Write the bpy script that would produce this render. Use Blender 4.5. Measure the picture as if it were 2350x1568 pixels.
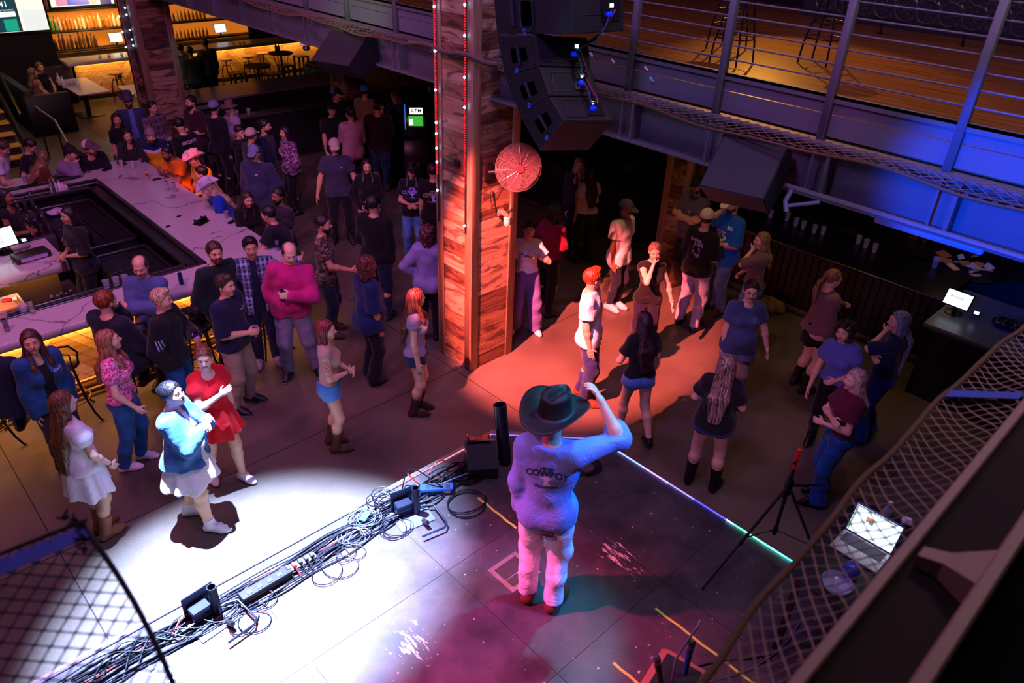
import bpy, math, random, time
import numpy as np
from mathutils import Vector, Matrix
for _o in list(bpy.data.objects): bpy.data.objects.remove(_o)
SC = bpy.context.scene
COL = SC.collection
rng = random.Random(7)
T0 = time.time()

# ---------------------------------------------------------------- camera
EYE = 5.6                      # metres above the dance floor (standing on the balcony)
FPX = 1718.02                  # focal length in pixels of the 2350 px wide frame
CAMR = np.array([[0.72664879, -0.68609831, 0.03536454],      # right
                 [-0.33576243, -0.39957425, -0.85299708],    # down
                 [0.59937061, 0.60795521, -0.52071618]])     # forward
cd = bpy.data.cameras.new('camera'); cam = bpy.data.objects.new('camera', cd); COL.objects.link(cam)
cd.sensor_width = 36.0; cd.lens = FPX/2350*36.0; cd.clip_start = .05; cd.clip_end = 200
_m = Matrix(((CAMR[0][0], -CAMR[1][0], -CAMR[2][0], 0), (CAMR[0][1], -CAMR[1][1], -CAMR[2][1], 0),
             (CAMR[0][2], -CAMR[1][2], -CAMR[2][2], EYE), (0, 0, 0, 1)))
cam.matrix_world = _m
cd.dof.use_dof = True; cd.dof.focus_distance = 7.6; cd.dof.aperture_fstop = 2.0
SC.camera = cam

# ---------------------------------------------------------------- world, exposure
w = bpy.data.worlds.new('world'); SC.world = w; w.use_nodes = True
w.node_tree.nodes['Background'].inputs[0].default_value = (.25, .18, .5, 1)
w.node_tree.nodes['Background'].inputs[1].default_value = .012
vs = SC.view_settings; vs.view_transform = 'Standard'; vs.look = 'None'; vs.exposure = 0; vs.gamma = 1
try: vs.use_curve_mapping = False
except Exception: pass
SC.cycles.max_bounces = 5; SC.cycles.diffuse_bounces = 2; SC.cycles.glossy_bounces = 3
SC.cycles.transparent_max_bounces = 8; SC.cycles.transmission_bounces = 4
SC.cycles.sample_clamp_indirect = 4; SC.cycles.caustics_reflective = False; SC.cycles.caustics_refractive = False

# ---------------------------------------------------------------- stage and house lights
def hexc(h):
    h = h.lstrip('#'); v = [int(h[i:i+2], 16)/255 for i in (0, 2, 4)]
    return tuple(c/12.92 if c <= .04045 else ((c+.055)/1.055)**2.4 for c in v)
def light(kind, name, loc, tgt, col, power, size=.3, angle=30, blend=.5, sy=None):
    l = bpy.data.lights.new(name, kind); l.color = col; l.energy = power
    if kind == 'SPOT': l.spot_size = math.radians(angle); l.spot_blend = blend; l.shadow_soft_size = size
    elif kind == 'AREA':
        l.size = size
        if sy: l.shape = 'RECTANGLE'; l.size_y = sy
    else: l.shadow_soft_size = size
    o = bpy.data.objects.new(name, l); COL.objects.link(o); o.location = loc
    d = Vector(tgt)-Vector(loc); o.rotation_euler = d.to_track_quat('-Z', 'Y').to_euler()
    return o
# white-blue follow spot on the line dancer and the stage lip
light('SPOT', 'white_spot', (1.8, 6.1, 9.0), (1.62, 4.6, .7), (.40, .54, 1.0), 90000, .05, 26, .7)
# red spot from house left on the timber column
light('SPOT', 'red_spot', (1.3, 5.0, 6.5), (6.5, 5.68, .7), (1.0, .14, .125), 26000, .05, 25, .5)
# pink wash over the stage
light('SPOT', 'pink_spot', (-.6, 5.4, 7.0), (2.0, 2.6, .9), (1.0, .06, .28), 8500, .1, 29, .9)
light('SPOT', 'rose_key_spot', (-.5, 1.5, 6.4), (3.0, 2.6, 1.9), (1.0, .30, .42), 480, .12, 14, .6)
# blue and teal from house right
light('SPOT', 'blue_spot', (5.6, -.6, 6.6), (3.0, 2.5, 1.9), (.03, .22, 1.0), 3000, .15, 15, .6)
light('SPOT', 'teal_spot', (5.2, 2.6, 6.0), (3.1, 2.5, 1.9), (.0, .45, .75), 1300, .1, 18, .6)
# purple house wash over the crowd
light('AREA', 'purple_wash', (1.5, 9.5, 8.5), (3.6, 11.0, 0), (.66, .20, .52), 330, 3.0)
light('AREA', 'violet_wash', (4.5, 4.0, 9.0), (7.0, 7.0, 0), (.45, .24, .85), 120, 3.0)
light('SPOT', 'magenta_back', (-2.0, 5.0, 7.5), (4.5, 10.0, 1.0), (.90, .22, .50), 1200, .3, 60, .8)
for _x, _y, _p in ((8.5, 5.7, 20), (8.9, 3.4, 26), (9.2, .9, 8)): light('SPOT', 'balcony_downlight', (_x, _y, 3.85), (_x, _y, 0), (1.0, .56, .20), _p*2, .12, 105, .9)
light('SPOT', 'crowd_right_wash', (.6, 1.3, 4.6), (8.6, 3.9, .7), (.80, .30, .75), 520, .2, 30, .8)
light('SPOT', 'blue_crowd_spot', (9.3, .6, 6.0), (7.8, 2.2, 1.0), (.04, .15, 1.0), 480, .2, 50, .8)
light('SPOT', 'small_red_spot', (3.0, 6.0, 7.5), (4.62, 12.1, 1.5), (1.0, .05, .05), 2400, .05, 5.5, .3)
# balcony wall: blue, purple and green beams
light('SPOT', 'blue_beam', (1.4, .95, 4.95), (6.0, 1.15, 3.82), (.004, .06, 1.0), 3600, .1, 24, .6)
light('AREA', 'violet_column', (1.5, 3.0, 8.5), (5.7, 6.6, 5.5), (.42, .2, .9), 230, .8)
light('AREA', 'stage_dim', (5.0, .5, 7.5), (3.8, 1.8, .9), (1.0, .72, .78), 60, .8)  # unseen neutral fill added to lift the right side of the stage
light('SPOT', 'purple_beam', (3.6, 1.0, 5.4), (6.0, 2.9, 4.1), (.6, .03, .35), 110, .1, 24, .8)
light('SPOT', 'green_beam', (3.0, 6.0, 5.4), (6.0, 9.2, 4.1), (.25, .8, .08), 520, .1, 18, .9)
light('SPOT', 'teal_beam', (4.0, 4.2, 5.0), (6.0, 4.6, 4.0), (.05, .5, .6), 14, .1, 26, .9)
# balcony lounge beyond the rail: amber spot and a broad warm glow from above
light('SPOT', 'lounge_amber', (11.2, 6.2, 6.6), (8.6, 4.2, 4.0), (1.0, .40, .05), 520, .04, 50, .6)
light('AREA', 'lounge_glow', (9.5, 3.5, 7.5), (9.5, 3.5, 4), (1.0, .42, .05), 26, 1.5)
# light over the near rail
light('AREA', 'near_rail_fill', (1.2, 2.4, 7.6), (1.8, .2, 4), (.85, .42, .42), 24, .8)
# warm booth light at the back
light('AREA', 'booth_lamp', (5.2, 21.0, 3.4), (6.0, 22.4, 0), (1.0, .45, .2), 22, .8)
light('SPOT', 'crowd_mid_fill', (1.0, 3.0, 8.0), (7.2, 12.6, 1.0), (.82, .34, .72), 1200, .25, 24, .8)  # unseen fill added to brighten the people in the mid crowd

def P(px, py, z=0.):
    """point at height z seen at this place of the 2350x1568 frame"""
    d = CAMR.T @ np.array([(px-1175)/FPX, (py-784)/FPX, 1.]); t = (z-EYE)/d[2]
    return (float(t*d[0]), float(t*d[1]), float(z))
def PX(px, py, x):
    d = CAMR.T @ np.array([(px-1175)/FPX, (py-784)/FPX, 1.]); t = x/d[0]
    return (float(x), float(t*d[1]), float(EYE+t*d[2]))
def PY(px, py, y):
    d = CAMR.T @ np.array([(px-1175)/FPX, (py-784)/FPX, 1.]); t = y/d[1]
    return (float(t*d[0]), float(y), float(EYE+t*d[2]))
# ---------------------------------------------------------------- materials
MATS = {}
def mat(name, col, rough=.6, metal=0., noise=None, nscale=8., bump=0., bscale=60., emit=None, estr=0., spec=.5, alpha=1., sheen=0., wrinkle=0.):
    if name in MATS: return MATS[name]
    m = bpy.data.materials.new(name); m.use_nodes = True; nt = m.node_tree; b = nt.nodes['Principled BSDF']
    c = hexc(col) if isinstance(col, str) else col
    b.inputs['Base Color'].default_value = (*c, 1); b.inputs['Roughness'].default_value = rough
    b.inputs['Metallic'].default_value = metal; b.inputs['Specular IOR Level'].default_value = spec
    if sheen: b.inputs['Sheen Weight'].default_value = sheen
    if alpha < 1: b.inputs['Alpha'].default_value = alpha
    if emit is not None:
        e = hexc(emit) if isinstance(emit, str) else emit
        b.inputs['Emission Color'].default_value = (*e, 1); b.inputs['Emission Strength'].default_value = estr
    tc = nt.nodes.new('ShaderNodeTexCoord')
    if noise:
        n = nt.nodes.new('ShaderNodeTexNoise'); n.inputs['Scale'].default_value = nscale; n.inputs['Detail'].default_value = 4
        mx = nt.nodes.new('ShaderNodeMix'); mx.data_type = 'RGBA'
        c2 = hexc(noise) if isinstance(noise, str) else noise
        mx.inputs[6].default_value = (*c, 1); mx.inputs[7].default_value = (*c2, 1)
        nt.links.new(tc.outputs['Object'], n.inputs['Vector']); nt.links.new(n.outputs['Fac'], mx.inputs[0])
        nt.links.new(mx.outputs[2], b.inputs['Base Color'])
    if bump or wrinkle:
        n2 = nt.nodes.new('ShaderNodeTexNoise'); n2.inputs['Scale'].default_value = 9 if wrinkle else bscale
        n2.inputs['Detail'].default_value = 3; n2.inputs['Distortion'].default_value = 1.2 if wrinkle else 0
        bp = nt.nodes.new('ShaderNodeBump'); bp.inputs['Strength'].default_value = wrinkle or bump
        bp.inputs['Distance'].default_value = .03 if wrinkle else .01
        nt.links.new(tc.outputs['Object'], n2.inputs['Vector']); nt.links.new(n2.outputs['Fac'], bp.inputs['Height'])
        nt.links.new(bp.outputs['Normal'], b.inputs['Normal'])
    MATS[name] = m; return m
def nodes(m): return m.node_tree.nodes, m.node_tree.links, m.node_tree.nodes['Principled BSDF']
def ramp(nt, stops, interp='LINEAR'):
    r = nt.nodes.new('ShaderNodeValToRGB'); r.color_ramp.interpolation = interp
    e = r.color_ramp.elements
    while len(e) < len(stops): e.new(.5)
    for i, (p_, c_) in enumerate(stops):
        e[i].position = p_; c_ = hexc(c_) if isinstance(c_, str) else c_; e[i].color = (*c_, 1)
    return r

# ---------------------------------------------------------------- mesh building
class MB:
    def __init__(s): s.v = []; s.f = []; s.m = []; s.mi = 0; s.n = 0
    def add(s, v, f):
        v = np.asarray(v, float).reshape(-1, 3)
        s.v.append(v); s.f += [tuple(int(i)+s.n for i in q) for q in f]; s.m += [s.mi]*len(f); s.n += len(v); return s
    def box(s, lo, hi, bev=0.):
        x0, y0, z0 = [min(a, b) for a, b in zip(lo, hi)]; x1, y1, z1 = [max(a, b) for a, b in zip(lo, hi)]
        b = min(bev, (x1-x0)*.45, (y1-y0)*.45, (z1-z0)*.45)
        if b <= 0:
            v = [(x, y, z) for z in (z0, z1) for y in (y0, y1) for x in (x0, x1)]
            return s.add(v, [(0, 2, 3, 1), (4, 5, 7, 6), (0, 1, 5, 4), (1, 3, 7, 5), (3, 2, 6, 7), (2, 0, 4, 6)])
        ring = lambda i, z: [(x0+i+b, y0+i, z), (x1-i-b, y0+i, z), (x1-i, y0+i+b, z), (x1-i, y1-i-b, z), (x1-i-b, y1-i, z), (x0+i+b, y1-i, z), (x0+i, y1-i-b, z), (x0+i, y0+i+b, z)]
        v = ring(b*.8, z0)+ring(0, z0+b)+ring(0, z1-b)+ring(b*.8, z1)
        f = [tuple(reversed(range(8)))]+[(k*8+i, k*8+(i+1) % 8, (k+1)*8+(i+1) % 8, (k+1)*8+i) for k in range(3) for i in range(8)]+[tuple(range(24, 32))]
        return s.add(v, f)
    def obox(s, c, size, R, bev=0.):
        t = MB(); hx = [q/2 for q in size]; t.box((-hx[0], -hx[1], -hx[2]), hx, bev)
        v = np.vstack(t.v) @ np.array(R).T + np.array(c)
        return s.add(v, t.f)
    def tube(s, pts, r, n=8, closed=False, caps=True):
        pts = [np.array(p, float) for p in pts]; N = len(pts); rs = r if hasattr(r, '__len__') else [r]*N
        up = None; V = []
        for i, p in enumerate(pts):
            a = pts[(i-1) % N] if (closed or i > 0) else p; b = pts[(i+1) % N] if (closed or i < N-1) else p
            d = b-a; d = d/(np.linalg.norm(d)+1e-9)
            if up is None: up = np.array([0, 0, 1.]) if abs(d[2]) < .9 else np.array([1., 0, 0])
            u = np.cross(d, up); u /= np.linalg.norm(u)+1e-9; w_ = np.cross(u, d); up = w_
            V += [p+rs[i]*(math.cos(2*math.pi*k/n)*u+math.sin(2*math.pi*k/n)*w_) for k in range(n)]
        f = [(i*n+k, i*n+(k+1) % n, ((i+1) % N)*n+(k+1) % n, ((i+1) % N)*n+k) for i in range(N if closed else N-1) for k in range(n)]
        if caps and not closed: f += [tuple(reversed(range(n))), tuple(range((N-1)*n, N*n))]
        return s.add(V, f)
    def lathe(s, prof, c=(0, 0, 0), n=20, R=None, caps=True):
        V = [(r*math.cos(2*math.pi*k/n), r*math.sin(2*math.pi*k/n), z) for r, z in prof for k in range(n)]
        V = np.array(V)
        if R is not None: V = V @ np.array(R).T
        V = V+np.array(c)
        f = [(i*n+k, i*n+(k+1) % n, (i+1)*n+(k+1) % n, (i+1)*n+k) for i in range(len(prof)-1) for k in range(n)]
        if caps: f += [tuple(reversed(range(n))), tuple(range((len(prof)-1)*n, len(prof)*n))]
        return s.add(V, f)
    def prism(s, poly, z0, z1):
        n = len(poly); V = [(x, y, z0) for x, y in poly]+[(x, y, z1) for x, y in poly]
        return s.add(V, [tuple(reversed(range(n))), tuple(range(n, 2*n))]+[(i, (i+1) % n, n+(i+1) % n, n+i) for i in range(n)])
    def quad(s, a, b, c, d): return s.add([a, b, c, d], [(0, 1, 2, 3)])
    def mesh(s, name, mats, smooth=None):
        me = bpy.data.meshes.new(name); V = np.vstack(s.v) if s.v else np.zeros((0, 3))
        me.from_pydata([tuple(p) for p in V], [], s.f)
        for m_ in (mats if isinstance(mats, (list, tuple)) else [mats]): me.materials.append(m_)
        me.polygons.foreach_set('material_index', s.m)
        if smooth: me.polygons.foreach_set('use_smooth', [True]*len(s.f))
        me.update()
        if smooth and smooth != 'all':
            try: me.set_sharp_from_angle(angle=math.radians(40))
            except Exception: pass
        return me
    def build(s, name, mats, parent=None, smooth=True, loc=None):
        o = bpy.data.objects.new(name, s.mesh(name, mats, smooth)); COL.objects.link(o)
        if parent is not None: o.parent = parent
        if loc is not None: o.location = loc
        return o
def tag(o, label=None, cat=None, group=None, kind=None):
    if label: o['label'] = label
    if cat: o['category'] = cat
    if group: o['group'] = group
    if kind: o['kind'] = kind
    return o
def thing(name, label, cat, loc=(0, 0, 0), rz=0., group=None):
    o = bpy.data.objects.new(name, None); COL.objects.link(o); o.location = loc; o.rotation_euler = (0, 0, rz)
    o.empty_display_size = .1
    return tag(o, label, cat, group)
def struct(o): o['kind'] = 'structure'; return o
def copy_tree(o, loc=None, rz=None, label=None, parent=None):
    c = o.copy(); COL.objects.link(c)
    if parent is not None: c.parent = parent
    for ch in [q for q in list(o.children)]: copy_tree(ch, parent=c)
    if loc is not None: c.location = loc
    if rz is not None: c.rotation_euler = (0, 0, rz)
    if label: c['label'] = label
    return c
def Rz(a): c, s_ = math.cos(a), math.sin(a); return np.array([[c, -s_, 0], [s_, c, 0], [0, 0, 1.]])
def Rx(a): c, s_ = math.cos(a), math.sin(a); return np.array([[1., 0, 0], [0, c, -s_], [0, s_, c]])
def Ry(a): c, s_ = math.cos(a), math.sin(a); return np.array([[c, 0, s_], [0, 1., 0], [-s_, 0, c]])
def aim(d, up=(0, 0, 1)):
    """rotation whose Z column is d"""
    d = np.array(d, float); d /= np.linalg.norm(d); u = np.array(up, float)
    if abs(d@u) > .98: u = np.array([1., 0, 0])
    x = np.cross(u, d); x /= np.linalg.norm(x); return np.array([x, np.cross(d, x), d]).T
def text_mesh(s, size, font_ext=.0, align='CENTER', shear=0., bold=0.):
    c = bpy.data.curves.new('t', 'FONT'); c.body = s; c.size = size; c.align_x = align; c.align_y = 'CENTER'; c.extrude = font_ext; c.shear = shear; c.offset = bold
    o = bpy.data.objects.new('t', c); COL.objects.link(o)
    me = bpy.data.meshes.new_from_object(o.evaluated_get(bpy.context.evaluated_depsgraph_get()))
    v = np.array([tuple(p.co) for p in me.vertices]); f = [tuple(p.vertices) for p in me.polygons]
    bpy.data.objects.remove(o); bpy.data.curves.remove(c); bpy.data.meshes.remove(me); return v, f
def sub_tris(v, f, maxlen):
    """split faces until edges are short, so lettering can follow cloth"""
    tris = []
    for q in f:
        for i in range(1, len(q)-1): tris.append([v[q[0]], v[q[i]], v[q[i+1]]])
    out = []; st = tris
    while st:
        t = st.pop(); e = [np.linalg.norm(t[i]-t[(i+1) % 3]) for i in range(3)]; k = int(np.argmax(e))
        if e[k] > maxlen and len(out)+len(st) < 6000:
            a, b, c = t[k], t[(k+1) % 3], t[(k+2) % 3]; m_ = (a+b)/2; st += [[a, m_, c], [m_, b, c]]
        else: out.append(t)
    V = np.array(out).reshape(-1, 3); return V, [(3*i, 3*i+1, 3*i+2) for i in range(len(out))]

# ---------------------------------------------------------------- smooth solid modelling (signed distance grids)
class Field:
    def __init__(s, lo, hi, vox):
        s.vox = vox; s.lo = np.array(lo, np.float32)
        s.n = np.maximum(4, np.ceil((np.array(hi)-np.array(lo))/vox).astype(int)+1)
        s.ax = [s.lo[i]+vox*np.arange(s.n[i], dtype=np.float32) for i in range(3)]
        s.G = np.full(tuple(s.n), 1., np.float32)
    def _sl(s, lo, hi, m):
        out = []
        for i in range(3):
            a = max(0, int((lo[i]-m-s.lo[i])/s.vox)); b = min(s.n[i], int((hi[i]+m-s.lo[i])/s.vox)+2)
            if b <= a: return None
            out.append(slice(a, b))
        return tuple(out)
    def xyz(s, sl=None):
        sl = sl or (slice(None),)*3
        return s.ax[0][sl[0]][:, None, None], s.ax[1][sl[1]][None, :, None], s.ax[2][sl[2]][None, None, :]
    def put(s, sl, d, k, sub=False):
        g = s.G[sl]
        if sub:
            d = -d; h = np.maximum(k-np.abs(g-d), 0)/max(k, 1e-6); s.G[sl] = np.maximum(g, d)+h*h*k*.25
        else:
            h = np.maximum(k-np.abs(g-d), 0)/max(k, 1e-6); s.G[sl] = np.minimum(g, d)-h*h*k*.25
    def cone(s, a, b, ra, rb, k=.03, sy=1., yaw=0., infl=0., cut=None, sub=False, cap=None):
        a = np.array(a, float); b = np.array(b, float); ra += infl; rb += infl; R = max(ra, rb)
        sl = s._sl(np.minimum(a, b)-R, np.maximum(a, b)+R, .05)
        if sl is None: return
        X, Y, Z = s.xyz(sl); c, sn = math.cos(yaw), math.sin(yaw)
        tx = lambda x, y, z: (x*c+y*sn, (-x*sn+y*c)*sy, z)
        A = np.array(tx(*a)); B = np.array(tx(*b)); x, y, z = tx(X, Y, Z); D = B-A; L = float(D@D)+1e-9
        t = np.clip(((x-A[0])*D[0]+(y-A[1])*D[1]+(z-A[2])*D[2])/L, 0, 1)
        d = np.sqrt((x-A[0]-t*D[0])**2+(y-A[1]-t*D[1])**2+(z-A[2]-t*D[2])**2)-(ra+(rb-ra)*t)
        if sy > 1: d = d/sy**.6
        if cut is not None:
            for (p_, n_) in cut: d = np.maximum(d, (X-p_[0])*n_[0]+(Y-p_[1])*n_[1]+(Z-p_[2])*n_[2])
        s.put(sl, d.astype(np.float32), k, sub)
    def ell(s, c, r, k=.02, R=None, sub=False, infl=0.):
        r = np.array(r, float)+infl; M_ = float(r.max()); sl = s._sl(np.array(c)-M_, np.array(c)+M_, .04)
        if sl is None: return
        X, Y, Z = s.xyz(sl); x, y, z = X-c[0], Y-c[1], Z-c[2]
        if R is not None: x, y, z = (R[0][0]*x+R[1][0]*y+R[2][0]*z, R[0][1]*x+R[1][1]*y+R[2][1]*z, R[0][2]*x+R[1][2]*y+R[2][2]*z)
        q = np.sqrt((x/r[0])**2+(y/r[1])**2+(z/r[2])**2); q2 = np.sqrt((x/r[0]**2)**2+(y/r[1]**2)**2+(z/r[2]**2)**2)+1e-6
        s.put(sl, (q*(q-1)/q2).astype(np.float32), k, sub)
    def clip(s, fn): s.G = np.maximum(s.G, fn(*s.xyz())).astype(np.float32)
    def wrinkle(s, amp, f=1., seed=0, vert=.5):
        X, Y, Z = s.xyz(); a = seed*1.7
        s.G = s.G+(amp*(np.sin(23*f*X+9*f*Z+a+2*np.sin(11*f*Z+a))*.6+np.sin(31*f*Y*1.1-17*f*Z+a*2+1.5*np.sin(13*f*X))*.5+np.sin(27*f*Z+8*f*X+a*3)*.5*(1-vert))).astype(np.float32)
    def extract(s):
        G = s.G; ins = G < 0; n = s.n
        c = np.zeros((n[0]-1, n[1]-1, n[2]-1), np.uint8)
        for i in (0, 1):
            for j in (0, 1):
                for k in (0, 1): c += ins[i:n[0]-1+i, j:n[1]-1+j, k:n[2]-1+k]
        act = (c > 0) & (c < 8); idx = np.argwhere(act)
        if len(idx) == 0: return np.zeros((0, 3)), np.zeros((0, 4), int)
        acc = np.zeros((len(idx), 3)); cnt = np.zeros(len(idx))
        corners = [(i, j, k) for i in (0, 1) for j in (0, 1) for k in (0, 1)]
        for a in corners:
            for ax in range(3):
                if a[ax]: continue
                b = list(a); b[ax] = 1
                ga = G[tuple((idx+np.array(a)).T)]; gb = G[tuple((idx+np.array(b)).T)]
                m = (ga < 0) != (gb < 0); t = np.where(m, ga/(ga-gb+1e-12*np.where(m, 1, 1)), 0)
                p_ = np.array(a, float)[None, :].repeat(len(idx), 0); p_[:, ax] += t
                acc[m] += p_[m]; cnt[m] += 1
        V = (acc/np.maximum(cnt, 1)[:, None]+idx)*s.vox+s.lo
        vid = np.full(act.shape, -1, np.int32); vid[tuple(idx.T)] = np.arange(len(idx))
        F = []
        for ax in range(3):
            u, v_ = (ax+1) % 3, (ax+2) % 3
            a0 = [slice(1, -1)]*3; a0[ax] = slice(0, n[ax]-1); b0 = [slice(1, -1)]*3; b0[ax] = slice(1, n[ax])
            sa, sb = ins[tuple(a0)], ins[tuple(b0)]; e = np.argwhere(sa != sb)
            if len(e) == 0: continue
            fl_ = sa[tuple(e.T)]; base = e.copy(); base[:, u] += 1; base[:, v_] += 1
            def g(du, dv): q = base.copy(); q[:, u] += du; q[:, v_] += dv; return vid[tuple(q.T)]
            q = np.stack([g(-1, -1), g(0, -1), g(0, 0), g(-1, 0)], 1); q[~fl_] = q[~fl_][:, ::-1]; F.append(q)
        F = np.vstack(F); F = F[(F >= 0).all(1)]; return V, F
def mesh_np(name, V, F, mats, midx=None, smooth=True):
    me = bpy.data.meshes.new(name); F = np.asarray(F)
    me.vertices.add(len(V)); me.vertices.foreach_set('co', np.asarray(V, np.float32).ravel())
    k = F.shape[1]; me.loops.add(F.size); me.loops.foreach_set('vertex_index', F.astype(np.int32).ravel())
    me.polygons.add(len(F)); me.polygons.foreach_set('loop_start', np.arange(0, F.size, k, dtype=np.int32))
    try: me.polygons.foreach_set('loop_total', np.full(len(F), k, np.int32))
    except Exception: pass
    for m_ in mats: me.materials.append(m_)
    if midx is not None: me.polygons.foreach_set('material_index', np.asarray(midx, np.int32))
    me.polygons.foreach_set('use_smooth', np.full(len(F), smooth, bool))
    me.update(calc_edges=True); me.validate(); return me
# ---------------------------------------------------------------- people
M_EYE = mat('eye_white', '#d8d4d0', .3); M_IRIS = mat('eye_dark', '#1a120e', .2)
def skin_mat(c): return mat('skin_'+c.strip('#'), c, .48, bump=.06, bscale=120)
def lip_mat(c): return mat('lip_'+c.strip('#'), c, .4)
def hair_mat(c, c2=None):
    n = 'hair_'+c.strip('#')+(c2 or '').strip('#')
    if n in MATS: return MATS[n]
    m = mat(n, c, .38, spec=.5); N, L, b = nodes(m)
    tc = N.new('ShaderNodeTexCoord'); mp = N.new('ShaderNodeMapping'); mp.inputs['Scale'].default_value = (70, 70, 5)
    no = N.new('ShaderNodeTexNoise'); no.inputs['Scale'].default_value = 1.; no.inputs['Detail'].default_value = 3
    a = np.array(hexc(c)); bb = np.array(hexc(c2)) if c2 else a*2.2+.01
    r = ramp(m.node_tree, [(.35, tuple(a*.55)), (.68, tuple(np.minimum(bb, 1)))])
    L.new(tc.outputs['Object'], mp.inputs[0]); L.new(mp.outputs[0], no.inputs['Vector']); L.new(no.outputs['Fac'], r.inputs[0]); L.new(r.outputs[0], b.inputs['Base Color'])
    bp = N.new('ShaderNodeBump'); bp.inputs['Strength'].default_value = .8; bp.inputs['Distance'].default_value = .01
    L.new(no.outputs['Fac'], bp.inputs['Height']); L.new(bp.outputs[0], b.inputs['Normal']); return m
def cloth(c, kind='plain', c2='#ffffff', c3='#000000', sc=1.):
    n = 'cloth_%s_%s_%s_%s_%g' % (kind, c.strip('#'), c2.strip('#'), c3.strip('#'), sc)
    if n in MATS: return MATS[n]
    m = mat(n, c, .85, wrinkle=.45, spec=.25, sheen=.15)
    if kind == 'plain': return m
    N, L, b = nodes(m); tc = N.new('ShaderNodeTexCoord'); out = None
    if kind == 'denim':
        no = N.new('ShaderNodeTexNoise'); no.inputs['Scale'].default_value = 7*sc; no.inputs['Detail'].default_value = 5
        r = ramp(m.node_tree, [(.35, c), (.7, c2)]); L.new(tc.outputs['Object'], no.inputs['Vector']); L.new(no.outputs['Fac'], r.inputs[0]); out = r.outputs[0]
    elif kind in ('blotch', 'floral'):
        no = N.new('ShaderNodeTexNoise'); no.inputs['Scale'].default_value = (11 if kind == 'blotch' else 30)*sc; no.inputs['Detail'].default_value = 2; no.inputs['Distortion'].default_value = 1.5
        r = ramp(m.node_tree, [(0, c), (.46, c2), (.56, c3)], 'CONSTANT'); L.new(tc.outputs['Object'], no.inputs['Vector']); L.new(no.outputs['Fac'], r.inputs[0]); out = r.outputs[0]
    elif kind == 'plaid':
        cur = None; base = N.new('ShaderNodeRGB'); base.outputs[0].default_value = (*hexc(c), 1); cur = base.outputs[0]
        for axis, per, col, th in (('X', 55, c2, .55), ('Z', 55, c2, .55), ('X', 27, c3, .75), ('Z', 27, c3, .75)):
            wv = N.new('ShaderNodeTexWave'); wv.bands_direction = axis; wv.inputs['Scale'].default_value = per/10*sc
            L.new(tc.outputs['Object'], wv.inputs['Vector']); mt = N.new('ShaderNodeMath'); mt.operation = 'GREATER_THAN'; mt.inputs[1].default_value = th
            L.new(wv.outputs['Fac'], mt.inputs[0]); ml = N.new('ShaderNodeMath'); ml.operation = 'MULTIPLY'; ml.inputs[1].default_value = .5; L.new(mt.outputs[0], ml.inputs[0])
            mx = N.new('ShaderNodeMix'); mx.data_type = 'RGBA'; mx.inputs[7].default_value = (*hexc(col), 1)
            L.new(ml.outputs[0], mx.inputs[0]); L.new(cur, mx.inputs[6]); cur = mx.outputs[2]
        out = cur
    elif kind == 'bandz':   # colour blocked jersey: c above, c3 stripe, c2 below, measured up from the floor
        sp = N.new('ShaderNodeSeparateXYZ'); L.new(tc.outputs['Object'], sp.inputs[0])
        ab = N.new('ShaderNodeMath'); ab.operation = 'ABSOLUTE'; L.new(sp.outputs['X'], ab.inputs[0])
        ml = N.new('ShaderNodeMath'); ml.operation = 'MULTIPLY_ADD'; ml.inputs[1].default_value = -.35; L.new(ab.outputs[0], ml.inputs[0]); L.new(sp.outputs['Z'], ml.inputs[2])
        mr = N.new('ShaderNodeMapRange'); mr.inputs[1].default_value = .8; mr.inputs[2].default_value = 1.5; L.new(ml.outputs[0], mr.inputs[0])
        r = ramp(m.node_tree, [(0, c2), (.48*sc, c3), (.56*sc, c)], 'CONSTANT'); L.new(mr.outputs[0], r.inputs[0]); out = r.outputs[0]
    L.new(out, b.inputs['Base Color']); return m

def ik(a, t, l1, l2, pole):
    a, t, pole = np.array(a, float), np.array(t, float), np.array(pole, float); d = t-a; L = np.linalg.norm(d)
    if L > (l1+l2)*.995: t = a+d/L*(l1+l2)*.995; d = t-a; L = np.linalg.norm(d)
    if L < abs(l1-l2)+.03: L = abs(l1-l2)+.03
    u = d/np.linalg.norm(d); x = (l1*l1-l2*l2+L*L)/(2*L); y = math.sqrt(max(l1*l1-x*x, 0)); p = pole-(pole@u)*u
    return a+u*x+p/(np.linalg.norm(p)+1e-9)*y, t

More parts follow.
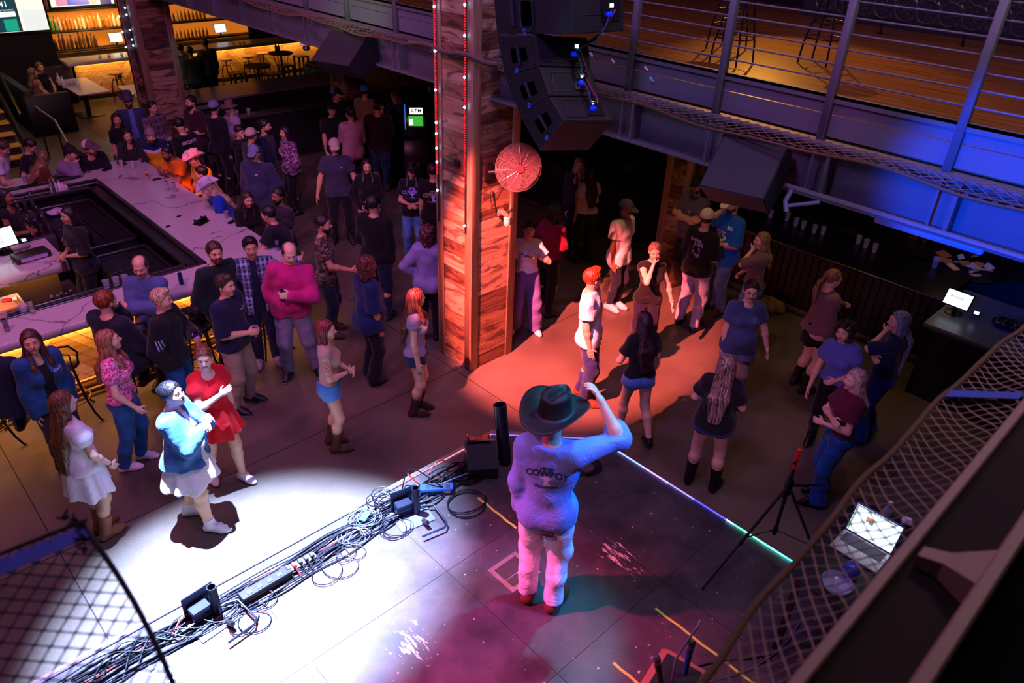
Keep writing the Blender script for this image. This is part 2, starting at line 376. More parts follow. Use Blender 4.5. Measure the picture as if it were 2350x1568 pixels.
ARM = {  # hand place: outward, forward, height/h ; elbow direction outward, forward, up ; finger curl
    'down': ((.195, .04, .475), (.5, -.8, 0), .35), 'loose': ((.25, .10, .50), (.6, -.8, 0), .35), 'away': ((.34, .05, .50), (.6, -.8, 0), .3),
    'pocket': ((.17, .03, .515), (1, -.7, 0), 1.0), 'hip': ((.16, .04, .57), (1, -.5, 0), .7), 'chest': ((.05, .20, .70), (.8, -.3, -.8), 1.1),
    'belly': ((.03, .22, .625), (.8, -.6, -.6), .9), 'mouth': ((.02, .13, .855), (.6, .3, -1), .8), 'face': ((.03, .12, .90), (.5, .4, -1), .5),
    'cross': ((-.10, .17, .685), (.9, .2, -.7), .5), 'bar': ((.06, .36, .64), (.9, -.3, -.4), .7), 'barout': ((.20, .40, .64), (.9, -.3, -.4), .5),
    'hatup': ((.19, .22, .955), (1, .25, -.4), .6), 'reach': ((.22, .38, .66), (.6, -.6, -.5), .5), 'wide': ((.50, .05, .78), (.2, -.3, -1), .6),
    'back': ((.05, -.16, .57), (1, -.5, 0), .5), 'lap': ((.06, .30, .56), (.8, -.4, -.3), .6), 'raise': ((.12, .30, .80), (.7, .0, -1), .6), 'thigh': ((.20, .16, .52), (.7, -.7, 0), .5)}
LEG = {'stand': ((.11, 0, 0, 8), (.11, 0, 0, 8)), 'apart': ((.19, .02, 0, 14), (.19, 0, 0, 14)), 'walk': ((.09, .20, 0, 5), (.10, -.24, .06, 5)),
       'step': ((.12, .14, 0, 15), (.12, -.12, 0, 12)), 'close': ((.07, .03, 0, 4), (.08, 0, 0, 4)), 'cross': ((-.05, .10, 0, 25), (.12, 0, 0, 12)), 'kick': ((.10, .30, 0, 0), (.16, -.18, .0, 10)),
       'sit': ((.17, .36, .30, 5), (.15, .34, .30, 5)), 'booth': ((.12, .50, 0, 5), (.16, .46, 0, 5))}

class Fig:
    def __init__(s, h=1.75, sex='m', b=1., lean=(0, 0), twist=0, legs='stand', armL='down', armR='down', hyaw=0, hpitch=0, dist=10, seat=None, arms_pts=None):
        k = h/1.75; s.h, s.k, s.sex, s.b = h, k, sex, b; r = math.radians; f_ = sex == 'f'
        s.vb = .011 if dist < 8 else .013 if dist < 12 else .016 if dist < 17 else .021
        s.vh = .0055 if dist < 8 else .007 if dist < 12 else .009 if dist < 17 else .012
        pz = .522*h if seat is None else seat+.10
        p0 = np.array([0, 0, .522*h]); s.pel = np.array([0, 0 if seat is None else -.02, pz])
        s.Rup = Rz(-r(twist)) @ Rx(-r(lean[0])) @ Ry(r(lean[1])); s.T = lambda p: s.pel+s.Rup @ (np.array(p, float)-p0)
        s.tw = -r(twist); sw = (.156 if not f_ else .136)*k*(b**.4); s.sw = sw
        s.waist = s.T((0, 0, .61*h)); s.chest = s.T((0, .005, .73*h)); s.neck0 = s.T((0, -.012*k, .84*h)); s.neck1 = s.T((0, .012*k, .885*h)); s.hc = s.T((0, .022*k, .935*h))
        s.Rh = s.Rup @ Rz(-r(hyaw)) @ Rx(-r(hpitch)); s.R = {}
        for sd, spec in ((-1, armL), (1, armR)):
            tgt, pole, curl = ARM[spec] if isinstance(spec, str) else (spec+(None,))[:3] if len(spec) >= 2 and hasattr(spec[0], '__len__') else (spec, (.6, -.8, -.2), .5)
            if curl is None: curl = .5
            sh = s.T((sd*sw, -.005, .805*h)); t = s.T((sd*tgt[0]*k, tgt[1]*k, tgt[2]*h))
            el, wr = ik(sh, t, .172*h, .150*h, s.Rup @ np.array([sd*pole[0], pole[1], pole[2]]))
            s.R[sd] = dict(sh=sh, el=el, wr=wr, curl=curl)
        s.L = {}
        lg = LEG[legs] if isinstance(legs, str) else legs
        for sd, (sx, fy, lz, toe) in ((-1, lg[0]), (1, lg[1])):
            hip = s.pel+np.array([sd*.088*k, 0, 0]); an = np.array([sd*sx*k, fy*k-.03*k, .046*h+lz])
            kn, an = ik(hip, an, .242*h, .242*h, (sd*.12, 1, 0.02)); s.L[sd] = dict(hip=hip, kn=kn, an=an, toe=-sd*r(toe), lift=lz)
    # --- primitive sets
    def torso(s, F, i=0., cut=None, bust=True):
        k, h, b, T = s.k, s.h, s.b, s.T; f_ = s.sex == 'f'; pe = s.pel
        hw_ = .112 if f_ else .102; F.cone(pe+np.array([-.058*k, 0, .012]), pe+np.array([.058*k, 0, .012]), hw_*k*b, hw_*k*b, .04, 1.18, s.tw*.3, i, cut)
        wr_ = (.122 if not f_ else .108)*k*b
        F.cone(pe+np.array([0, 0, .03]), s.waist, .125*k*b, wr_, .06, 1.22, s.tw*.6, i, cut)
        ax = s.Rup @ np.array([1., 0, 0]); cw = (.045 if not f_ else .03)*k
        F.cone(s.waist, s.chest-ax*cw, wr_*.9, (.125 if not f_ else .108)*k*b**.7, .05, 1.25, s.tw, i, cut)
        F.cone(s.waist, s.chest+ax*cw, wr_*.9, (.125 if not f_ else .108)*k*b**.7, .05, 1.25, s.tw, i, cut)
        F.cone(s.R[-1]['sh']*.85+s.R[1]['sh']*.15-np.array([0, 0, .015]), s.R[1]['sh']*.85+s.R[-1]['sh']*.15-np.array([0, 0, .015]), .07*k, .07*k, .06, 1.05, s.tw, i, cut)
        for sd in (-1, 1): F.cone(s.neck0-np.array([0, 0, .02]), s.R[sd]['sh']+np.array([0, 0, .0]), .045*k, .045*k, .05, 1., 0, i, cut)
        if f_ and bust:
            for sd in (-1, 1): F.ell(T((sd*.062*k, .085*k, .725*h)), (.062*k*b**.5, .058*k*b**.5, .058*k), .05, infl=i)
        if b > 1.1: F.ell(T((0, .055*k, .60*h)), (.14*k*b**.6, (.125 if b < 1.2 else .14)*k, .13*k), .06, infl=i)
    def glutes(s, F, i=0.):
        for sd in (-1, 1): F.ell(s.pel+np.array([sd*.062*s.k, -.052*s.k, -.02]), (.088*s.k*s.b, (.085 if s.sex == 'f' else .076)*s.k*s.b, .095*s.k), .05, infl=i)
    def arm(s, F, sd, i=0., upto=1., cut=None, rs=1., kk=.03):
        a = s.R[sd]; m = (1. if s.sex == 'm' else .86)*s.k*s.b**.6*rs
        F.cone(a['sh'], a['el'], .056*m, .041*m, kk, infl=i, cut=cut)
        if upto > .5:
            mid = a['el']*.72+a['wr']*.28; F.cone(a['el'], mid, .040*m, .041*m, kk, infl=i, cut=cut); F.cone(mid, a['wr'], .041*m, .027*m, kk, infl=i, cut=cut)
    def leg(s, F, sd, i=0.):
        a = s.L[sd]; m = s.k*s.b**.7
        F.cone(a['hip'], a['kn'], .092*m, .058*m, .05, infl=i); mid = a['kn']*.68+a['an']*.32+np.array([0, -.014, 0])*s.k
        F.cone(a['kn'], mid, .055*m, .057*m, .04, infl=i); F.cone(mid, a['an'], .057*m, .036*m, .03, infl=i)
    def footdirs(s, sd):
        t = s.L[sd]['toe']; return np.array([math.sin(-t), math.cos(t), 0]), t
    def foot(s, F, sd, i=0., boot=False):
        a = s.L[sd]; d, t = s.footdirs(sd); k = s.k*(1. if s.sex == 'm' else .9); z = a['lift']; an = a['an']
        dr = d.copy(); drop = .035 if z > .02 and z < .2 else 0
        he = an+d*(-.035)*k; he[2] = z+.042*k; ba = an+d*.125*k; ba[2] = z+.034*k-drop; to = an+d*.175*k; to[2] = z+.026*k-drop
        F.cone(an, he, .040*k, .036*k, .02, infl=i); F.cone(an+d*.02, ba, .040*k, .033*k, .03, infl=i); F.cone(he, ba, .036*k, .036*k, .02, infl=i); F.cone(ba, to, .036*k, .026*k, .02, infl=i)
    def hp(s, p): return s.hc+s.Rh @ (np.array(p, float)*s.k)
    # --- body mesh
    def body(s, root, skin, lips, brow, face=True):
        k, h = s.k, s.h; lo, hi = s.bounds(); F = Field(lo, hi, s.vb)
        s.torso(F); s.glutes(F)
        for sd in (-1, 1): s.arm(F, sd); s.leg(F, sd); s.foot(F, sd)
        F.cone(s.neck0-np.array([0, 0, .02]), s.neck1, .058*k, .052*k, .03)
        V, Q = F.extract(); VS, FS, MS = [V], [Q], [np.zeros(len(Q), int)]; n = len(V)
        # head
        R = s.Rh; H = Field(s.hc-.17*k, s.hc+.17*k, s.vh); e = lambda c, r_, kk=.02, sub=False: H.ell(s.hp(c), np.array(r_)*k, kk, R, sub)
        c = lambda a, b, ra, rb, kk=.015, sub=False: H.cone(s.hp(a), s.hp(b), ra*k, rb*k, kk, sub=sub)
        m = s.sex == 'm'
        e((0, -.012, .034), (.076, .096, .086)); e((0, .020, -.035), (.058 if m else .054, .068, .074), .04); e((0, .058, -.092), (.027 if m else .021, .024, .02), .035)
        e((-.034, .055, -.028), (.028, .028, .028), .03); e((.034, .055, -.028), (.028, .028, .028), .03)
        for x in (-.031, .031): e((x, .101, .008), (.020, .015, .013), .018, True)
        c((-.034, .078, .026), (.034, .078, .026), .012, .012, .02)
        c((0, .084, .012), (0, .108, -.020), .007, .0125, .014); c((-.011, .094, -.024), (.011, .094, -.024), .008, .008, .01)
        c((-.018, .083, -.054), (.018, .083, -.054), .0085, .0085, .01); c((-.015, .082, -.064), (.015, .082, -.064), .0085, .0085, .008)
        for x in (-1, 1): e((x*.076, -.006, -.006), (.010, .019, .030), .008)
        nk = s.neck1+(s.neck0-s.neck1)*.35; H.cone(s.hp((0, -.02, -.05)), nk, .056*k, .0525*k, .03); H.ax  # throat
        V, Q = H.extract(); mid = V[Q].mean(1); loc = (mid-s.hc) @ s.Rh/k
        mi = np.zeros(len(Q), int); mi[(np.abs(loc[:, 0]) < .027) & (loc[:, 1] > .068) & (loc[:, 2] > -.070) & (loc[:, 2] < -.049)] = 3
        VS.append(V); FS.append(Q+n); MS.append(mi); n += len(V)
        for sd in (-1, 1):
            V, Q = s.hand(sd); VS.append(V); FS.append(Q+n); MS.append(np.zeros(len(Q), int)); n += len(V)
        # eyes, brows
        for sx in (-1, 1):
            for (cy, rr, mm, th0, th1) in ((.0782, .0125, 1, .02, 3.1), (.0798, .0120, 2, .02, .62)):
                ph = np.linspace(0, 2*math.pi, 11)[:-1]; th = np.linspace(th0, th1, 7)
                pts = np.array([(sx*.031+rr*math.sin(a)*math.cos(b_), cy+rr*math.cos(a), .007+rr*math.sin(a)*math.sin(b_)) for a in th for b_ in ph])
                q = np.array([(i*10+j, i*10+(j+1) % 10, (i+1)*10+(j+1) % 10, (i+1)*10+j) for i in range(6) for j in range(10)])
                VS.append(s.hc+(pts*k) @ s.Rh.T); FS.append(q+n); MS.append(np.full(len(q), mm)); n += len(pts)
            mb = MB(); mb.tube([s.hp((sx*x, y, z)) for x, y, z in ((.013, .092, .024), (.030, .090, .031), (.048, .078, .026))], [.0035*k, .005*k, .003*k], 5, caps=False)
            V = np.vstack(mb.v); q = np.array(mb.f); VS.append(V); FS.append(q+n); MS.append(np.full(len(q), 4)); n += len(V)
        me = mesh_np('body', np.vstack(VS), np.vstack(FS), [skin, M_EYE, M_IRIS, lips, brow], np.concatenate(MS))
        o = bpy.data.objects.new('body', me); COL.objects.link(o); o.parent = root; return o
    def hand(s, sd):
        a = s.R[sd]; k = s.k*(1.02 if s.sex == 'm' else .9); d = a['wr']-a['el']; d /= np.linalg.norm(d)
        out = s.Rup @ np.array([sd, 0, 0.]); nrm = -out if abs(d@out) < .75 else np.array([0, 0, -1.]) if abs(d[2]) < .7 else s.Rup @ np.array([0, 1., 0])
        if a['wr'][2] > s.h*.6 and abs(d[2]) < .75: nrm = -out*.4+np.array([0, 0, -.3])+s.Rup @ np.array([0, -.6, 0])
        nrm = nrm-(nrm@d)*d; nrm /= np.linalg.norm(nrm); sdv = np.cross(d, nrm)*(1)
        if sdv @ (s.Rup @ np.array([0, 1., 0])) < 0 and abs(d[2]) > .5: sdv = -sdv
        elif abs(d[2]) <= .5 and sdv[2] < 0: sdv = -sdv
        w = a['wr']; C = w+d*.14*k*.6; F = Field(C-.15*k, C+.15*k, s.vh); r0 = max(0, s.vh-.0055)*.45
        Rm = np.array([sdv, d, nrm]).T
        F.cone(w-d*.045*k, w+d*.02*k, .0275*k*(1 if s.sex == 'm' else .95), .026*k, .02); F.ell(w+d*.052*k, np.array([.040, .052, .017])*k+r0, .02, Rm)
        tips = []
        for j, (off, ln) in enumerate(((.029, .068), (.010, .077), (-.010, .072), (-.028, .056))):
            p = w+d*.085*k+sdv*off*k; ang = a['curl']*(.35+.1*j); rad = np.array([.0095, .0085, .0075, .0065])*k+r0
            for q_, seg in enumerate((.42, .32, .26)):
                dd = d*math.cos(ang)+nrm*math.sin(ang)+sdv*off*1.2; dd /= np.linalg.norm(dd); p2 = p+dd*ln*seg*1.15*k
                F.cone(p, p2, rad[q_], rad[q_+1], .006); p = p2; ang += a['curl']*(.75 if q_ == 0 else .6)
            tips.append(p)
        p = w+d*.022*k+sdv*.030*k; dd = d*.62+sdv*.62+nrm*.45; dd /= np.linalg.norm(dd); p2 = p+dd*.042*k; d3 = d*.85+sdv*.15+nrm*.5; d3 /= np.linalg.norm(d3)
        F.cone(p, p2, .0125*k+r0, .0105*k+r0, .012); F.cone(p2, p2+d3*.034*k, .0105*k+r0, .0085*k+r0, .006)
        a['palm'] = w+d*.085*k+nrm*.035*k; a['n'] = nrm; a['d'] = d; a['s'] = sdv; return F.extract()
    def bounds(s, m=.16):
        pts = [s.hc, s.pel]+[s.R[q][j] for q in (-1, 1) for j in ('sh', 'el', 'wr')]+[s.L[q][j] for q in (-1, 1) for j in ('hip', 'kn', 'an')]
        for q in (-1, 1): pts.append(s.L[q]['an']+s.footdirs(q)[0]*.2)
        P_ = np.array(pts); lo, hi = P_.min(0)-m*s.k*max(1, s.b), P_.max(0)+m*s.k*max(1, s.b); lo[2] = max(P_[:, 2].min()-.12, -.02); return lo, hi
    def put(s, F, name, m, root, midx=None):
        V, Q = F.extract()
        if len(Q) == 0: return None
        mi = None
        if midx is not None: mi = midx(V[Q].mean(1))
        me = mesh_np(name, V, Q, m if isinstance(m, (list, tuple)) else [m], mi); o = bpy.data.objects.new(name, me); COL.objects.link(o); o.parent = root; return o
    # --- garments
    def top(s, root, m, sleeve='short', hem=.485, neck=.845, scoop=0., infl=.014, open_=False, name='shirt', flare=0., wr=.004, seed=0, cuff=1.):
        lo, hi = s.bounds(.22); hz = hem*s.h; lo[2] = min(hz, s.waist[2])-.05 if s.pel[2] > .5*s.h else s.pel[2]-.12; zl = [s.R[q]['wr'][2] for q in (-1, 1)]+[s.R[q]['el'][2] for q in (-1, 1)]
        if sleeve != 'none': lo[2] = min(lo[2], min(zl)-.08)
        hi[2] = max(s.neck1[2]+.02, max(zl)+.1); F = Field(lo, hi, s.vb*.95)
        s.torso(F, infl); s.glutes(F, infl+.006)
        for sd in (-1, 1): hp_ = s.L[sd]['hip']; kn_ = s.L[sd]['kn']; F.cone(hp_+np.array([0, 0, .02]), hp_*.78+kn_*.22, .092*s.k*s.b**.7, .090*s.k*s.b**.7, .05, infl=infl)
        if flare: F.cone(s.waist, s.pel+np.array([0, 0, -.08]), .11*s.k*s.b, .14*s.k*s.b+flare, .05, 1.15, 0, infl)
        d = s.pel[2]-.522*s.h; hzz = hz+d
        if F.lo[2] < hzz: F.clip(lambda X, Y, Z: (hzz-Z)+.006*np.sin(18*X+seed)+.006*np.cos(15*Y)+0*X)
        if sleeve in ('short', 'long', 'puff', 'cap', 'elbow'):
            for sd in (-1, 1):
                a = s.R[sd]
                if sleeve == 'long': s.arm(F, sd, infl+.004, 1, None, 1., .035); F.cone(a['wr']*.8+a['el']*.2, a['wr']-.0*a['el'], .034*s.k*cuff, .038*s.k*cuff, .02, infl=.004)
                else:
                    fr = {'short': .62, 'cap': .3, 'puff': .62, 'elbow': 1.}[sleeve]; e = a['sh']+(a['el']-a['sh'])*fr; dv = (a['el']-a['sh'])/np.linalg.norm(a['el']-a['sh'])
                    rr = .056*s.k*(1 if s.sex == 'm' else .9)*s.b**.5
                    if sleeve == 'puff': mid = a['sh']+(a['el']-a['sh'])*.38; F.ell(mid+np.array([0, 0, .01]), np.array([.088, .088, .095])*s.k*s.b**.4, .03)
                    else: F.cone(a['sh'], e+dv*.05, rr, rr*1.1+.008, .04, infl=infl, cut=[(e, dv)])
        top_ = s.neck0+s.Rup @ np.array([0, 0, (neck-.845)*s.h+.022]); up = s.Rup @ np.array([0, -.28, 1.]); up /= np.linalg.norm(up); R_ = .085*s.k
        nc = s.neck0; hor = lambda X, Y: np.sqrt((X-nc[0])**2+(Y-nc[1])**2)
        F.clip(lambda X, Y, Z: np.maximum((X-top_[0])*up[0]+(Y-top_[1])*up[1]+(Z-top_[2])*up[2], -1) - 0*hor(X, Y) if neck <= .85 else np.where(hor(X, Y) < .13, (X-top_[0])*up[0]+(Y-top_[1])*up[1]+(Z-top_[2])*up[2], -1.))
        if scoop:
            fr = s.T((0, .10*s.k, .845*s.h)); F.ell(fr, np.array([.075+scoop*.3, .09, .035+scoop])*1., .01, sub=True)
        if open_:
            F.clip(lambda X, Y, Z: np.where((np.abs((X-s.chest[0])-(0)) < .035+.06*np.clip((s.chest[2]+.1-Z)*1.2, 0, .8)) & (Y > s.pel[1]+.02), .02, -1.))
        if wr: F.wrinkle(wr, 1., seed)
        return s.put(F, name, m, root)
    def pants(s, root, m, length='long', infl=.012, leg='straight', waist=.575, name='trousers', wr=.004, seed=1):
        lo, hi = s.bounds(.2); hi[2] = s.pel[2]+(waist-.522)*s.h+.05; F = Field(lo, hi, s.vb)
        pe = s.pel; b, k = s.b, s.k
        F.cone(pe+np.array([-.058*k, 0, .012]), pe+np.array([.058*k, 0, .012]), .114*k*b, .114*k*b, .04, 1.18, 0, infl)
        F.cone(pe+np.array([0, 0, .03]), pe+(s.waist-pe)*1., .125*k*b, (.122 if s.sex == 'm' else .11)*k*b, .06, 1.22, 0, infl*.8); s.glutes(F, infl)
        for sd in (-1, 1):
            a = s.L[sd]; hip, kn, an = a['hip'], a['kn'], a['an']; q = b**.7*k
            if length == 'long':
                w = {'straight': (.072, .066, .064), 'slim': (.064, .058, .046), 'flare': (.066, .075, .105), 'wide': (.09, .098, .105), 'baggy': (.082, .078, .076)}[leg]
                F.cone(hip, kn, .094*q, w[0]*q, .03, infl=infl); mid = (kn+an)/2+np.array([0, -.008, 0]); e = an+(an-kn)*.03
                F.cone(kn, mid, w[0]*q, w[1]*k, .03, infl=infl*.5); F.cone(mid, e, w[1]*k, w[2]*k, .03, infl=infl*.4, cut=[(e, (an-kn)/np.linalg.norm(an-kn))])
            else:
                fr = {'short': .28, 'knee': .85, 'mid': .5}[length]; e = hip+(kn-hip)*fr; dv = (kn-hip)/np.linalg.norm(kn-hip)
                F.cone(hip, e+dv*.05, .094*q, (.094*(1-fr)+.062*fr+.012)*q, .03, infl=infl+.006, cut=[(e, dv)])
        wz = s.pel+s.Rup @ np.array([0, 0, (waist-.522)*s.h]); up = s.Rup @ np.array([0, 0, 1.])
        F.clip(lambda X, Y, Z: (X-wz[0])*up[0]+(Y-wz[1])*up[1]+(Z-wz[2])*up[2])
        if wr: F.wrinkle(wr, 1.1, seed, .1)
        return s.put(F, name, m, root)
    def skirt(s, root, m, z0=.60, z1=.34, r0=.13, r1=.25, ripple=.02, nr=9, name='skirt', sy=1.15, seed=0):
        h, k, b = s.h, s.k, s.b; zt, zb = z0*h, z1*h; lo = s.pel-.36*k; hi = s.pel+.36*k; lo[2] = zb-.03; hi[2] = zt+.03; F = Field(lo, hi, s.vb)
        X, Y, Z = F.xyz(); x, y = X-s.pel[0], (Y-s.pel[1])*sy; t = np.clip((zt-Z)/(zt-zb), 0, 1.1); R_ = (r0+(r1-r0)*t**.75)*k*b; th = np.arctan2(y, x)
        rr = R_+ripple*t*np.sin(nr*th+seed+1.3*np.sin(3*th)); d = (np.sqrt(x*x+y*y)-rr)*.75
        zbot = zb+.015*np.sin(5*th+seed); F.G = np.maximum(np.maximum(d, Z-zt), zbot-Z).astype(np.float32)
        inner = (np.sqrt(x*x+y*y)-(rr-.035))*.75; F.G = np.maximum(F.G, -np.maximum(inner, zbot+.01+0*Z-Z-.0*inner-1)).astype(np.float32) if False else F.G
        return s.put(F, name, m, root)
    def shoes(s, root, m, kind='sneaker', sole=None, seed=0):
        for sd in (-1, 1):
            a = s.L[sd]; d, t = s.footdirs(sd); an = a['an']; lo = an-.16; hi = an+.16; lo = np.minimum(lo, an+d*.26-.06); hi = np.maximum(hi, an+d*.26+.06)
            lo[2] = a['lift']-.06; hi[2] = an[2]+(.34 if kind == 'boot' else .10 if kind == 'ankle' else .03); F = Field(lo, hi, min(s.vb, .010)); s.foot(F, sd, .011)
            k = s.k
            if kind in ('boot', 'ankle'):
                kn = a['kn']; e = an+(kn-an)*(.52 if kind == 'boot' else .22); F.cone(an, e, .046*k, (.066 if kind == 'boot' else .052)*k, .03, infl=.004, cut=[(e, (e-an)/np.linalg.norm(e-an))])
                to = an+d*.2*k; to[2] = a['lift']+.024; F.cone(an+d*.1, to, .034*k, .018*k, .02)
            else:
                e = an+np.array([0, 0, .035*k]); F.clip(lambda X, Y, Z: Z-e[2]+0*X+0*Y)
            z0 = a['lift']-(.03 if .02 < a['lift'] < .2 else 0)
            F.clip(lambda X, Y, Z: (z0+.002)-Z+0*X+0*Y)
            sm = sole or m; zs = z0+.024
            s.put(F, 'boot' if kind in ('boot', 'ankle') else 'shoe', [m, sm], root, lambda c_, zs=zs: (c_[:, 2] < zs).astype(int))
    def hair(s, root, m, style='short', length=.35, t=.008, front=False):
        if style == 'none': return None
        k = s.k; lo, hi = s.hc-.19*k, s.hc+.19*k
        if style in ('long', 'pony', 'braid'): lo[2] = s.neck0[2]-length-.05; bd = s.T((0, -.16*k, .7*s.h)); lo = np.minimum(lo, np.array([bd[0]-.16, bd[1]-.10, lo[2]])); hi = np.maximum(hi, [bd[0]+.16, bd[1]+.1, hi[2]])
        if front: hi[1] = max(hi[1], s.T((0, .2*k, .75*s.h))[1]); f2 = s.T((0, .2, .75*s.h)); hi = np.maximum(hi, [f2[0]+.18, f2[1]+.02, hi[2]]); lo = np.minimum(lo, [f2[0]-.18, f2[1]-.1, lo[2]])
        F = Field(lo, hi, s.vh*1.15)
        big = {'curly': .030, 'afro': .05, 'quiff': .010}.get(style, t)
        F.ell(s.hp((0, -.014, .036)), (np.array([.079, .099, .090])+big)*k, .02, s.Rh)
        if style in ('quiff',): F.ell(s.hp((0, .050, .112)), np.array([.05, .045, .03])*k, .03, s.Rh)
        if style == 'bun2': F.ell(s.hp((.03, -.075, .105)), np.array([.042, .042, .04])*k, .012, s.Rh)
        if style == 'bun': F.ell(s.hp((0, -.115, .045)), np.array([.045, .042, .045])*k, .012, s.Rh)
        def pl(p, n_, sgn=1):
            q = s.hp(p); nn = s.Rh @ np.array(n_, float); nn /= np.linalg.norm(nn)
            F.clip(lambda X, Y, Z: (X-q[0])*nn[0]+(Y-q[1])*nn[1]+(Z-q[2])*nn[2])
        pl((0, .060, .055), (0, .80, -.60)) if style != 'curly' else pl((0, .070, .045), (0, .85, -.5))
        if style in ('short', 'quiff', 'fade', 'none', 'bald', 'bun', 'bun2', 'pony'):
            pl((0, -.05, -.058), (0, .25, -1))
            if style in ('short', 'fade', 'quiff', 'bald'): pl((0, .028, 0), (0, 1, -.25))if style == 'bald' else pl((0, .02, -.012), (0, .75, -.65))
            if style == 'bald': F.ell(s.hp((0, .03, .10)), np.array([.066, .12, .075])*k, .01, s.Rh, True)
        if style in ('long', 'bob', 'braid', 'curly'):
            bot = -.115 if style != 'curly' else -.10
            for sx in (-1, 1): F.cone(s.hp((sx*.058, -.015, .02)), s.hp((sx*.070, -.012, bot)), .035*k, .032*k, .03)
            F.cone(s.hp((0, -.05, .0)), s.hp((0, -.065, bot)), .075*k, .068*k, .03)
        if style == 'curly': F.wrinkle(.011, 3.2, 3)
        if style in ('long',):
            L = length; a = s.hp((0, -.075, -.09)); e = s.T((0, -.165*k, .845*s.h-L))
            for sx in (-1, 0, 1):
                ax = s.Rup @ np.array([sx*.045, 0, 0]); F.cone(s.hp((sx*.045, -.06, -.08)), (a+e)/2+ax*1.3+np.array([0, -.01, 0]), .052*k, .05*k, .03); F.cone((a+e)/2+ax*1.3+np.array([0, -.01, 0]), e+ax*.9, .05*k, .024*k, .03)
        if style in ('pony', 'braid'):
            a = s.hp((0, -.10, .035 if style == 'pony' else -.05)); mid = s.hp((0, -.15, -.06)) if style == 'pony' else s.T((0, -.17, .8*s.h)); e = s.T((0, -.16*k, .845*s.h-length))
            F.cone(a, mid, .028*k, .034*k, .02); F.cone(mid, e, .036*k, .018*k, .02)
        if front:
            for sx in (-1, 1):
                F.cone(s.hp((sx*.066, -.005, -.09)), s.T((sx*.085*k, .10*k, .79*s.h)), .030*k, .03*k, .02); F.cone(s.T((sx*.085*k, .10*k, .79*s.h)), s.T((sx*.085*k, .135*k, .845*s.h-length*.6)), .032*k, .016*k, .02)
        if style != 'curly':
            X, Y, Z = F.xyz(); q = s.hc; F.G = (F.G+(.0035 if style in ('short', 'quiff') else .0024)*np.sin(np.arctan2(Y-q[1], X-q[0])*38+6*np.sin(Z*11))).astype(np.float32)
        o = s.put(F, 'hair', m, root); return o
    def beard(s, root, m, full=True):
        k = s.k; F = Field(s.hc-.15*k, s.hc+.15*k, s.vh); F.ell(s.hp((0, .020, -.04)), np.array([.062, .073, .080])*k+.004, .03, s.Rh); F.ell(s.hp((0, .06, -.095)), np.array([.034, .032, .03])*k, .03, s.Rh)
        if not full: pass
        for p, n_ in (((0, .035, -.035), (0, -.55, 1)), ((0, 0, -.02), (0, -1, .3))):
            q = s.hp(p); nn = s.Rh @ np.array(n_, float); nn /= np.linalg.norm(nn); F.clip(lambda X, Y, Z, q=q, nn=nn: (X-q[0])*nn[0]+(Y-q[1])*nn[1]+(Z-q[2])*nn[2])
        F.ell(s.hp((0, .092, -.056)), np.array([.022, .02, .010])*k, .004, s.Rh, True); return s.put(F, 'beard', m, root)
    def cap(s, root, c1, c2=None, back=False, yaw=0):
        k = s.k; sg = -1 if back else 1; F = Field(s.hc-.24*k, s.hc+.24*k, s.vh); Rc = s.Rh
        F.ell(s.hp((0, -.010, .040)), (np.array([.082, .101, .100])+.014)*k, .01, Rc)
        q = s.hp((0, 0, .042)); nn = s.Rh @ np.array([0, .10*sg, -1.]); nn /= np.linalg.norm(nn); F.clip(lambda X, Y, Z: (X-q[0])*nn[0]+(Y-q[1])*nn[1]+(Z-q[2])*nn[2])
        F.ell(s.hp((0, sg*.115-.01*(sg < 0), .046-.004)), np.array([.072, .082, .011])*k+.001, .008, Rc@Rx(-.22*sg))
        m1 = mat('cap_'+c1.strip('#'), c1, .8, bump=.2, bscale=200); m2 = mat('cap_'+(c2 or c1).strip('#'), c2 or c1, .8, bump=.2, bscale=200)
        def mi(c_):
            l = (c_-s.hc) @ s.Rh/k; return ((l[:, 1]*sg < -.002) & (l[:, 2] > .04)).astype(int)
        return s.put(F, 'cap', [m1, m2], root, mi)
    def beanie(s, root, m):
        k = s.k; F = Field(s.hc-.16*k, s.hc+.18*k, s.vh); F.ell(s.hp((0, -.012, .040)), (np.array([.080, .100, .095])+.014)*k, .01, s.Rh)
        q = s.hp((0, 0, .028)); nn = s.Rh @ np.array([0, .25, -1.]); nn /= np.linalg.norm(nn); F.clip(lambda X, Y, Z: (X-q[0])*nn[0]+(Y-q[1])*nn[1]+(Z-q[2])*nn[2]); return s.put(F, 'beanie', m, root)
    def cowboy_hat(s, root, m, band=None, size=1., pitch=0, brim=1., curl=1., name='cowboy_hat'):
        n = 48; V = []; k = s.k*size; rows = []
        th = [2*math.pi*i/n for i in range(n)]
        def brimz(t, a): side = abs(math.cos(a))**2.2; return curl*side*.078*t**1.5-(1-side)*.014*t
        def pt(x, y, z): return (x*k, y*k, z*k)
        r0x, r0y = .083, .104; r1x, r1y = .165*brim, .205*brim
        for t in (1, .8, .6, .4, .2, 0): rows.append([pt((r0x+(r1x-r0x)*t*(1-.10*t*abs(math.cos(a))*curl))*math.cos(a), (r0y+(r1y-r0y)*t)*math.sin(a), brimz(t, a)-.004) for a in th])
        rows.reverse()
        for t in (1.008, .8, .6, .4, .2, 0.02): rows.append([pt((r0x+(r1x-r0x)*t*(1-.10*t*abs(math.cos(a))*curl))*math.cos(a), (r0y+(r1y-r0y)*t)*math.sin(a), brimz(t, a)+.003) for a in th])
        for u in (.1, .3, .55, .8, .94): rows.append([pt(r0x*(1-.14*u-.22*u*max(0, math.sin(a))**3)*math.cos(a), r0y*(1-.10*u)*math.sin(a), .118*u+.01*u*(1-abs(math.cos(a)))) for a in th])
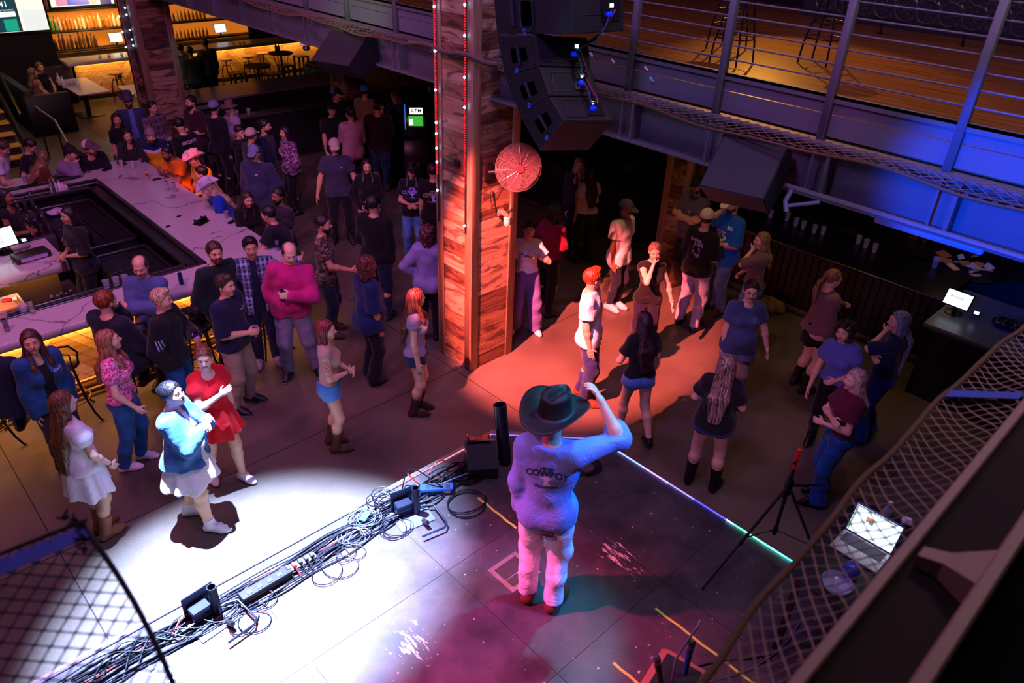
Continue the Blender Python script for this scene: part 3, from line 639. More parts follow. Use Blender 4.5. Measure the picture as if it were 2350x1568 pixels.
        for q in (.93, .8, .62, .42, .22, .02):
            R_ = []
            for a in th:
                x = r0x*.84*(1-.22*max(0, math.sin(a))**3)*math.cos(a)*q; y = r0y*.9*math.sin(a)*q; z = .128-.040*math.exp(-(x/.020)**2)*(1-.3*q)-.012*(q > .9)-.018*max(0, y/.1)**2
                for sx in (-1, 1): z -= .016*math.exp(-((x-sx*.05)/.018)**2-((y-.05)/.03)**2)
                R_.append(pt(x, y, z))
            rows.append(R_)
        V = np.array([p for r_ in rows for p in r_]); R_ = s.Rh@Rx(math.radians(pitch)); org = s.hp((0, -.008, .058)); V = V @ R_.T+org
        f = [(i*n+j, i*n+(j+1) % n, (i+1)*n+(j+1) % n, (i+1)*n+j) for i in range(len(rows)-1) for j in range(n)]
        mi = np.zeros(len(f), int)
        if band: mi[12*n:13*n] = 1; mi[11*n:12*n] = 1
        me = mesh_np(name, V, np.array(f), [m]+([band] if band else []), mi); o = bpy.data.objects.new(name, me); COL.objects.link(o); o.parent = root; return o
    def glasses(s, root):
        mb = MB(); k = s.k
        for sx in (-1, 1): mb.tube([s.hp((sx*.033+.021*math.cos(a), .098-.004*abs(sx), .004+.017*math.sin(a))) for a in np.linspace(0, 2*math.pi, 13)[:-1]], .0022*k, 5, closed=True); mb.tube([s.hp((sx*.054, .094, .008)), s.hp((sx*.079, .01, .006))], .002*k, 5)
        mb.tube([s.hp((-.012, .1, .006)), s.hp((.012, .1, .006))], .002*k, 5); return mb.build('glasses', mat('glasses_frame', '#2a2a30', .3), root)
    def belt(s, root, m, z=.565):
        k = s.k; c = s.pel+s.Rup @ np.array([0, 0, (z-.522)*s.h]); mb = MB()
        a_, b_ = .145*k*s.b, .118*k*s.b; pts = [c+s.Rup @ np.array([a_*math.cos(t), b_*math.sin(t), 0]) for t in np.linspace(0, 2*math.pi, 25)[:-1]]; mb.tube(pts, .012*k, 6, closed=True); return mb.build('belt', m, root)
    def decal(s, garment, root, items, c, back=False, m=None, name='print', yaw=0.):
        """items: (text or outline points, size, dx, dz, arc); projected on the cloth at height c=(x, z)"""
        from mathutils.bvhtree import BVHTree
        me = garment.data; bvh = BVHTree.FromPolygons([tuple(v.co) for v in me.vertices], [tuple(p.vertices) for p in me.polygons])
        mb = MB(); sg = -1 if back else 1
        for it in items:
            v, f = text_mesh(it[0], it[1], bold=it[5] if len(it) > 5 else 0.) if isinstance(it[0], str) else (np.array([(x, y, 0) for x, y in it[0]]), [tuple(range(len(it[0])))])
            if len(v) == 0: continue
            v, f = sub_tris(v, f, .02); arc = it[4] if len(it) > 4 else 0
            out = []
            for p in v:
                x = p[0]+it[2]; z = p[1]+it[3]-arc*p[0]**2; lx = c[0]+(x if not back else -x)*-1*(-1) if False else c[0]+(-x if not back else x)
                o_ = s.T((lx, sg*.6, c[1]+z)); o_ = s.pel+Rz(yaw) @ (o_-s.pel); dr = Rz(yaw) @ (s.Rup @ np.array([0, -sg, 0.]))
                h_, nn, _, _ = bvh.ray_cast(Vector(o_), Vector(dr), 1.2)
                if h_ is None: h_ = Vector(o_)+Vector(dr)*.48
                out.append(np.array(h_)-dr*.004)
            mb.add(out, f)
        return mb.build(name, m, garment, smooth=False)

CAMXY = np.array([0., 0.])
PEOPLE = []
def make_person(label, hx, hy, h, phi, sex='m', skin='#c99a7c', hair=('short', '#2a1c14'), top=None, bottom=None, shoe=None, base=0., group=None, cat='person', depth_fix=None, **kw):
    """hx, hy: where the middle of the head stands in the frame; phi: facing, 0 towards the viewer, 90 to the right, 180 away"""
    kw.pop('seat_drop', 0.); dist = float(np.linalg.norm(np.array(P(hx, hy, base+.9*h))-np.array([0, 0, EYE])))
    kx = {k_: kw.pop(k_) for k_ in ('extra', 'beard', 'hat', 'cap', 'skirt', 'beanie', 'belt', 'glasses', 'jacket', 'hkw') if k_ in kw}
    g = Fig(h, sex, dist=dist, **kw); pos = np.array(P(hx, hy, base+g.hc[2])); kw = kx
    tc = -pos[:2]/np.linalg.norm(pos[:2]); ri = np.array([-tc[1], tc[0]]); ri = ri if ri @ CAMR[0][:2] > 0 else -ri
    f = math.cos(math.radians(phi))*tc+math.sin(math.radians(phi))*ri; rz = math.atan2(f[1], f[0])-math.pi/2
    extra = kw.pop('extra', None); beard = kw.pop('beard', None); hat = kw.pop('hat', None); cap = kw.pop('cap', None); skirt = kw.pop('skirt', None); beanie = kw.pop('beanie', None); belt = kw.pop('belt', None); glasses = kw.pop('glasses', False); jacket = kw.pop('jacket', None); hkw = kw.pop('hkw', {})
    # keep the head over the aimed place: shift root by the head's own offset
    off = Rz(rz) @ np.array([g.hc[0], g.hc[1], 0]); loc = (pos[0]-off[0], pos[1]-off[1], base)
    root = thing('person', label, cat, loc, rz, group); g.root = root; g.loc = np.array(loc); g.rz = rz
    dark = sum(hexc(skin)) < .5
    g.body_o = g.body(root, skin_mat(skin), lip_mat('#9a4a48' if not dark else '#5a2c28'), hair_mat(hair[1]))
    sd = len(PEOPLE)
    if bottom: bt = dict(bottom); bm = bt.pop('m'); g.bot = g.pants(root, bm, seed=sd, **bt)
    if skirt: g.sk = g.skirt(root, skirt.pop('m') if 'm' in skirt else None, seed=sd, **skirt)
    if top: tt = dict(top); tm = tt.pop('m'); g.topo = g.top(root, tm, seed=sd, **tt)
    if jacket: tt = dict(jacket); tm = tt.pop('m'); g.jack = g.top(root, tm, seed=sd+3, name='jacket', **tt)
    if shoe: g.shoes(root, shoe[0], shoe[1] if len(shoe) > 1 else 'sneaker', shoe[2] if len(shoe) > 2 else None)
    hm = hair_mat(*(hair[1:] if len(hair) > 2 else (hair[1],)))
    g.hair(root, hm, hair[0], **hkw)
    if beard: g.beard(root, hair_mat(beard))
    if cap: g.cap(root, *cap)
    if beanie: g.beanie(root, beanie)
    if hat: g.cowboy_hat(root, **hat)
    if belt: g.belt(root, belt)
    if glasses: g.glasses(root)
    if extra: extra(g)
    PEOPLE.append(g); return g
def wpt(g, p): return Rz(g.rz) @ np.array(p, float)+g.loc
def wdir(g, p): return Rz(g.rz) @ np.array(p, float)
# ---------------------------------------------------------------- surfaces
def wood(name, c1, c2, axis=0, scale=1., rough=.65, stain=None):
    m = mat(name, c1, rough); N, L, b = nodes(m); tc = N.new('ShaderNodeTexCoord'); mp = N.new('ShaderNodeMapping')
    sc = [26*scale]*3; sc[axis] = 1.6*scale; mp.inputs['Scale'].default_value = sc
    no = N.new('ShaderNodeTexNoise'); no.inputs['Scale'].default_value = 1; no.inputs['Detail'].default_value = 6; no.inputs['Distortion'].default_value = .6
    L.new(tc.outputs['Object'], mp.inputs[0]); L.new(mp.outputs[0], no.inputs['Vector'])
    r = ramp(m.node_tree, [(.3, c2), (.62, c1)]); L.new(no.outputs['Fac'], r.inputs[0]); out = r.outputs[0]
    if stain:
        mp2 = N.new('ShaderNodeMapping'); s2 = [4.5, 4.5, 4.5]; s2[axis] = 1.4; mp2.inputs['Scale'].default_value = s2
        n2 = N.new('ShaderNodeTexNoise'); n2.inputs['Scale'].default_value = 1.6; n2.inputs['Detail'].default_value = 5; n2.inputs['Distortion'].default_value = 1.4
        L.new(tc.outputs['Object'], mp2.inputs[0]); L.new(mp2.outputs[0], n2.inputs['Vector'])
        r2 = ramp(m.node_tree, [(.50, (0, 0, 0)), (.60, (1, 1, 1))]); L.new(n2.outputs['Fac'], r2.inputs[0])
        mx = N.new('ShaderNodeMix'); mx.data_type = 'RGBA'; mx.inputs[7].default_value = (*hexc(stain), 1); ml = N.new('ShaderNodeMath'); ml.operation = 'MULTIPLY'; ml.inputs[1].default_value = .75
        L.new(r2.outputs[0], ml.inputs[0]); L.new(ml.outputs[0], mx.inputs[0]); L.new(out, mx.inputs[6]); out = mx.outputs[2]
    L.new(out, b.inputs['Base Color']); bp = N.new('ShaderNodeBump'); bp.inputs['Strength'].default_value = .25; bp.inputs['Distance'].default_value = .002
    L.new(no.outputs['Fac'], bp.inputs['Height']); L.new(bp.outputs[0], b.inputs['Normal']); return m
def concrete():
    m = mat('dance_floor_concrete', '#8c7a68', .42, spec=.4); N, L, b = nodes(m); tc = N.new('ShaderNodeTexCoord')
    n1 = N.new('ShaderNodeTexNoise'); n1.inputs['Scale'].default_value = .9; n1.inputs['Detail'].default_value = 8; L.new(tc.outputs['Object'], n1.inputs['Vector'])
    r = ramp(m.node_tree, [(.3, '#534942'), (.7, '#706456')]); L.new(n1.outputs['Fac'], r.inputs[0])
    n2 = N.new('ShaderNodeTexNoise'); n2.inputs['Scale'].default_value = 55; n2.inputs['Detail'].default_value = 3; L.new(tc.outputs['Object'], n2.inputs['Vector'])
    r2 = ramp(m.node_tree, [(.3, (.78,)*3), (.7, (1.,)*3)]); L.new(n2.outputs['Fac'], r2.inputs[0])
    mx = N.new('ShaderNodeMix'); mx.data_type = 'RGBA'; mx.blend_type = 'MULTIPLY'; mx.inputs[0].default_value = 1; L.new(r.outputs[0], mx.inputs[6]); L.new(r2.outputs[0], mx.inputs[7]); L.new(mx.outputs[2], b.inputs['Base Color'])
    r3 = ramp(m.node_tree, [(.3, (.3,)*3), (.7, (.6,)*3)]); L.new(n1.outputs['Fac'], r3.inputs[0]); L.new(r3.outputs[0], b.inputs['Roughness']); return m
def stage_black():
    m = mat('stage_paint', '#2a2628', .38, spec=.5); N, L, b = nodes(m); tc = N.new('ShaderNodeTexCoord')
    n1 = N.new('ShaderNodeTexNoise'); n1.inputs['Scale'].default_value = 2.2; n1.inputs['Detail'].default_value = 9; n1.inputs['Roughness'].default_value = .65; L.new(tc.outputs['Object'], n1.inputs['Vector'])
    r = ramp(m.node_tree, [(.35, '#2b2728'), (.65, '#4a4344')]); L.new(n1.outputs['Fac'], r.inputs[0])
    # small flecks of bare wood
    v = N.new('ShaderNodeTexNoise'); v.inputs['Scale'].default_value = 34; v.inputs['Detail'].default_value = 2; L.new(tc.outputs['Object'], v.inputs['Vector'])
    r2 = ramp(m.node_tree, [(.735, (0, 0, 0)), (.755, (1, 1, 1))]); L.new(v.outputs['Fac'], r2.inputs[0])
    # worn streaks, gathered in two patches
    mp = N.new('ShaderNodeMapping'); mp.inputs['Scale'].default_value = (34, 7, 1); mp.inputs['Rotation'].default_value = (0, 0, .25); L.new(tc.outputs['Object'], mp.inputs[0])
    v2 = N.new('ShaderNodeTexNoise'); v2.inputs['Scale'].default_value = 1.; v2.inputs['Detail'].default_value = 6; v2.inputs['Roughness'].default_value = .7; L.new(mp.outputs[0], v2.inputs['Vector'])
    acc = None
    for (cx, cy, rx, ry) in ((1.98, 2.92, .32, .42), (3.75, 2.45, .28, .55), (1.45, 3.45, .12, .15), (3.2, 1.6, .12, .3)):
        mq = N.new('ShaderNodeMapping'); mq.inputs['Location'].default_value = (-cx/rx, -cy/ry, 0); mq.inputs['Scale'].default_value = (1/rx, 1/ry, 0); L.new(tc.outputs['Object'], mq.inputs[0])
        ln = N.new('ShaderNodeVectorMath'); ln.operation = 'LENGTH'; L.new(mq.outputs[0], ln.inputs[0])
        mr = N.new('ShaderNodeMapRange'); mr.inputs[1].default_value = 1.3; mr.inputs[2].default_value = 0; mr.inputs[3].default_value = -.3; mr.inputs[4].default_value = .14; L.new(ln.outputs['Value'], mr.inputs[0])
        if acc is None: acc = mr.outputs[0]
        else:
            mm = N.new('ShaderNodeMath'); mm.operation = 'MAXIMUM'; L.new(acc, mm.inputs[0]); L.new(mr.outputs[0], mm.inputs[1]); acc = mm.outputs[0]
    ad = N.new('ShaderNodeMath'); ad.operation = 'ADD'; L.new(v2.outputs['Fac'], ad.inputs[0]); L.new(acc, ad.inputs[1])
    r3 = ramp(m.node_tree, [(.60, (0, 0, 0)), (.63, (1, 1, 1))]); L.new(ad.outputs[0], r3.inputs[0])
    mxm = N.new('ShaderNodeMath'); mxm.operation = 'MAXIMUM'; L.new(r2.outputs[0], mxm.inputs[0]); L.new(r3.outputs[0], mxm.inputs[1])
    mx = N.new('ShaderNodeMix'); mx.data_type = 'RGBA'; mx.inputs[7].default_value = (*hexc('#c8b8a8'), 1); L.new(mxm.outputs[0], mx.inputs[0]); L.new(r.outputs[0], mx.inputs[6]); L.new(mx.outputs[2], b.inputs['Base Color'])
    return m
def marble():
    m = mat('white_marble', '#c0b6bc', .22, spec=.5); N, L, b = nodes(m); tc = N.new('ShaderNodeTexCoord')
    n0 = N.new('ShaderNodeTexNoise'); n0.inputs['Scale'].default_value = 1.3; n0.inputs['Detail'].default_value = 6; L.new(tc.outputs['Object'], n0.inputs['Vector'])
    n1 = N.new('ShaderNodeTexVoronoi'); n1.feature = 'DISTANCE_TO_EDGE'; n1.inputs['Scale'].default_value = 1.35
    mx0 = N.new('ShaderNodeMix'); mx0.data_type = 'VECTOR'; mx0.inputs[0].default_value = .55; L.new(tc.outputs['Object'], mx0.inputs[4]); L.new(n0.outputs['Color'], mx0.inputs[5]); L.new(mx0.outputs[1], n1.inputs['Vector'])
    r = ramp(m.node_tree, [(0, '#6a5c6c'), (.004, '#8a7c8a'), (.011, '#bab0b6'), (1, '#c6bcc2')]); L.new(n1.outputs['Distance'], r.inputs[0]); L.new(r.outputs[0], b.inputs['Base Color']); return m
M_BLK = mat('matte_black', '#0b0b0d', .6); M_BLK2 = mat('satin_black', '#121216', .35, spec=.5); M_STEEL = mat('brushed_steel', '#8a8890', .3, metal=.9)
M_DARK = mat('dark_wall_paint', '#0c0b0e', .8); M_GREY = mat('grey_steel_paint', '#56585e', .55, bump=.15, bscale=30); M_WHITE = mat('white_plastic', '#d8d8dc', .4)
M_CONC, M_STG, M_MARB = concrete(), stage_black(), marble()
WOODS = [wood('reclaimed_board_pale', '#b59474', '#8a6648', 1, stain='#3a1c14'), wood('reclaimed_board_mid', '#9a7250', '#6a4830', 1, stain='#34180f'), wood('reclaimed_board_dark', '#754c34', '#45281a', 1, stain='#2a120c'), wood('corner_post_wood', '#a98a6c', '#85664a', 2)]
WOODX = [wood('reclaimed_board_pale_x', '#b59474', '#8a6648', 0, stain='#3a1c14'), wood('reclaimed_board_mid_x', '#9a7250', '#6a4830', 0, stain='#34180f'), wood('reclaimed_board_dark_x', '#754c34', '#45281a', 0, stain='#2a120c')]

# ---------------------------------------------------------------- room shell
X0, X1, Y0, Y1, ZC = -9., 15.5, -9., 27., 11.
mb = MB(); mb.box((X0, Y0, -.1), (X1, Y1, 0)); struct(mb.build('floor', M_CONC, smooth=False))
mb = MB()
for (a, b) in (((.47, -9), (.47, 27)), ((5.35, -9), (5.35, 27))): mb.box((a[0]-.005, a[1], 0), (b[0]+.005, b[1], .0015))
for (a, b) in (((-9, 6.5), (15, 6.5)), ((-9, 11.4), (15, 11.4)), ((-9, 1.6), (15, 1.6))): mb.box((a[0], a[1]-.005, 0), (b[0], a[1]+.005, .0016))
struct(mb.build('trim_1', mat('floor_joint_sealant', '#1c1613', .8), smooth=False))
for nme, lo, hi in (('wall_left', (X0-.2, Y0, 0), (X0, Y1, ZC)), ('wall_right', (X1, Y0, 0), (X1+.2, Y1, ZC)), ('wall_front', (X0, Y0-.2, 0), (X1, Y0, ZC)), ('wall_back', (X0, Y1, 0), (X1, Y1+.2, ZC)), ('ceiling', (X0, Y0, ZC), (X1, Y1, ZC+.1))):
    mb = MB(); mb.box(lo, hi); struct(mb.build(nme, M_DARK, smooth=False))
# stage
SE, SL, SZ = 4.79, 4.33, .9
poly = [(-6.5, -5), (SE, -5), (SE, SL-.76), (SE-.76, SL), (-6.5, SL)]
st = thing('stage', 'low black painted stage with scuffed deck and metal edge trim', 'stage')
mb = MB(); mb.prism(poly, 0, SZ-.03); mb.build('riser', mat('stage_skirt_black', '#101012', .8), st, smooth=False)
mb = MB(); mb.prism(poly, SZ-.03, SZ); mb.build('deck', M_STG, st, smooth=False)
mb = MB(); e = [(-6.5, SL), (SE-.76, SL), (SE, SL-.76), (SE, -5)]
M_ALU = mat('edge_aluminium', '#b8a8a0', .28, metal=.85)
for (a, b) in zip(e[:-1], e[1:]):
    for k, (off, hz) in enumerate(((.0, .022), (.030, .012), (.052, .006))): mb.tube([(a[0]+off*.7, a[1]+off*.7, SZ+hz-.03+.016), (b[0]+off*.7, b[1]+off*.7, SZ+hz-.03+.016)], .011, 6)
mb.build('edge_trim', M_ALU, st)
def strip(name, pts, cols, r, es, parent, matname):
    m = mat(matname, '#202020', .4); N, L, b = nodes(m)
    # each span its own diode colour
    for i, (p, q) in enumerate(zip(pts[:-1], pts[1:])):
        mm = mat('%s_%d' % (matname, i), '#404040', .4, emit=cols[i], estr=es if not hasattr(es, '__len__') else es[i]); t = MB(); t.tube([p, q], r, 6); t.build(name, mm, parent)
yy = [3.57, 3.0, 2.7, 2.42, 2.2, 2.08, 2.0, 1.9, 1.72, 1.5, 1.26]
strip('led_strip', [(SE-.012, y, SZ+.012) for y in yy], ['#8090ff', '#9a86ff', '#8f7cff', '#5048ff', '#4848ff', '#78c8ff', '#50ffb0', '#60ffc0', '#50f0e0', '#30e8e8'], .0075, [3, 3, 2.2, 2.2, 3, 5, 3, 4, 5, 5], st, 'stage_led')
strip('led_strip', [(-4, SL-.012, SZ+.010), (.9, SL-.012, SZ+.010), (2.9, SL-.012, SZ+.010), (SE-.77, SL-.012, SZ+.010), (SE-.012, SL-.77, SZ+.010)], ['#9080ff', '#b8b0ff', '#ff90a8', '#9070ff'], .006, [1.5, 1., 1.6, 1.4], st, 'stage_led_left')
M_TAPE = mat('spike_tape', '#b9d84a', .6); 
for (x, ya, yb, lbl) in ((3.33, 3.23, 3.73, 'strip of yellow-green floor tape beside the smoke machine cables'), (3.555, .95, 1.92, 'long strip of yellow-green floor tape right of the speaking stool'), (2.95, 1.2, 1.83, 'strip of yellow tape left of the microphone stool'), (1.365, 3.2, 3.74, 'strip of pale tape in the bright pool on the stage')):
    mb = MB(); n = 9; pts = [(x+.004*math.sin(i*2.1), ya+(yb-ya)*i/n) for i in range(n+1)]
    for i in range(n): mb.add([(pts[i][0]-.011, pts[i][1], SZ+.0015), (pts[i][0]+.011, pts[i][1], SZ+.0015), (pts[i+1][0]+.011, pts[i+1][1], SZ+.0015), (pts[i+1][0]-.011, pts[i+1][1], SZ+.0015)], [(0, 1, 2, 3)])
    tag(mb.build('floor_tape', M_TAPE, smooth=False), lbl, 'tape', 'tape marks on the stage')
# deck seams
mb = MB()
for x in (.15, 1.37, 2.59, 3.81): mb.box((x-.002, -5, SZ), (x+.002, SL-.1, SZ+.0008))
for y in (-.4, .82, 2.04, 3.26): mb.box((-6, y-.002, SZ), (SE-.05, y+.002, SZ+.0009))
mb.build('deck_seam', mat('seam_dark', '#0a0808', .9), st, smooth=False)
# floor pocket
fp = thing('floor_pocket', 'hinged metal cable pocket set in the stage beside the cowboy', 'floor box', (2.99, 2.90, SZ))
mb = MB(); mb.box((-.155, -.15, 0), (.155, .15, .006), .002); mb.build('frame', mat('worn_plate', '#b08c88', .45, metal=.5, noise='#6a4a48', nscale=30), fp)
mb = MB(); mb.box((-.115, -.02, .006), (.115, .11, .009)); mb.box((-.115, -.11, .006), (.0, -.03, .008)); mb.build('lid', mat('pocket_lid', '#4a3030', .5, metal=.4), fp)
mb = MB(); mb.box((.01, -.11, .006), (.115, -.03, .008)); mb.build('plate', mat('pocket_bare', '#d8c0b8', .5), fp)
# confetti scraps
for i, (px, py) in enumerate(((365, 1508), (372, 1528), (388, 1538), (352, 1545), (404, 1520), (383, 1503), (360, 1562), (345, 1530), (395, 1560))):
    x, y, z = P(px, py, SZ); a = rng.uniform(0, 3); mb = MB(); mb.obox((0, 0, .002), (.05, .02, .001), Rz(a)); o = mb.build('paper_scrap', M_WHITE, loc=(x, y, SZ)); tag(o, 'small white paper scrap on the stage near the rope net', 'paper', 'paper scraps on the stage')

# ---------------------------------------------------------------- timber columns
def column(loc, wx, wy, h, label, sag=0.):
    t = thing('timber_column', label, 'column', loc); pw = .105
    mb = MB()
    for (cx, cy) in ((0, 0), (wx, 0), (0, wy), (wx, wy)):
        sx, sy = (1 if cx == 0 else -1), (1 if cy == 0 else -1)
        mb.box((cx-sx*.022, cy-sy*.022, 0), (cx+sx*pw, cy, h), .004); mb.box((cx-sx*.022, cy, 0), (cx, cy+sy*pw, h), .004)
    mb.build('corner_post', WOODS[3], t)
    for face in range(4):
        mb = MB(); z = 0; R2 = random.Random(int(loc[0]*10)+face)
        while z < h:
            dz = R2.choice([.09, .13, .15, .19, .19, .24]); d = R2.uniform(-.003, .003); mb.mi = R2.choice([0, 0, 1, 1, 2]); z2 = min(z+dz-.003, h)
            if face == 0: mb.box((-.006-d, pw*.8, z), (.03, wy-pw*.8, z2), .002)
            elif face == 1: mb.box((pw*.8, -.006-d, z), (wx-pw*.8, .03, z2), .002)
            elif face == 2: mb.box((wx-.03, pw*.8, z), (wx+.006+d, wy-pw*.8, z2), .002)
            else: mb.box((pw*.8, wy-.03, z), (wx-pw*.8, wy+.006+d, z2), .002)
            z += dz
        mb.build('planking', WOODS[:3] if face in (0, 2) else WOODX, t, smooth=False)
    mb = MB(); mb.box((.03, .03, 0), (wx-.03, wy-.03, h)); mb.build('core', M_BLK, t); return t
colm = column((5.5, 6.35, 0), .72, .63, 10.5, 'big reclaimed-wood column lit red beside the dance floor')
coll = column((5.5, 16.5, 0), .72, .66, 10.5, 'plank-clad column at the far left, next to the back bar')
col2 = column((10.0, 6.27, 0), .37, .46, 3.9, 'short plank-clad column at the right-hand bar, behind the white jeans man')
col3 = column((10.02, 16.3, 0), .55, .6, 3.9, 'weathered grey column at the back, under the wedge speaker')
# light strings on the columns
def light_string(x, y, ztop, zbot, bulbs, label, face='x'):
    t = thing('light_string', label, 'string lights', (x, y, 0), 0, 'light strings hanging on the columns')
    mb = MB(); mb.tube([(0, 0, zbot), (0, 0, ztop)], .009, 6); mb.build('cord', M_BLK, t)
    mb = MB(); z = max(zbot+.15, 2.6) if x < 8 and y < 8 else zbot+.1
    while z < ztop: mb.obox((-.011, -.002, z), (.010, .016, .013), np.eye(3)); z += .026
    if y > 8: mb = MB(); mb.box((-.012, 0, 1.9), (-.01, .004, 1.95))
    o = mb.build('red_diode' if y < 8 else 'clip', mat('red_diode', '#400808', .4, emit='#ff1418', estr=2.2), t); o['kind'] = 'stuff'
    for bz in bulbs:
        mb = MB(); mb.lathe([(.001, -.016), (.011, -.010), (.015, 0), (.011, .010), (.001, .016)], (-.018, -.004, bz), 10); mb.build('bulb', mat('blue_white_bulb', '#c0d0ff', .3, emit='#a8c4ff', estr=22), t)
    return t
b1 = [PX(1015, p, 5.46)[2] for p in (18, 120, 210, 285, 310, 343, 375, 440)]; b2 = [PX(1073, p, 5.46)[2] for p in (11, 82, 178, 247, 520)]
light_string(5.458, 6.93, 8.8, PX(1018, 512, 5.46)[2], b1, 'string of red and blue-white lights down the left edge of the red column')
light_string(5.458, 6.42, 8.8, PX(1070, 537, 5.46)[2], b2, 'string of red and blue-white lights nearer the corner of the red column')
light_string(5.458, 16.62, 8.8, 1.75, [PX(a, b, 5.46)[2] for a, b in ((310, 25), (311, 40), (319, 76), (323, 98), (326, 112))], 'string of white lights on the far left column, nearer edge')
light_string(5.458, 17.08, 8.8, 1.6, [PX(a, b, 5.46)[2] for a, b in ((296, 45), (300, 80), (309, 116))], 'string of white lights on the far left column, outer edge')
# wall outlet on column
t = thing('wall_outlet', 'black power outlet plate on the left face of the red column', 'outlet', PX(1047, 375, 5.47)); mb = MB(); mb.box((-.012, -.045, -.04), (.022, .045, .04), .004); mb.build('plate', M_BLK2, t)
mb = MB(); [mb.box((-.014, y-.012, -.015), (-.011, y+.012, .015)) for y in (-.02, .02)]; mb.build('socket', mat('socket_dark', '#3a2020', .5), t)
# fan on the column
fc = np.array(PY(1190, 385, 5.93)); ft = thing('wall_fan', 'round red-lit metal wall fan on an arm from the column', 'fan', tuple(fc))
nd = np.array([0, 0, EYE])-fc; nd = nd/np.linalg.norm(nd); nd = nd*.6+np.array([0, -1, -.15])*.4; Rf = aim(nd); RF = .275
fm = mat('fan_wire', '#c8a8a8', .35, metal=.6)
for sgn, nm in ((1, 'front_guard'), (-1, 'rear_guard')):
    mb = MB()
    for i in range(19):
        r_ = RF*(.24+.76*i/18); z_ = sgn*(.075*(1-(r_/RF)**3)); mb.tube([tuple(Rf @ np.array([r_*math.cos(a), r_*math.sin(a), z_])) for a in np.linspace(0, 2*math.pi, 33)[:-1]], .0016 if i < 18 else .005, 4, closed=True)
    for k in range(12):
        a = k*math.pi/6; mb.tube([tuple(Rf @ np.array([r_*math.cos(a), r_*math.sin(a), sgn*(.078*(1-(r_/RF)**3))])) for r_ in np.linspace(.05, RF, 7)], .0018, 4)
    mb.build(nm, fm, ft)
for k in range(3):
    mb = MB(); V = []; 
    for i in range(8):
        r_ = .04+(RF-.07)*i/7; wdt = .10*math.sin(.5+i/7*2.2)
        for j in range(5):
            a = k*2.094+(j-2)*wdt/max(r_, .06)*.5+.25*i/7; V.append(Rf @ np.array([r_*math.cos(a), r_*math.sin(a), (j-2)*.012]))
    mb.add(V, [(i*5+j, i*5+j+1, (i+1)*5+j+1, (i+1)*5+j) for i in range(7) for j in range(4)]); mb.build('blade', mat('fan_blade', '#6a3a44', .4, metal=.5), ft)
mb = MB(); mb.lathe([(.001, .084), (.045, .082), (.048, .07), (.047, .03), (.001, .03)], n=20, R=Rf); mb.build('hub', mat('fan_hub', '#803038', .4), ft)
mb = MB(); mb.lathe([(.001, -.03), (.085, -.035), (.088, -.14), (.06, -.18), (.001, -.185)], n=20, R=Rf); mb.build('motor', M_BLK2, ft)
back = Rf @ np.array([0, 0, -.15]); wallp = np.array(PY(1120, 395, 6.34))-fc
mb = MB(); mb.tube([back, back*.5+wallp*.5+np.array([0, 0, -.03]), wallp], .022, 8); mb.obox(wallp+np.array([0, -.01, 0]), (.14, .02, .2), np.eye(3), .01); mb.build('bracket', mat('bracket_black', '#1c1418', .4), ft)
mb = MB(); mb.tube([back+[0, 0, -.05], back+[-.02, .1, -.22], wallp+[.04, -.03, -.45], wallp+[.02, -.02, -.2]], .007, 6); mb.build('power_cord', M_BLK, ft)
jl = thing('jelly_jar_light', 'ribbed glass bulkhead lamp on the right face of the red column', 'wall lamp', PY(1150, 490, 6.33))
mb = MB(); mb.box((-.07, -.03, -.02), (.03, .01, .07), .01); mb.tube([(-.02, -.03, .03), (-.02, -.09, .03), (.0, -.11, .0)], .035, 10); mb.build('housing', mat('lamp_cast', '#b8907c', .4, metal=.6), jl)
mb = MB(); mb.lathe([(.038, 0), (.045, -.02), (.042, -.04), (.045, -.06), (.042, -.08), (.044, -.10), (.03, -.125), (.001, -.13)], (.0, -.11, 0), 14); mb.build('glass_jar', mat('lamp_glass', '#d8c4bc', .15, spec=.8), jl)

# ---------------------------------------------------------------- balcony: beam, deck, rail, net
PY_ = [-2.2, -1.25, -.3, .65, 1.60, 2.56, 3.53, 4.50, 5.45, 8.21, 9.3, 10.36, 11.4, 12.45, 13.5, 14.55, 15.6]
ZB0, ZB1 = 3.53, 3.97
for (ya, yb, lb) in ((-4, 6.34, 'long dark steel girder along the right-hand balcony edge'), (6.99, 16.49, 'dark steel girder between the two tall timber columns'), (17.17, 23.9, 'dark steel girder beyond the far left column')):
    t = thing('steel_girder', lb, 'girder', (0, 0, 0)); mb = MB(); mb.box((5.90, ya, ZB0), (5.93, yb, ZB1)); mb.build('web', M_GREY, t, smooth=False)
    mb = MB(); mb.box((5.75, ya, ZB0), (6.08, yb, ZB0+.025), .003); mb.box((5.75, ya, ZB1-.025), (6.08, yb, ZB1), .003); mb.build('flange', M_GREY, t, smooth=False)
    for y in PY_:
        if ya < y < yb: mb = MB(); mb.box((5.765, y-.15, ZB0+.025), (5.90, y-.12, ZB1-.025)); mb.box((5.765, y-.02, ZB0+.025), (5.775, y+.0, ZB1-.025)); mb.build('stiffener', M_GREY, t, smooth=False)
mfl = wood('lounge_floor_boards', '#8a5c28', '#5c3a16', 1, .6, .34)
mb = MB(); mb.box((5.95, -4, 3.90), (13.2, 23.9, 3.985)); o = mb.build('floor', [mfl], smooth=False); struct(o); o.name = 'floor_balcony'
M_PANEL = mat('kick_panel_metal', '#5c6068', .5, bump=.1, bscale=20)
pr_ = thing('balcony_railing', 'steel balcony railing of posts, thin rods and kick panels along the far edge', 'railing')
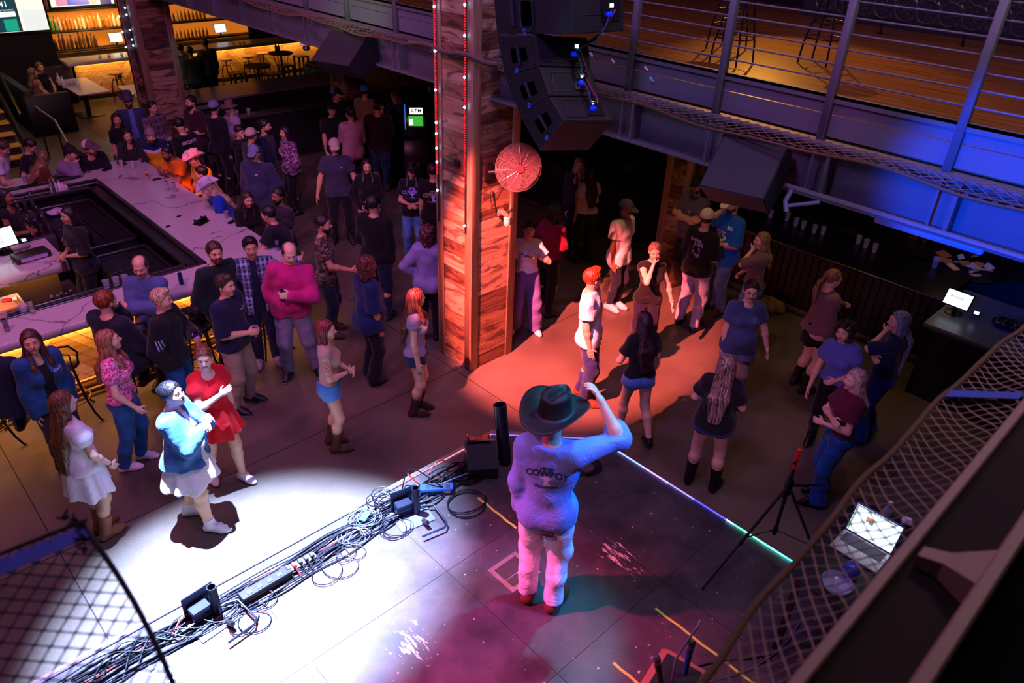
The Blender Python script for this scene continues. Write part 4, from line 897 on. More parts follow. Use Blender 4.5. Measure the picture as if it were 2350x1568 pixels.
for (ya, yb) in ((-4., 6.33), (7.0, 16.48), (17.2, 23.8)):
    mb = MB(); mb.box((5.865, ya, 4.0), (5.872, yb, 4.165)); mb.box((5.862, ya, 4.172), (5.869, yb, 4.29)); mb.build('kick_panel', M_PANEL, pr_, smooth=False)
    mb = MB(); mb.box((5.84, ya, 4.292), (5.89, yb, 4.315)); mb.box((5.84, ya, 4.26), (5.846, yb, 4.315)); mb.build('lower_rail', M_GREY, pr_, smooth=False)
    mb = MB(); mb.box((5.83, ya, 5.16), (5.90, yb, 5.20), .008); mb.build('top_rail', M_GREY, pr_)
    for z in (4.42, 4.53, 4.64, 4.75, 4.86, 4.97, 5.08): mb = MB(); mb.tube([(5.865, ya, z), (5.865, yb, z)], .0075, 6); mb.build('rod', M_GREY, pr_)
for y in PY_+[17.5, 18.5, 19.5]:
    mb = MB(); mb.box((5.815, y-.03, 3.97), (5.875, y+.03, 5.17), .003); mb.build('post', M_GREY, pr_)
# safety netting
def netting(name, label, pts_fn, nu, nv, m, r=.004, rope=None, ropem=None, ropes_label=None):
    """diamond mesh over a sheet; pts_fn(u, v) -> point"""
    mb = MB(); G = [[np.array(pts_fn(i/nu, j/nv)) for j in range(nv+1)] for i in range(nu+1)]
    for i in range(nu):
        for j in range(nv):
            if (i+j) % 2 == 0: a, b = G[i][j], G[i+1][j+1]
            else: a, b = G[i+1][j], G[i][j+1]
            mb.tube([a, (a+b)/2, b], [r*1.25, r*.8, r*1.25], 4, caps=False)
    t = thing(name, label, 'net', (0, 0, 0)); mb.build('mesh', m, t)
    if rope:
        for rp in rope: q = MB(); q.tube(rp[0], rp[1], 7); q.build('border_rope', ropem, t)
    return t
M_NET = mat('net_cord', '#5e4e46', .9); M_NETD = mat('net_cord_dark', '#10182c', .9); M_ROPE = mat('border_rope_brown', '#54402c', .95, bump=.6, bscale=90)
R3 = random.Random(3); nz = [R3.uniform(-1, 1) for _ in range(4000)]
def far_net(ya, yb):
    n = int((yb-ya)/.045)
    return lambda u, v: (5.47+.28*v, ya+(yb-ya)*u, 3.995+.02*math.sin(u*(yb-ya)*3)*(1-v)-.03*(1-v)+.01*math.sin(u*40)*(1-v)), n
for (ya, yb, lb) in ((-.5, 6.3, 'folded rope safety net lying along the right-hand girder top'), (7.0, 12.5, 'folded rope safety net along the girder left of the red column')):
    fn, n = far_net(ya, yb); netting('safety_net', lb, fn, n, 7, M_NET, .0035, [([fn(i/60, 0) for i in range(61)], .012), ([(x-.05, y, z+.005) for x, y, z in [fn(i/60, .3) for i in range(61)]], .006)], M_ROPE)
mb = MB(); pts = [(5.44, 5.9+1.5*i/14, 4.03-.015*math.sin(i)) for i in range(15)]; mb.tube(pts, .022, 7); mb.tube([(x+.02, y, z-.03) for x, y, z in pts], .014, 6); tag(mb.build('rolled_net', M_NET), 'rolled length of netting rope crossing in front of the red column', 'rope')
# netting at the near edge, right of the viewpoint
def near_fn(u, v):
    x = -.2+6.2*u; sag = .05*math.sin(math.pi*min(1, v*1.05)); yb_ = .33; yo = float(np.interp(x, [0, 1.2, 1.53, 1.89, 2.37, 3.24, 4.03, 6], [.42, .49, .52, .54, .56, .57, .54, .52]))+.006*math.sin(9*x)
    return (x, yb_+(yo-yb_)*(1-v), 3.90-.05*(1-v)-sag*.5+.006*math.sin(17*x+9*v))
netting('safety_net', 'rope safety net stretched over the laptop table at lower right', near_fn, 190, 8, mat('net_cord_near', '#8a7468', .9), .0028, [([near_fn(i/90, 0) for i in range(91)], .011)], M_ROPE)
bs = MB(); x0 = P(2210, 910, 3.9)[0]
bs.add([(x0, .56, 3.868), (x0+.07, .56, 3.868), (x0+.22, .34, 3.905), (x0+.15, .34, 3.905)], [(0, 1, 2, 3)]); bs.add([(x0, .56, 3.864), (x0+.07, .56, 3.864), (x0+.22, .34, 3.901), (x0+.15, .34, 3.901)], [(3, 2, 1, 0)]); tag(bs.build('webbing_strap', mat('blue_webbing', '#1c3c9a', .7), smooth=False), 'blue webbing strap laid across the right-hand net', 'strap')
# netting corner at lower left
def ln_fn(u, v):   # u along x (away to the left), v from the far border back towards the viewer
    x = .215-1.3*u-.04*v+.02*math.sin(6*v); y = 1.965-1.5*v+.03*math.sin(4*u)*(1-v); return (x, y, 3.98-.07*math.sin(math.pi*u*.8)*math.sin(math.pi*min(v, 1))-.02*v)
nl = netting('safety_net', 'dark blue rope net corner hanging at lower left', ln_fn, 46, 52, M_NETD, .0026, [([ln_fn(0, i/40) for i in range(41)], .0075), ([ln_fn(i/40, 0) for i in range(41)], .006)], mat('border_rope_dark', '#181420', .95, bump=.6, bscale=90))
mb = MB()
for i in range(26):
    u = i/26*.9; a = np.array(ln_fn(u, .015)); b = np.array(ln_fn(u+.03, .015)); a2 = np.array(ln_fn(u, .055)); b2 = np.array(ln_fn(u+.04, .055)); mb.add([a+[0, 0, .006], b+[0, 0, .006], b2+[0, 0, .006], a2+[0, 0, .006]], [(0, 1, 2, 3)])
tag(mb.build('webbing_strap', MATS['blue_webbing'], smooth=False), 'blue webbing strap along the top edge of the lower-left net', 'strap')
for (px, py) in ((172, 1197), (150, 1192), (188, 1215), (200, 1262), (196, 1240)):   # knots and fray
    c = np.array(P(px, py, 3.98)); mb = MB()
    for k in range(7):
        d = np.array([R3.uniform(-1, 1), R3.uniform(-1, 1), R3.uniform(0, 1)])*.022; mb.tube([c, c+d, c+d*1.2+[0.003, .004, 0]], [.004, .003, .0015], 5)
    tag(mb.build('rope_knot', MATS['border_rope_dark']), 'frayed knot in the rope at the corner of the lower-left net', 'knot', 'frayed knots on the left net')
# near balcony edge below the viewpoint
M_EDGE = mat('edge_plate_brown', '#241a17', .85, noise='#1a1210', nscale=6, spec=.2); M_LIP = mat('edge_lip_worn', '#80665e', .6)
ne = thing('balcony_edge', 'out of focus brown steel edge of the near balcony at lower right', 'balcony edge')
mb = MB(); mb.box((-1.5, .05, 3.80), (5.7, .30, 3.93)); mb.build('edge_plate', M_EDGE, ne, smooth=False)
mb = MB(); mb.box((-1.5, .285, 3.91), (5.7, .318, 3.965), .006); mb.build('outer_lip', M_LIP, ne)
mb = MB(); mb.box((-1.5, .065, 3.93), (5.7, .105, 4.11), .008); mb.build('kick_rail', M_LIP, ne)
for xx in (.62, 1.98, 3.4):
    mb = MB(); mb.add([(xx-.035, .265, 3.94), (xx+.015, .265, 3.94), (xx+.03, .2, 3.94), (xx+.13, .07, 3.94), (xx-.10, .07, 3.94), (xx-.03, .2, 3.94), (xx-.035, .265, 3.985), (xx+.015, .265, 3.985), (xx+.03, .2, 4.0), (xx+.13, .07, 4.05), (xx-.10, .07, 4.05), (xx-.03, .2, 4.0)], [(5, 4, 3, 2, 1, 0), (6, 7, 8, 9, 10, 11)]+[(i, (i+1) % 6, 6+(i+1) % 6, 6+i) for i in range(6)]); mb.build('bracket', M_LIP, ne, smooth=False)
mb = MB(); mb.box((-1.5, -.8, 3.6), (5.7, .06, 3.95)); mb.build('deck', mat('near_deck_black', '#050505', .95, spec=.1), ne, smooth=False)

# ---------------------------------------------------------------- lounge beyond the rail
ln = thing('tin_panel_bar', 'upstairs bar front clad in embossed tin tiles', 'bar front')
xb = 12.3
mb = MB(); mb.box((xb, -2, 3.985), (xb+.6, 6.2, 5.05)); mb.build('bar_body', mat('tin_base', '#30343c', .45, metal=.6), ln, smooth=False)
mb = MB(); TT = .31
for i in range(26):
    for j in range(3):
        cy, cz = -1.9+i*TT, 4.10+j*TT+.155
        mb.tube([(xb-.008, cy+.5*TT*math.cos(a)*.98, cz+.5*TT*math.sin(a)*.98) for a in np.linspace(0, 2*math.pi, 21)[:-1]], .009, 4, closed=True)
        for k in range(8): a = k*math.pi/4; mb.tube([(xb-.006, cy+.035*math.cos(a), cz+.035*math.sin(a)), (xb-.014, cy+.07*math.cos(a+.2), cz+.07*math.sin(a+.2)), (xb-.006, cy+.10*math.cos(a), cz+.10*math.sin(a))], [.004, .009, .003], 4)
        mb.tube([(xb-.006, cy+.02*math.cos(a), cz+.02*math.sin(a)) for a in np.linspace(0, 2*math.pi, 9)[:-1]], .006, 4, closed=True)
        for sx in (-1, 1):
            for sz in (-1, 1): mb.tube([(xb-.006, cy+sx*.10, cz+sz*.15), (xb-.014, cy+sx*.12, cz+sz*.12), (xb-.006, cy+sx*.15, cz+sz*.10)], [.003, .008, .003], 4)
mb.build('tin_tile', mat('tin_relief', '#8a8c98', .35, metal=.8), ln)
mb = MB(); mb.box((xb-.02, -2, 3.985), (xb, 6.2, 4.10)); mb.build('plinth', M_BLK, ln)
fr = thing('foot_rail', 'black metal foot rail in front of the tin bar upstairs', 'foot rail'); mb = MB(); mb.tube([(11.55, -2, 4.15), (11.55, 5.5, 4.15)], .022, 8); mb.tube([(11.75, 5.5, 4.15), (11.55, 5.5, 4.15)], .02, 8); mb.build('rail', M_BLK2, fr)
for y in (-1, .2, 1.3, 2.4, 3.5, 4.6, 5.4): mb = MB(); mb.tube([(11.55, y, 4.15), (11.58, y, 3.985)], .018, 8); mb.lathe([(.04, 0), (.04, .008)], (11.58, y, 3.985), 12); mb.build('foot', M_BLK2, fr)
mb = MB(); mb.box((8.9, .95, 3.985), (9.7, 1.75, 8.5)); struct(mb.build('pillar', M_DARK, smooth=False)); bpy.data.objects['pillar'].name = 'trim_2'
def up_stool(loc, label, s=1., rz=0):
    t = thing('bar_stool', label, 'stool', loc, rz, 'tall black stools in the upstairs lounge'); mb = MB(); mb.lathe([(.001, .74), (.17, .74), (.18, .75), (.17, .765), (.001, .77)], n=20); mb.build('seat', M_BLK2, t)
    for k in range(4):
        a = math.pi/4+k*math.pi/2; mb = MB(); mb.tube([(.12*math.cos(a), .12*math.sin(a), .74), (.17*math.cos(a), .17*math.sin(a), .45), (.22*math.cos(a), .22*math.sin(a), .22), (.24*math.cos(a), .24*math.sin(a), .006)], .012, 6); mb.build('leg', M_BLK2, t)
    for z, r_ in ((.28, .205), (.45, .17)): mb = MB(); mb.tube([(r_*math.cos(a), r_*math.sin(a), z) for a in np.linspace(0, 2*math.pi, 17)[:-1]], .008, 5, closed=True); mb.build('footring', M_BLK2, t)
    return t
up_stool((7.78, 4.62, 3.985), 'tall black stool behind the rail, in the dark part of the lounge')
up_stool((8.7, 4.05, 3.985), 'tall black stool in the amber light at the top of the picture')
up_stool((8.5, 5.15, 3.985), 'tall black stool behind the others, half out of the picture')
# debris on the ledge
for (px, py, c) in ((1483, 157, '#f0d8b0'), (1355+140, 182, '#70c8ff'), (1357, 125, '#d8d0f0'), (1407, 140, '#d8d8ff')):
    x, y, z = PX(px, py, 5.83); mb = MB(); mb.obox((0, 0, 0), (.008, .05, .014), Rx(.6)); o = mb.build('paper_scrap', mat('scrap'+c.strip('#'), c, .6), loc=(x, y, z)); tag(o, 'small bright paper scrap stuck on the balcony kick panel', 'paper', 'paper scraps on the balcony edge')
# ---------------------------------------------------------------- the big square bar on the left
mh1, mh2, mh3 = (wood('oak_plank_%d' % i, c, d, 0, .8, .5) for i, (c, d) in enumerate((('#d0a468', '#a87c44'), ('#b98a50', '#8c6434'), ('#d8b47c', '#a98350'))))
M_LEDW = mat('warm_led', '#ffd080', .4, emit='#ffb040', estr=14)
def herringbone(mb, u0, u1, z0, z1, put):
    """planks laid in a chevron over a u-z rectangle; put(u, z, d) -> point"""
    w_, R_ = .155, random.Random(5); cw = .62; n = 0; u = u0
    while u < u1-.01:
        ub = min(u+cw, u1); up_ = (n % 2 == 0); z = z0-cw
        while z < z1:
            # a parallelogram plank rising to the right or the left
            za, zb = (z, z+cw) if up_ else (z+cw, z); q = [(u, za), (ub, za+(zb-za)*(ub-u)/cw), (ub, za+(zb-za)*(ub-u)/cw+w_-.006), (u, za+w_-.006)]
            out = q
            for lim, sg in ((z0, 1), (z1, -1)):
                nq = []
                for i in range(len(out)):
                    a, b = out[i], out[(i+1) % len(out)]; ia, ib = sg*(a[1]-lim) >= 0, sg*(b[1]-lim) >= 0
                    if ia: nq.append(a)
                    if ia != ib: t = (lim-a[1])/(b[1]-a[1]); nq.append((a[0]+t*(b[0]-a[0]), lim))
                out = nq
                if not out: break
            if len(out) >= 3:
                mb.mi = R_.choice([0, 0, 1, 2, 2]); d = R_.uniform(0, .006); k = len(out)
                mb.add([put(a, b, .012+d) for a, b in out]+[put(a, b, 0) for a, b in out], [tuple(range(k)), tuple(reversed(range(k, 2*k)))]+[(i, k+i, k+(i+1) % k, (i+1) % k) for i in range(k)])
            z += w_
        u += cw; n += 1
bar = thing('bar_island', 'large white marble bar with glowing plank front on the left', 'bar')
CZ0, CZ1 = .965, 1.07
mb = MB(); OX, OY0, OY1, IX, IY0, IY1, LX = 4.42, 8.86, 14.55, 3.44, 9.44, 13.72, -3.
mb.box((LX, OY0, CZ0), (OX, IY0, CZ1), .008); mb.box((IX, IY0, CZ0), (OX, IY1, CZ1), .008); mb.box((LX, IY1, CZ0), (OX, OY1, CZ1), .008); mb.build('countertop', M_MARB, bar)
mb = MB()
mb.box((LX, IY0, 1.055), (IX, IY0+.05, 1.085), .006); mb.box((LX, IY0+.05, 1.0), (IX-.05, IY0+.20, 1.02), .004); mb.box((LX, IY0+.20, .98), (IX-.2, IY0+.225, 1.05), .004)
mb.box((IX-.05, IY0, 1.055), (IX, IY1, 1.085), .006); mb.box((IX-.20, IY0+.05, 1.0), (IX-.05, IY1-.05, 1.02), .004); mb.box((IX-.225, IY0+.2, .98), (IX-.20, IY1-.2, 1.05), .004)
mb.box((LX, IY1-.05, 1.055), (IX, IY1, 1.085), .006); mb.box((LX, IY1-.20, 1.0), (IX-.05, IY1-.05, 1.02), .004); mb.box((LX, IY1-.225, .98), (IX-.2, IY1-.2, 1.05), .004)
mb.build('steel_drip_rail', mat('drip_rail_steel', '#77727c', .25, metal=.9), bar)
mb = MB(); mb.box((LX, 9.17, .0), (4.10, 9.2, CZ0)); mb.box((4.07, 9.2, 0), (4.10, 14.25, CZ0)); mb.box((LX, 14.42, 0), (4.10, 14.25, CZ0)); mb.box((LX, IY0+.06, 0), (IX-.08, IY0+.10, 1.0)); mb.box((IX-.12, IY0+.1, 0), (IX-.08, IY1-.06, 1.0)); mb.box((LX, IY1-.10, 0), (IX-.08, IY1-.06, 1.0)); mb.build('carcass', M_BLK, bar, smooth=False)
mb = MB(); herringbone(mb, LX, 4.10, .16, CZ0-.02, lambda u, z, d: (u, 9.17-d, z)); mb.build('plank_front', [mh1, mh2, mh3], bar, smooth=False)
mb = MB(); herringbone(mb, 9.17, 14.25, .16, CZ0-.02, lambda u, z, d: (4.10+d, u, z)); mb.build('plank_side', [mh1, mh2, mh3], bar, smooth=False)
mb = MB(); mb.box((LX, 9.10, 0), (4.17, 9.17, .15), .005); mb.box((4.10, 9.17, 0), (4.17, 14.25, .15), .005); mb.box((LX, 9.03, .02), (4.24, 9.07, .05)); mb.build('kickboard', mh2, bar)
mb = MB(); mb.tube([(LX, 8.98, .22), (4.22, 8.98, .22), (4.30, 9.06, .22), (4.30, 14.4, .22)], .022, 8); mb.build('foot_rail', mat('brass_rail', '#a87838', .3, metal=.8), bar)
mb = MB(); mb.box((LX, 9.115, CZ0-.018), (4.13, 9.14, CZ0-.003)); mb.box((4.13, 9.115, CZ0-.018), (4.155, 14.4, CZ0-.003)); mb.build('led_strip', M_LEDW, bar, smooth=False)
def tube_light(name, a, b, power, colr, down=True, w_=.04, tilt=(0, 0, -1)):
    a, b = Vector(a), Vector(b); l = bpy.data.lights.new(name, 'AREA'); l.shape = 'RECTANGLE'; L_ = (b-a).length; l.size = L_; l.size_y = w_; l.energy = power; l.color = colr
    o = bpy.data.objects.new(name, l); COL.objects.link(o); x = (b-a).normalized(); z = -Vector(tilt).normalized(); y = z.cross(x).normalized(); z = x.cross(y)
    m_ = Matrix((x, y, z)).transposed().to_4x4(); m_.translation = (a+b)/2; o.matrix_world = m_; return o
tube_light('bar_front_glow', (LX, 9.06, CZ0-.03), (4.1, 9.06, CZ0-.03), 62, (1, .50, .13), tilt=(0, .35, -1))
tube_light('bar_side_glow', (4.2, 9.2, CZ0-.03), (4.2, 14.2, CZ0-.03), 34, (1, .50, .13), tilt=(-.35, 0, -1))
for (x, y, lb) in ((2.72, 9.14, 0), (-.2, 9.14, 0)): mb = MB(); mb.box((x-.05, y, .62), (x+.05, y+.03, .78), .004); mb.build('outlet_box', M_BLK2, bar)
# ice bins and speed rails inside
for (x0, x1, y0, y1, z, lb) in ((2.35, 3.2, 11.4, 13.5, .86, 'black ice bin behind the bar, further from the stage, with a rag on it'), (2.45, 3.2, 9.75, 11.1, .86, 'black ice bin behind the bar, nearest the corner')):
    t = thing('ice_bin', lb, 'ice bin'); mb = MB(); mb.box((x0, y0, 0), (x1, y1, z-.06)); mb.build('body', M_BLK, t, smooth=False)
    mb = MB(); mb.box((x0, y0, z-.06), (x0+.04, y1, z), .005); mb.box((x1-.04, y0, z-.06), (x1, y1, z), .005); mb.box((x0, y0, z-.06), (x1, y0+.04, z), .005); mb.box((x0, y1-.04, z-.06), (x1, y1, z), .005); mb.box((x0+(x1-x0)*.55, y0, z-.05), (x0+(x1-x0)*.58, y1, z-.005)); mb.build('rim', mat('bin_steel', '#4c4a54', .35, metal=.8), t)
    for k in range(2):
        ya = y0+.06+(y1-y0-.1)*k/2; mb = MB(); mb.box((x0+.05, ya, z-.045), (x0+(x1-x0)*.54, ya+(y1-y0)/2-.08, z-.03), .004); mb.build('lid', mat('bin_lid', '#1c1c24', .4), t)
    for k in range(5): mb = MB(); mb.box((x0-.012, y0+.15+k*.3, z-.04), (x0-.004, y0+.25+k*.3, z-.015)); mb.build('handle', M_STEEL, t)
def crumple(name, label, cat, loc, sx, sy, sz, m, seed=0, n=9):
    R_ = random.Random(seed); F = Field((-sx-.05, -sy-.05, -.02), (sx+.05, sy+.05, sz+.08), max(sx, sy)/14)
    for k in range(n): a = R_.uniform(0, 6.28); r_ = R_.uniform(.1, .75); F.ell((sx*r_*math.cos(a), sy*r_*math.sin(a), sz*R_.uniform(.1, .6)), (sx*R_.uniform(.2, .5), sy*R_.uniform(.2, .5), sz*R_.uniform(.35, .8)), .02)
    F.wrinkle(.012*sx/.15, 2.5*.15/sx, seed); F.clip(lambda X, Y, Z: -Z+0*X+0*Y); V, Q = F.extract(); o = bpy.data.objects.new(name, mesh_np(name, V, Q, [m])); COL.objects.link(o); o.location = loc; return tag(o, label, cat)
M_RAG = mat('rag_white', '#b8a8c0', .8)
crumple('rag', 'crumpled white rag on the black ice bin behind the bar', 'rag', (2.62, 13.1, .862), .2, .12, .06, M_RAG, 3)
# drip mats, napkin tray, etc
def flat_box(name, label, cat, loc, size, m, rz=0, group=None, z=None):
    mb = MB(); mb.box((-size[0]/2, -size[1]/2, 0), (size[0]/2, size[1]/2, size[2]), min(size)*.2); o = mb.build(name, m, loc=loc); o.rotation_euler = (0, 0, rz); return tag(o, label, cat, group)
o = flat_box('bar_mat', 'long black rubber bar mat on the far arm of the bar', 'bar mat', (2.55, 14.0, 1.071), (.9, .16, .012), M_BLK, .0)
v, f = text_mesh('NEW', .07); mb = MB(); mb.add([(a-.3, b, .0135) for a, b, c in v], f); mb.add([(a+.15, b, .0135) for a, b, c in v], f); mb.build('lettering', mat('mat_print', '#b8b8c8', .6), o, smooth=False)
flat_box('tray', 'black square tray with an empty basket on the far arm of the bar', 'tray', (3.05, 14.05, 1.071), (.42, .26, .05), M_BLK)
flat_box('card_reader', 'black check presenter lying on the marble near the amber drink', 'folder', (3.72, 14.1, 1.071), (.16, .11, .012), M_BLK2, .5)
flat_box('pen', 'black pen lying on the marble beside the folder', 'pen', (3.78, 13.6, 1.071), (.13, .015, .012), M_BLK2, .9)
flat_box('phone', 'black phone lying by the elbows of the man in orange', 'phone', (4.2, 13.1, 1.071), (.15, .075, .012), M_BLK2, .2)
t = thing('napkin_holder', 'black plastic napkin caddy lying on the marble', 'caddy', P(462, 512, 1.071), .5)
mb = MB(); mb.box((-.11, -.07, 0), (.11, .07, .02), .006); mb.obox((0, .0, .05), (.2, .012, .12), Rx(.7), .004); mb.obox((-.08, 0, .04), (.012, .12, .07), np.eye(3), .003); mb.obox((.08, 0, .04), (.012, .12, .07), np.eye(3), .003); mb.build('holder', M_BLK2, t)
t = thing('sunglasses', 'pair of glasses lying on the marble counter', 'glasses', P(398, 455, 1.071), .3)
mb = MB(); [mb.tube([(sx*.035+.025*math.cos(a), 0, .025+.022*math.sin(a)) for a in np.linspace(0, 6.28, 13)[:-1]], .004, 5, closed=True) for sx in (-1, 1)]; [mb.tube([(sx*.06, 0, .03), (sx*.055, .13, .01)], .004, 5) for sx in (-1, 1)]; mb.build('frame', M_BLK2, t)
for (px, py, lb) in ((410, 497, 'upper dark coaster'), (532, 510, 'black phone beside the red drink'), (385, 520, 'small square coaster in the middle of the marble')): flat_box('coaster' if 'coaster' in lb else 'phone', lb+' on the marble side of the bar', 'coaster' if 'coaster' in lb else 'phone', P(px, py, 1.071), (.08, .05, .006) if 'coaster' in lb else (.15, .075, .012), M_BLK2, .5)
for (px, py) in ((560, 530), (492, 535), (500, 545)): 
    x, y, z = P(px, py, 1.075); mb = MB(); mb.tube([(-.08, 0, .003), (.03, .02, .003), (.09, -.01, .004)], .0035, 5); o = mb.build('straw', M_BLK2, loc=(x, y, 1.072)); tag(o, 'loose black drinking straw on the marble end of the bar', 'straw', 'loose straws on the bar')
# --- drink vessels
def can(loc, c1, label, c2='#c8c8d0', r=.028, h=.155, group=None, tilt=None):
    t = thing('drink_can', label, 'can', loc, 0, group); mb = MB(); R_ = aim(tilt) if tilt is not None else np.eye(3)
    mb.lathe([(r*.8, 0), (r, .008), (r, h-.016), (r*.84, h-.002)], n=16, R=R_); mb.build('can_body', mat('can_'+c1.strip('#'), c1, .3, metal=.5), t)
    mb = MB(); mb.lathe([(r*.84, h-.002), (r*.86, h), (r*.78, h), (r*.76, h-.006), (.001, h-.006)], n=16, R=R_); mb.mi = 0; mb.build('can_lid', mat('can_lid', '#b8b8c0', .25, metal=.9), t)
    mb = MB(); mb.lathe([(r+.0006, h*.30), (r+.0006, h*.62)], n=16, R=R_, caps=False); mb.build('can_band', mat('canb_'+c2.strip('#'), c2, .3, metal=.4), t); return t
M_CUP = mat('clear_plastic', '#c8d4e8', .12, spec=.8, alpha=.28); M_ICE = mat('ice', '#d8e0f0', .2, alpha=.5)
def liquid(c): return mat('liquid_'+c.strip('#'), c, .1, alpha=.85)
def cup(loc, label, liq=None, r=.040, h=.12, fill=.6, group=None, tilt=None, straw=False):
    t = thing('plastic_cup', label, 'cup', loc, 0, group); R_ = aim(tilt) if tilt is not None else np.eye(3)
    mb = MB(); mb.lathe([(r*.72, 0), (r*.98, h), (r*1.03, h+.003), (r*.94, h), (r*.68, .004), (.001, .004)], n=18, R=R_); mb.build('cup_wall', M_CUP, t)
    if liq: mb = MB(); mb.lathe([(r*.68, .006), (r*(.68+.26*fill), h*fill), (.001, h*fill)], n=16, R=R_); mb.build('drink', liquid(liq), t)
    if straw: mb = MB(); mb.tube([R_ @ np.array([0, 0, .02]), R_ @ np.array([.02, .01, h*1.6])], .003, 5); mb.build('straw', M_BLK2, t)
    return t
def glass(loc, label, liq=None, r=.036, h=.14, group=None): return cup(loc, label, liq, r, h, .75, group)
BZ = 1.072
can(P(385, 437, BZ), '#b8b4cc', 'left of the two silver cans standing together on the marble'); can(P(402, 440, BZ), '#b8b4cc', 'right of the two silver cans standing together on the marble', '#a8a4bc')
can(P(339, 410, BZ), '#d8c0c4', 'white and red can by the amber drink on the marble', '#c03040'); can(P(417, 652, BZ), '#123a94', 'dark blue can alone on the front arm of the bar', '#122a70')
can(P(75, 716, BZ+.02), '#b8c4a8', 'pale tall can on the drip rail of the front arm', '#8a9a78'); can(P(18, 760, BZ), '#8a8a94', 'slim grey can at the left end of the front arm', '#6a6a74')
can(P(624, 568, BZ), '#a8acc8', 'tall blue-grey can behind the plaid shirt', '#303a68'); can(P(638, 574, BZ), '#8a90b0', 'second can behind the pink sweater, partly hidden', '#303a68')
can(P(185, 398, BZ), '#c04858', 'red drink can beside the tray', '#a83848')
cup(P(280, 384, BZ), 'glass of amber beer on the far arm of the bar', '#d88a20', r=.04, h=.12, fill=.8); glass(P(306, 388, BZ), 'empty clear glass beside the amber beer')
cup(P(60, 420, BZ), 'cup of red drink near the bottles on the far arm', '#b81c1c', r=.04, h=.13, fill=.85); cup(P(72, 418, BZ), 'cup of golden beer near the bottles on the far arm', '#d89a28', r=.042, h=.13, fill=.85)
cup(P(521, 500, BZ), 'small cup of red drink at the edge of the marble', '#9a1838', r=.036, h=.10, fill=.9); cup(P(470, 450, BZ), 'tall clear cup in front of the woman in the white hat', None, r=.045, h=.20)
cup(P(56, 716, BZ), 'empty clear cup beside the pale can on the front arm', None, r=.055, h=.09); cup(P(10, 735, BZ), 'short glass of orange drink at the left end of the front arm', '#c88a30', r=.05, h=.08)
def bottle(loc, c, label, h=.26, r=.033, cap='#c8b8a8', group=None, lying=None):
    t = thing('bottle', label, 'bottle', loc, 0, group); R_ = aim(lying) if lying is not None else np.eye(3); mb = MB(); mb.lathe([(r*.9, 0), (r, .01), (r, h*.58), (r*.85, h*.66), (r*.36, h*.78), (r*.33, h*.96)], n=14, R=R_); mb.build('bottle_body', mat('bottle_'+c.strip('#'), c, .12, spec=.8), t)
    mb = MB(); mb.lathe([(r*.40, h*.94), (r*.40, h), (.001, h)], n=10, R=R_); mb.build('stopper', mat('stop_'+cap.strip('#'), cap, .3, metal=.4), t); return t
for i, (px, py, c) in enumerate(((118, 690, '#1a1c22'), (124, 694, '#2a1c14'), (133, 688, '#6a2a14'), (142, 684, '#1c1c20'), (150, 680, '#22242c'), (158, 672, '#1c1c20'))):
    bottle((P(px, py, .95)[0], 9.78+.04*(i % 2), .78), c, 'liquor bottle in the speed rail behind the front arm of the bar', group='bottles in the near speed rail')
for i, x in enumerate((2.2, 2.32, 2.43)): cup((x, 9.62, 1.022), 'upturned clear tumbler on the front drip rail', None, r=.045, h=.11, group='tumblers on the drip rail')
t = thing('cocktail_shaker', 'pair of stacked steel cocktail shakers on the front drip rail', 'shaker', (2.62, 9.62, 1.022)); mb = MB(); mb.lathe([(.03, 0), (.045, .17), (.047, .172), (.04, .17), (.001, .16)], n=16); mb.lathe([(.028, 0), (.042, .16), (.001, .15)], (.07, .05, 0), 16); mb.build('tin', M_STEEL, t)
for i, (px, py, c, h) in enumerate(((98, 425, '#b8b4b8', .2), (104, 430, '#7a8468', .24), (112, 432, '#3c3a30', .27), (118, 434, '#c8c4c8', .25), (127, 431, '#d8d4e0', .2), (134, 430, '#c8b4c0', .16), (139, 428, '#b8a8b8', .14))): bottle((P(px, py, 1.0)[0], 13.56, 1.022), c, 'bottle on the drip rail of the far arm, near the black bar mat', h, group='bottles on the far drip rail')
# bottle island behind the bartender
t = thing('bottle_shelf', 'dark stepped liquor shelf inside the bar, beside the bartender', 'shelf', (2.0, 12.75, 0)); 
for k in range(3): mb = MB(); mb.box((-.55, -.3+k*.18, .0), (.35, -.12+k*.18, .78+.13*k), .004); mb.build('step', mat('shelf_purple_wood', '#3a2832', .5), t)
for k in range(3):
    for i in range(8): bottle((1.52+i*.105, 12.53+k*.18, .785+.13*k), rng.choice(['#2a2024', '#5a3a1c', '#3c3a44', '#7a7068', '#241c1c']), 'liquor bottle on the stepped shelf inside the bar', rng.uniform(.2, .3), .032, group='bottles on the stepped shelf')
# service station with the till
ss = thing('service_station', 'marble topped service station with warm light under its edge', 'counter'); mb = MB()
mb.box((-.6, 10.95, .80), (2.12, 12.0, .93), .006); mb.build('worktop', M_MARB, ss)
mb = MB(); mb.box((-.6, 11.12, 0), (1.98, 12.0, .8)); mb.build('cabinet', mat('station_dark', '#3a2a26', .7), ss, smooth=False)
mb = MB(); mb.box((1.25, 11.02, .775), (2.0, 11.05, .795)); mb.build('led_strip', M_LEDW, ss, smooth=False); tube_light('station_glow', (1.3, 11.02, .78), (1.98, 11.02, .78), 2.6, (1, .5, .1), tilt=(0, .3, -1))
mb = MB(); mb.box((-.6, 10.2, .58), (1.42, 10.95, .68), .006); mb.build('lower_shelf', M_MARB, ss); mb = MB(); mb.box((-.6, 10.25, 0), (1.35, 10.95, .58)); mb.build('lower_cabinet', M_BLK, ss, smooth=False)
light('AREA', 'shelf_lamp', (1.0, 10.45, 1.25), (1.05, 10.6, .6), (1, .62, .3), 3.2, .15)
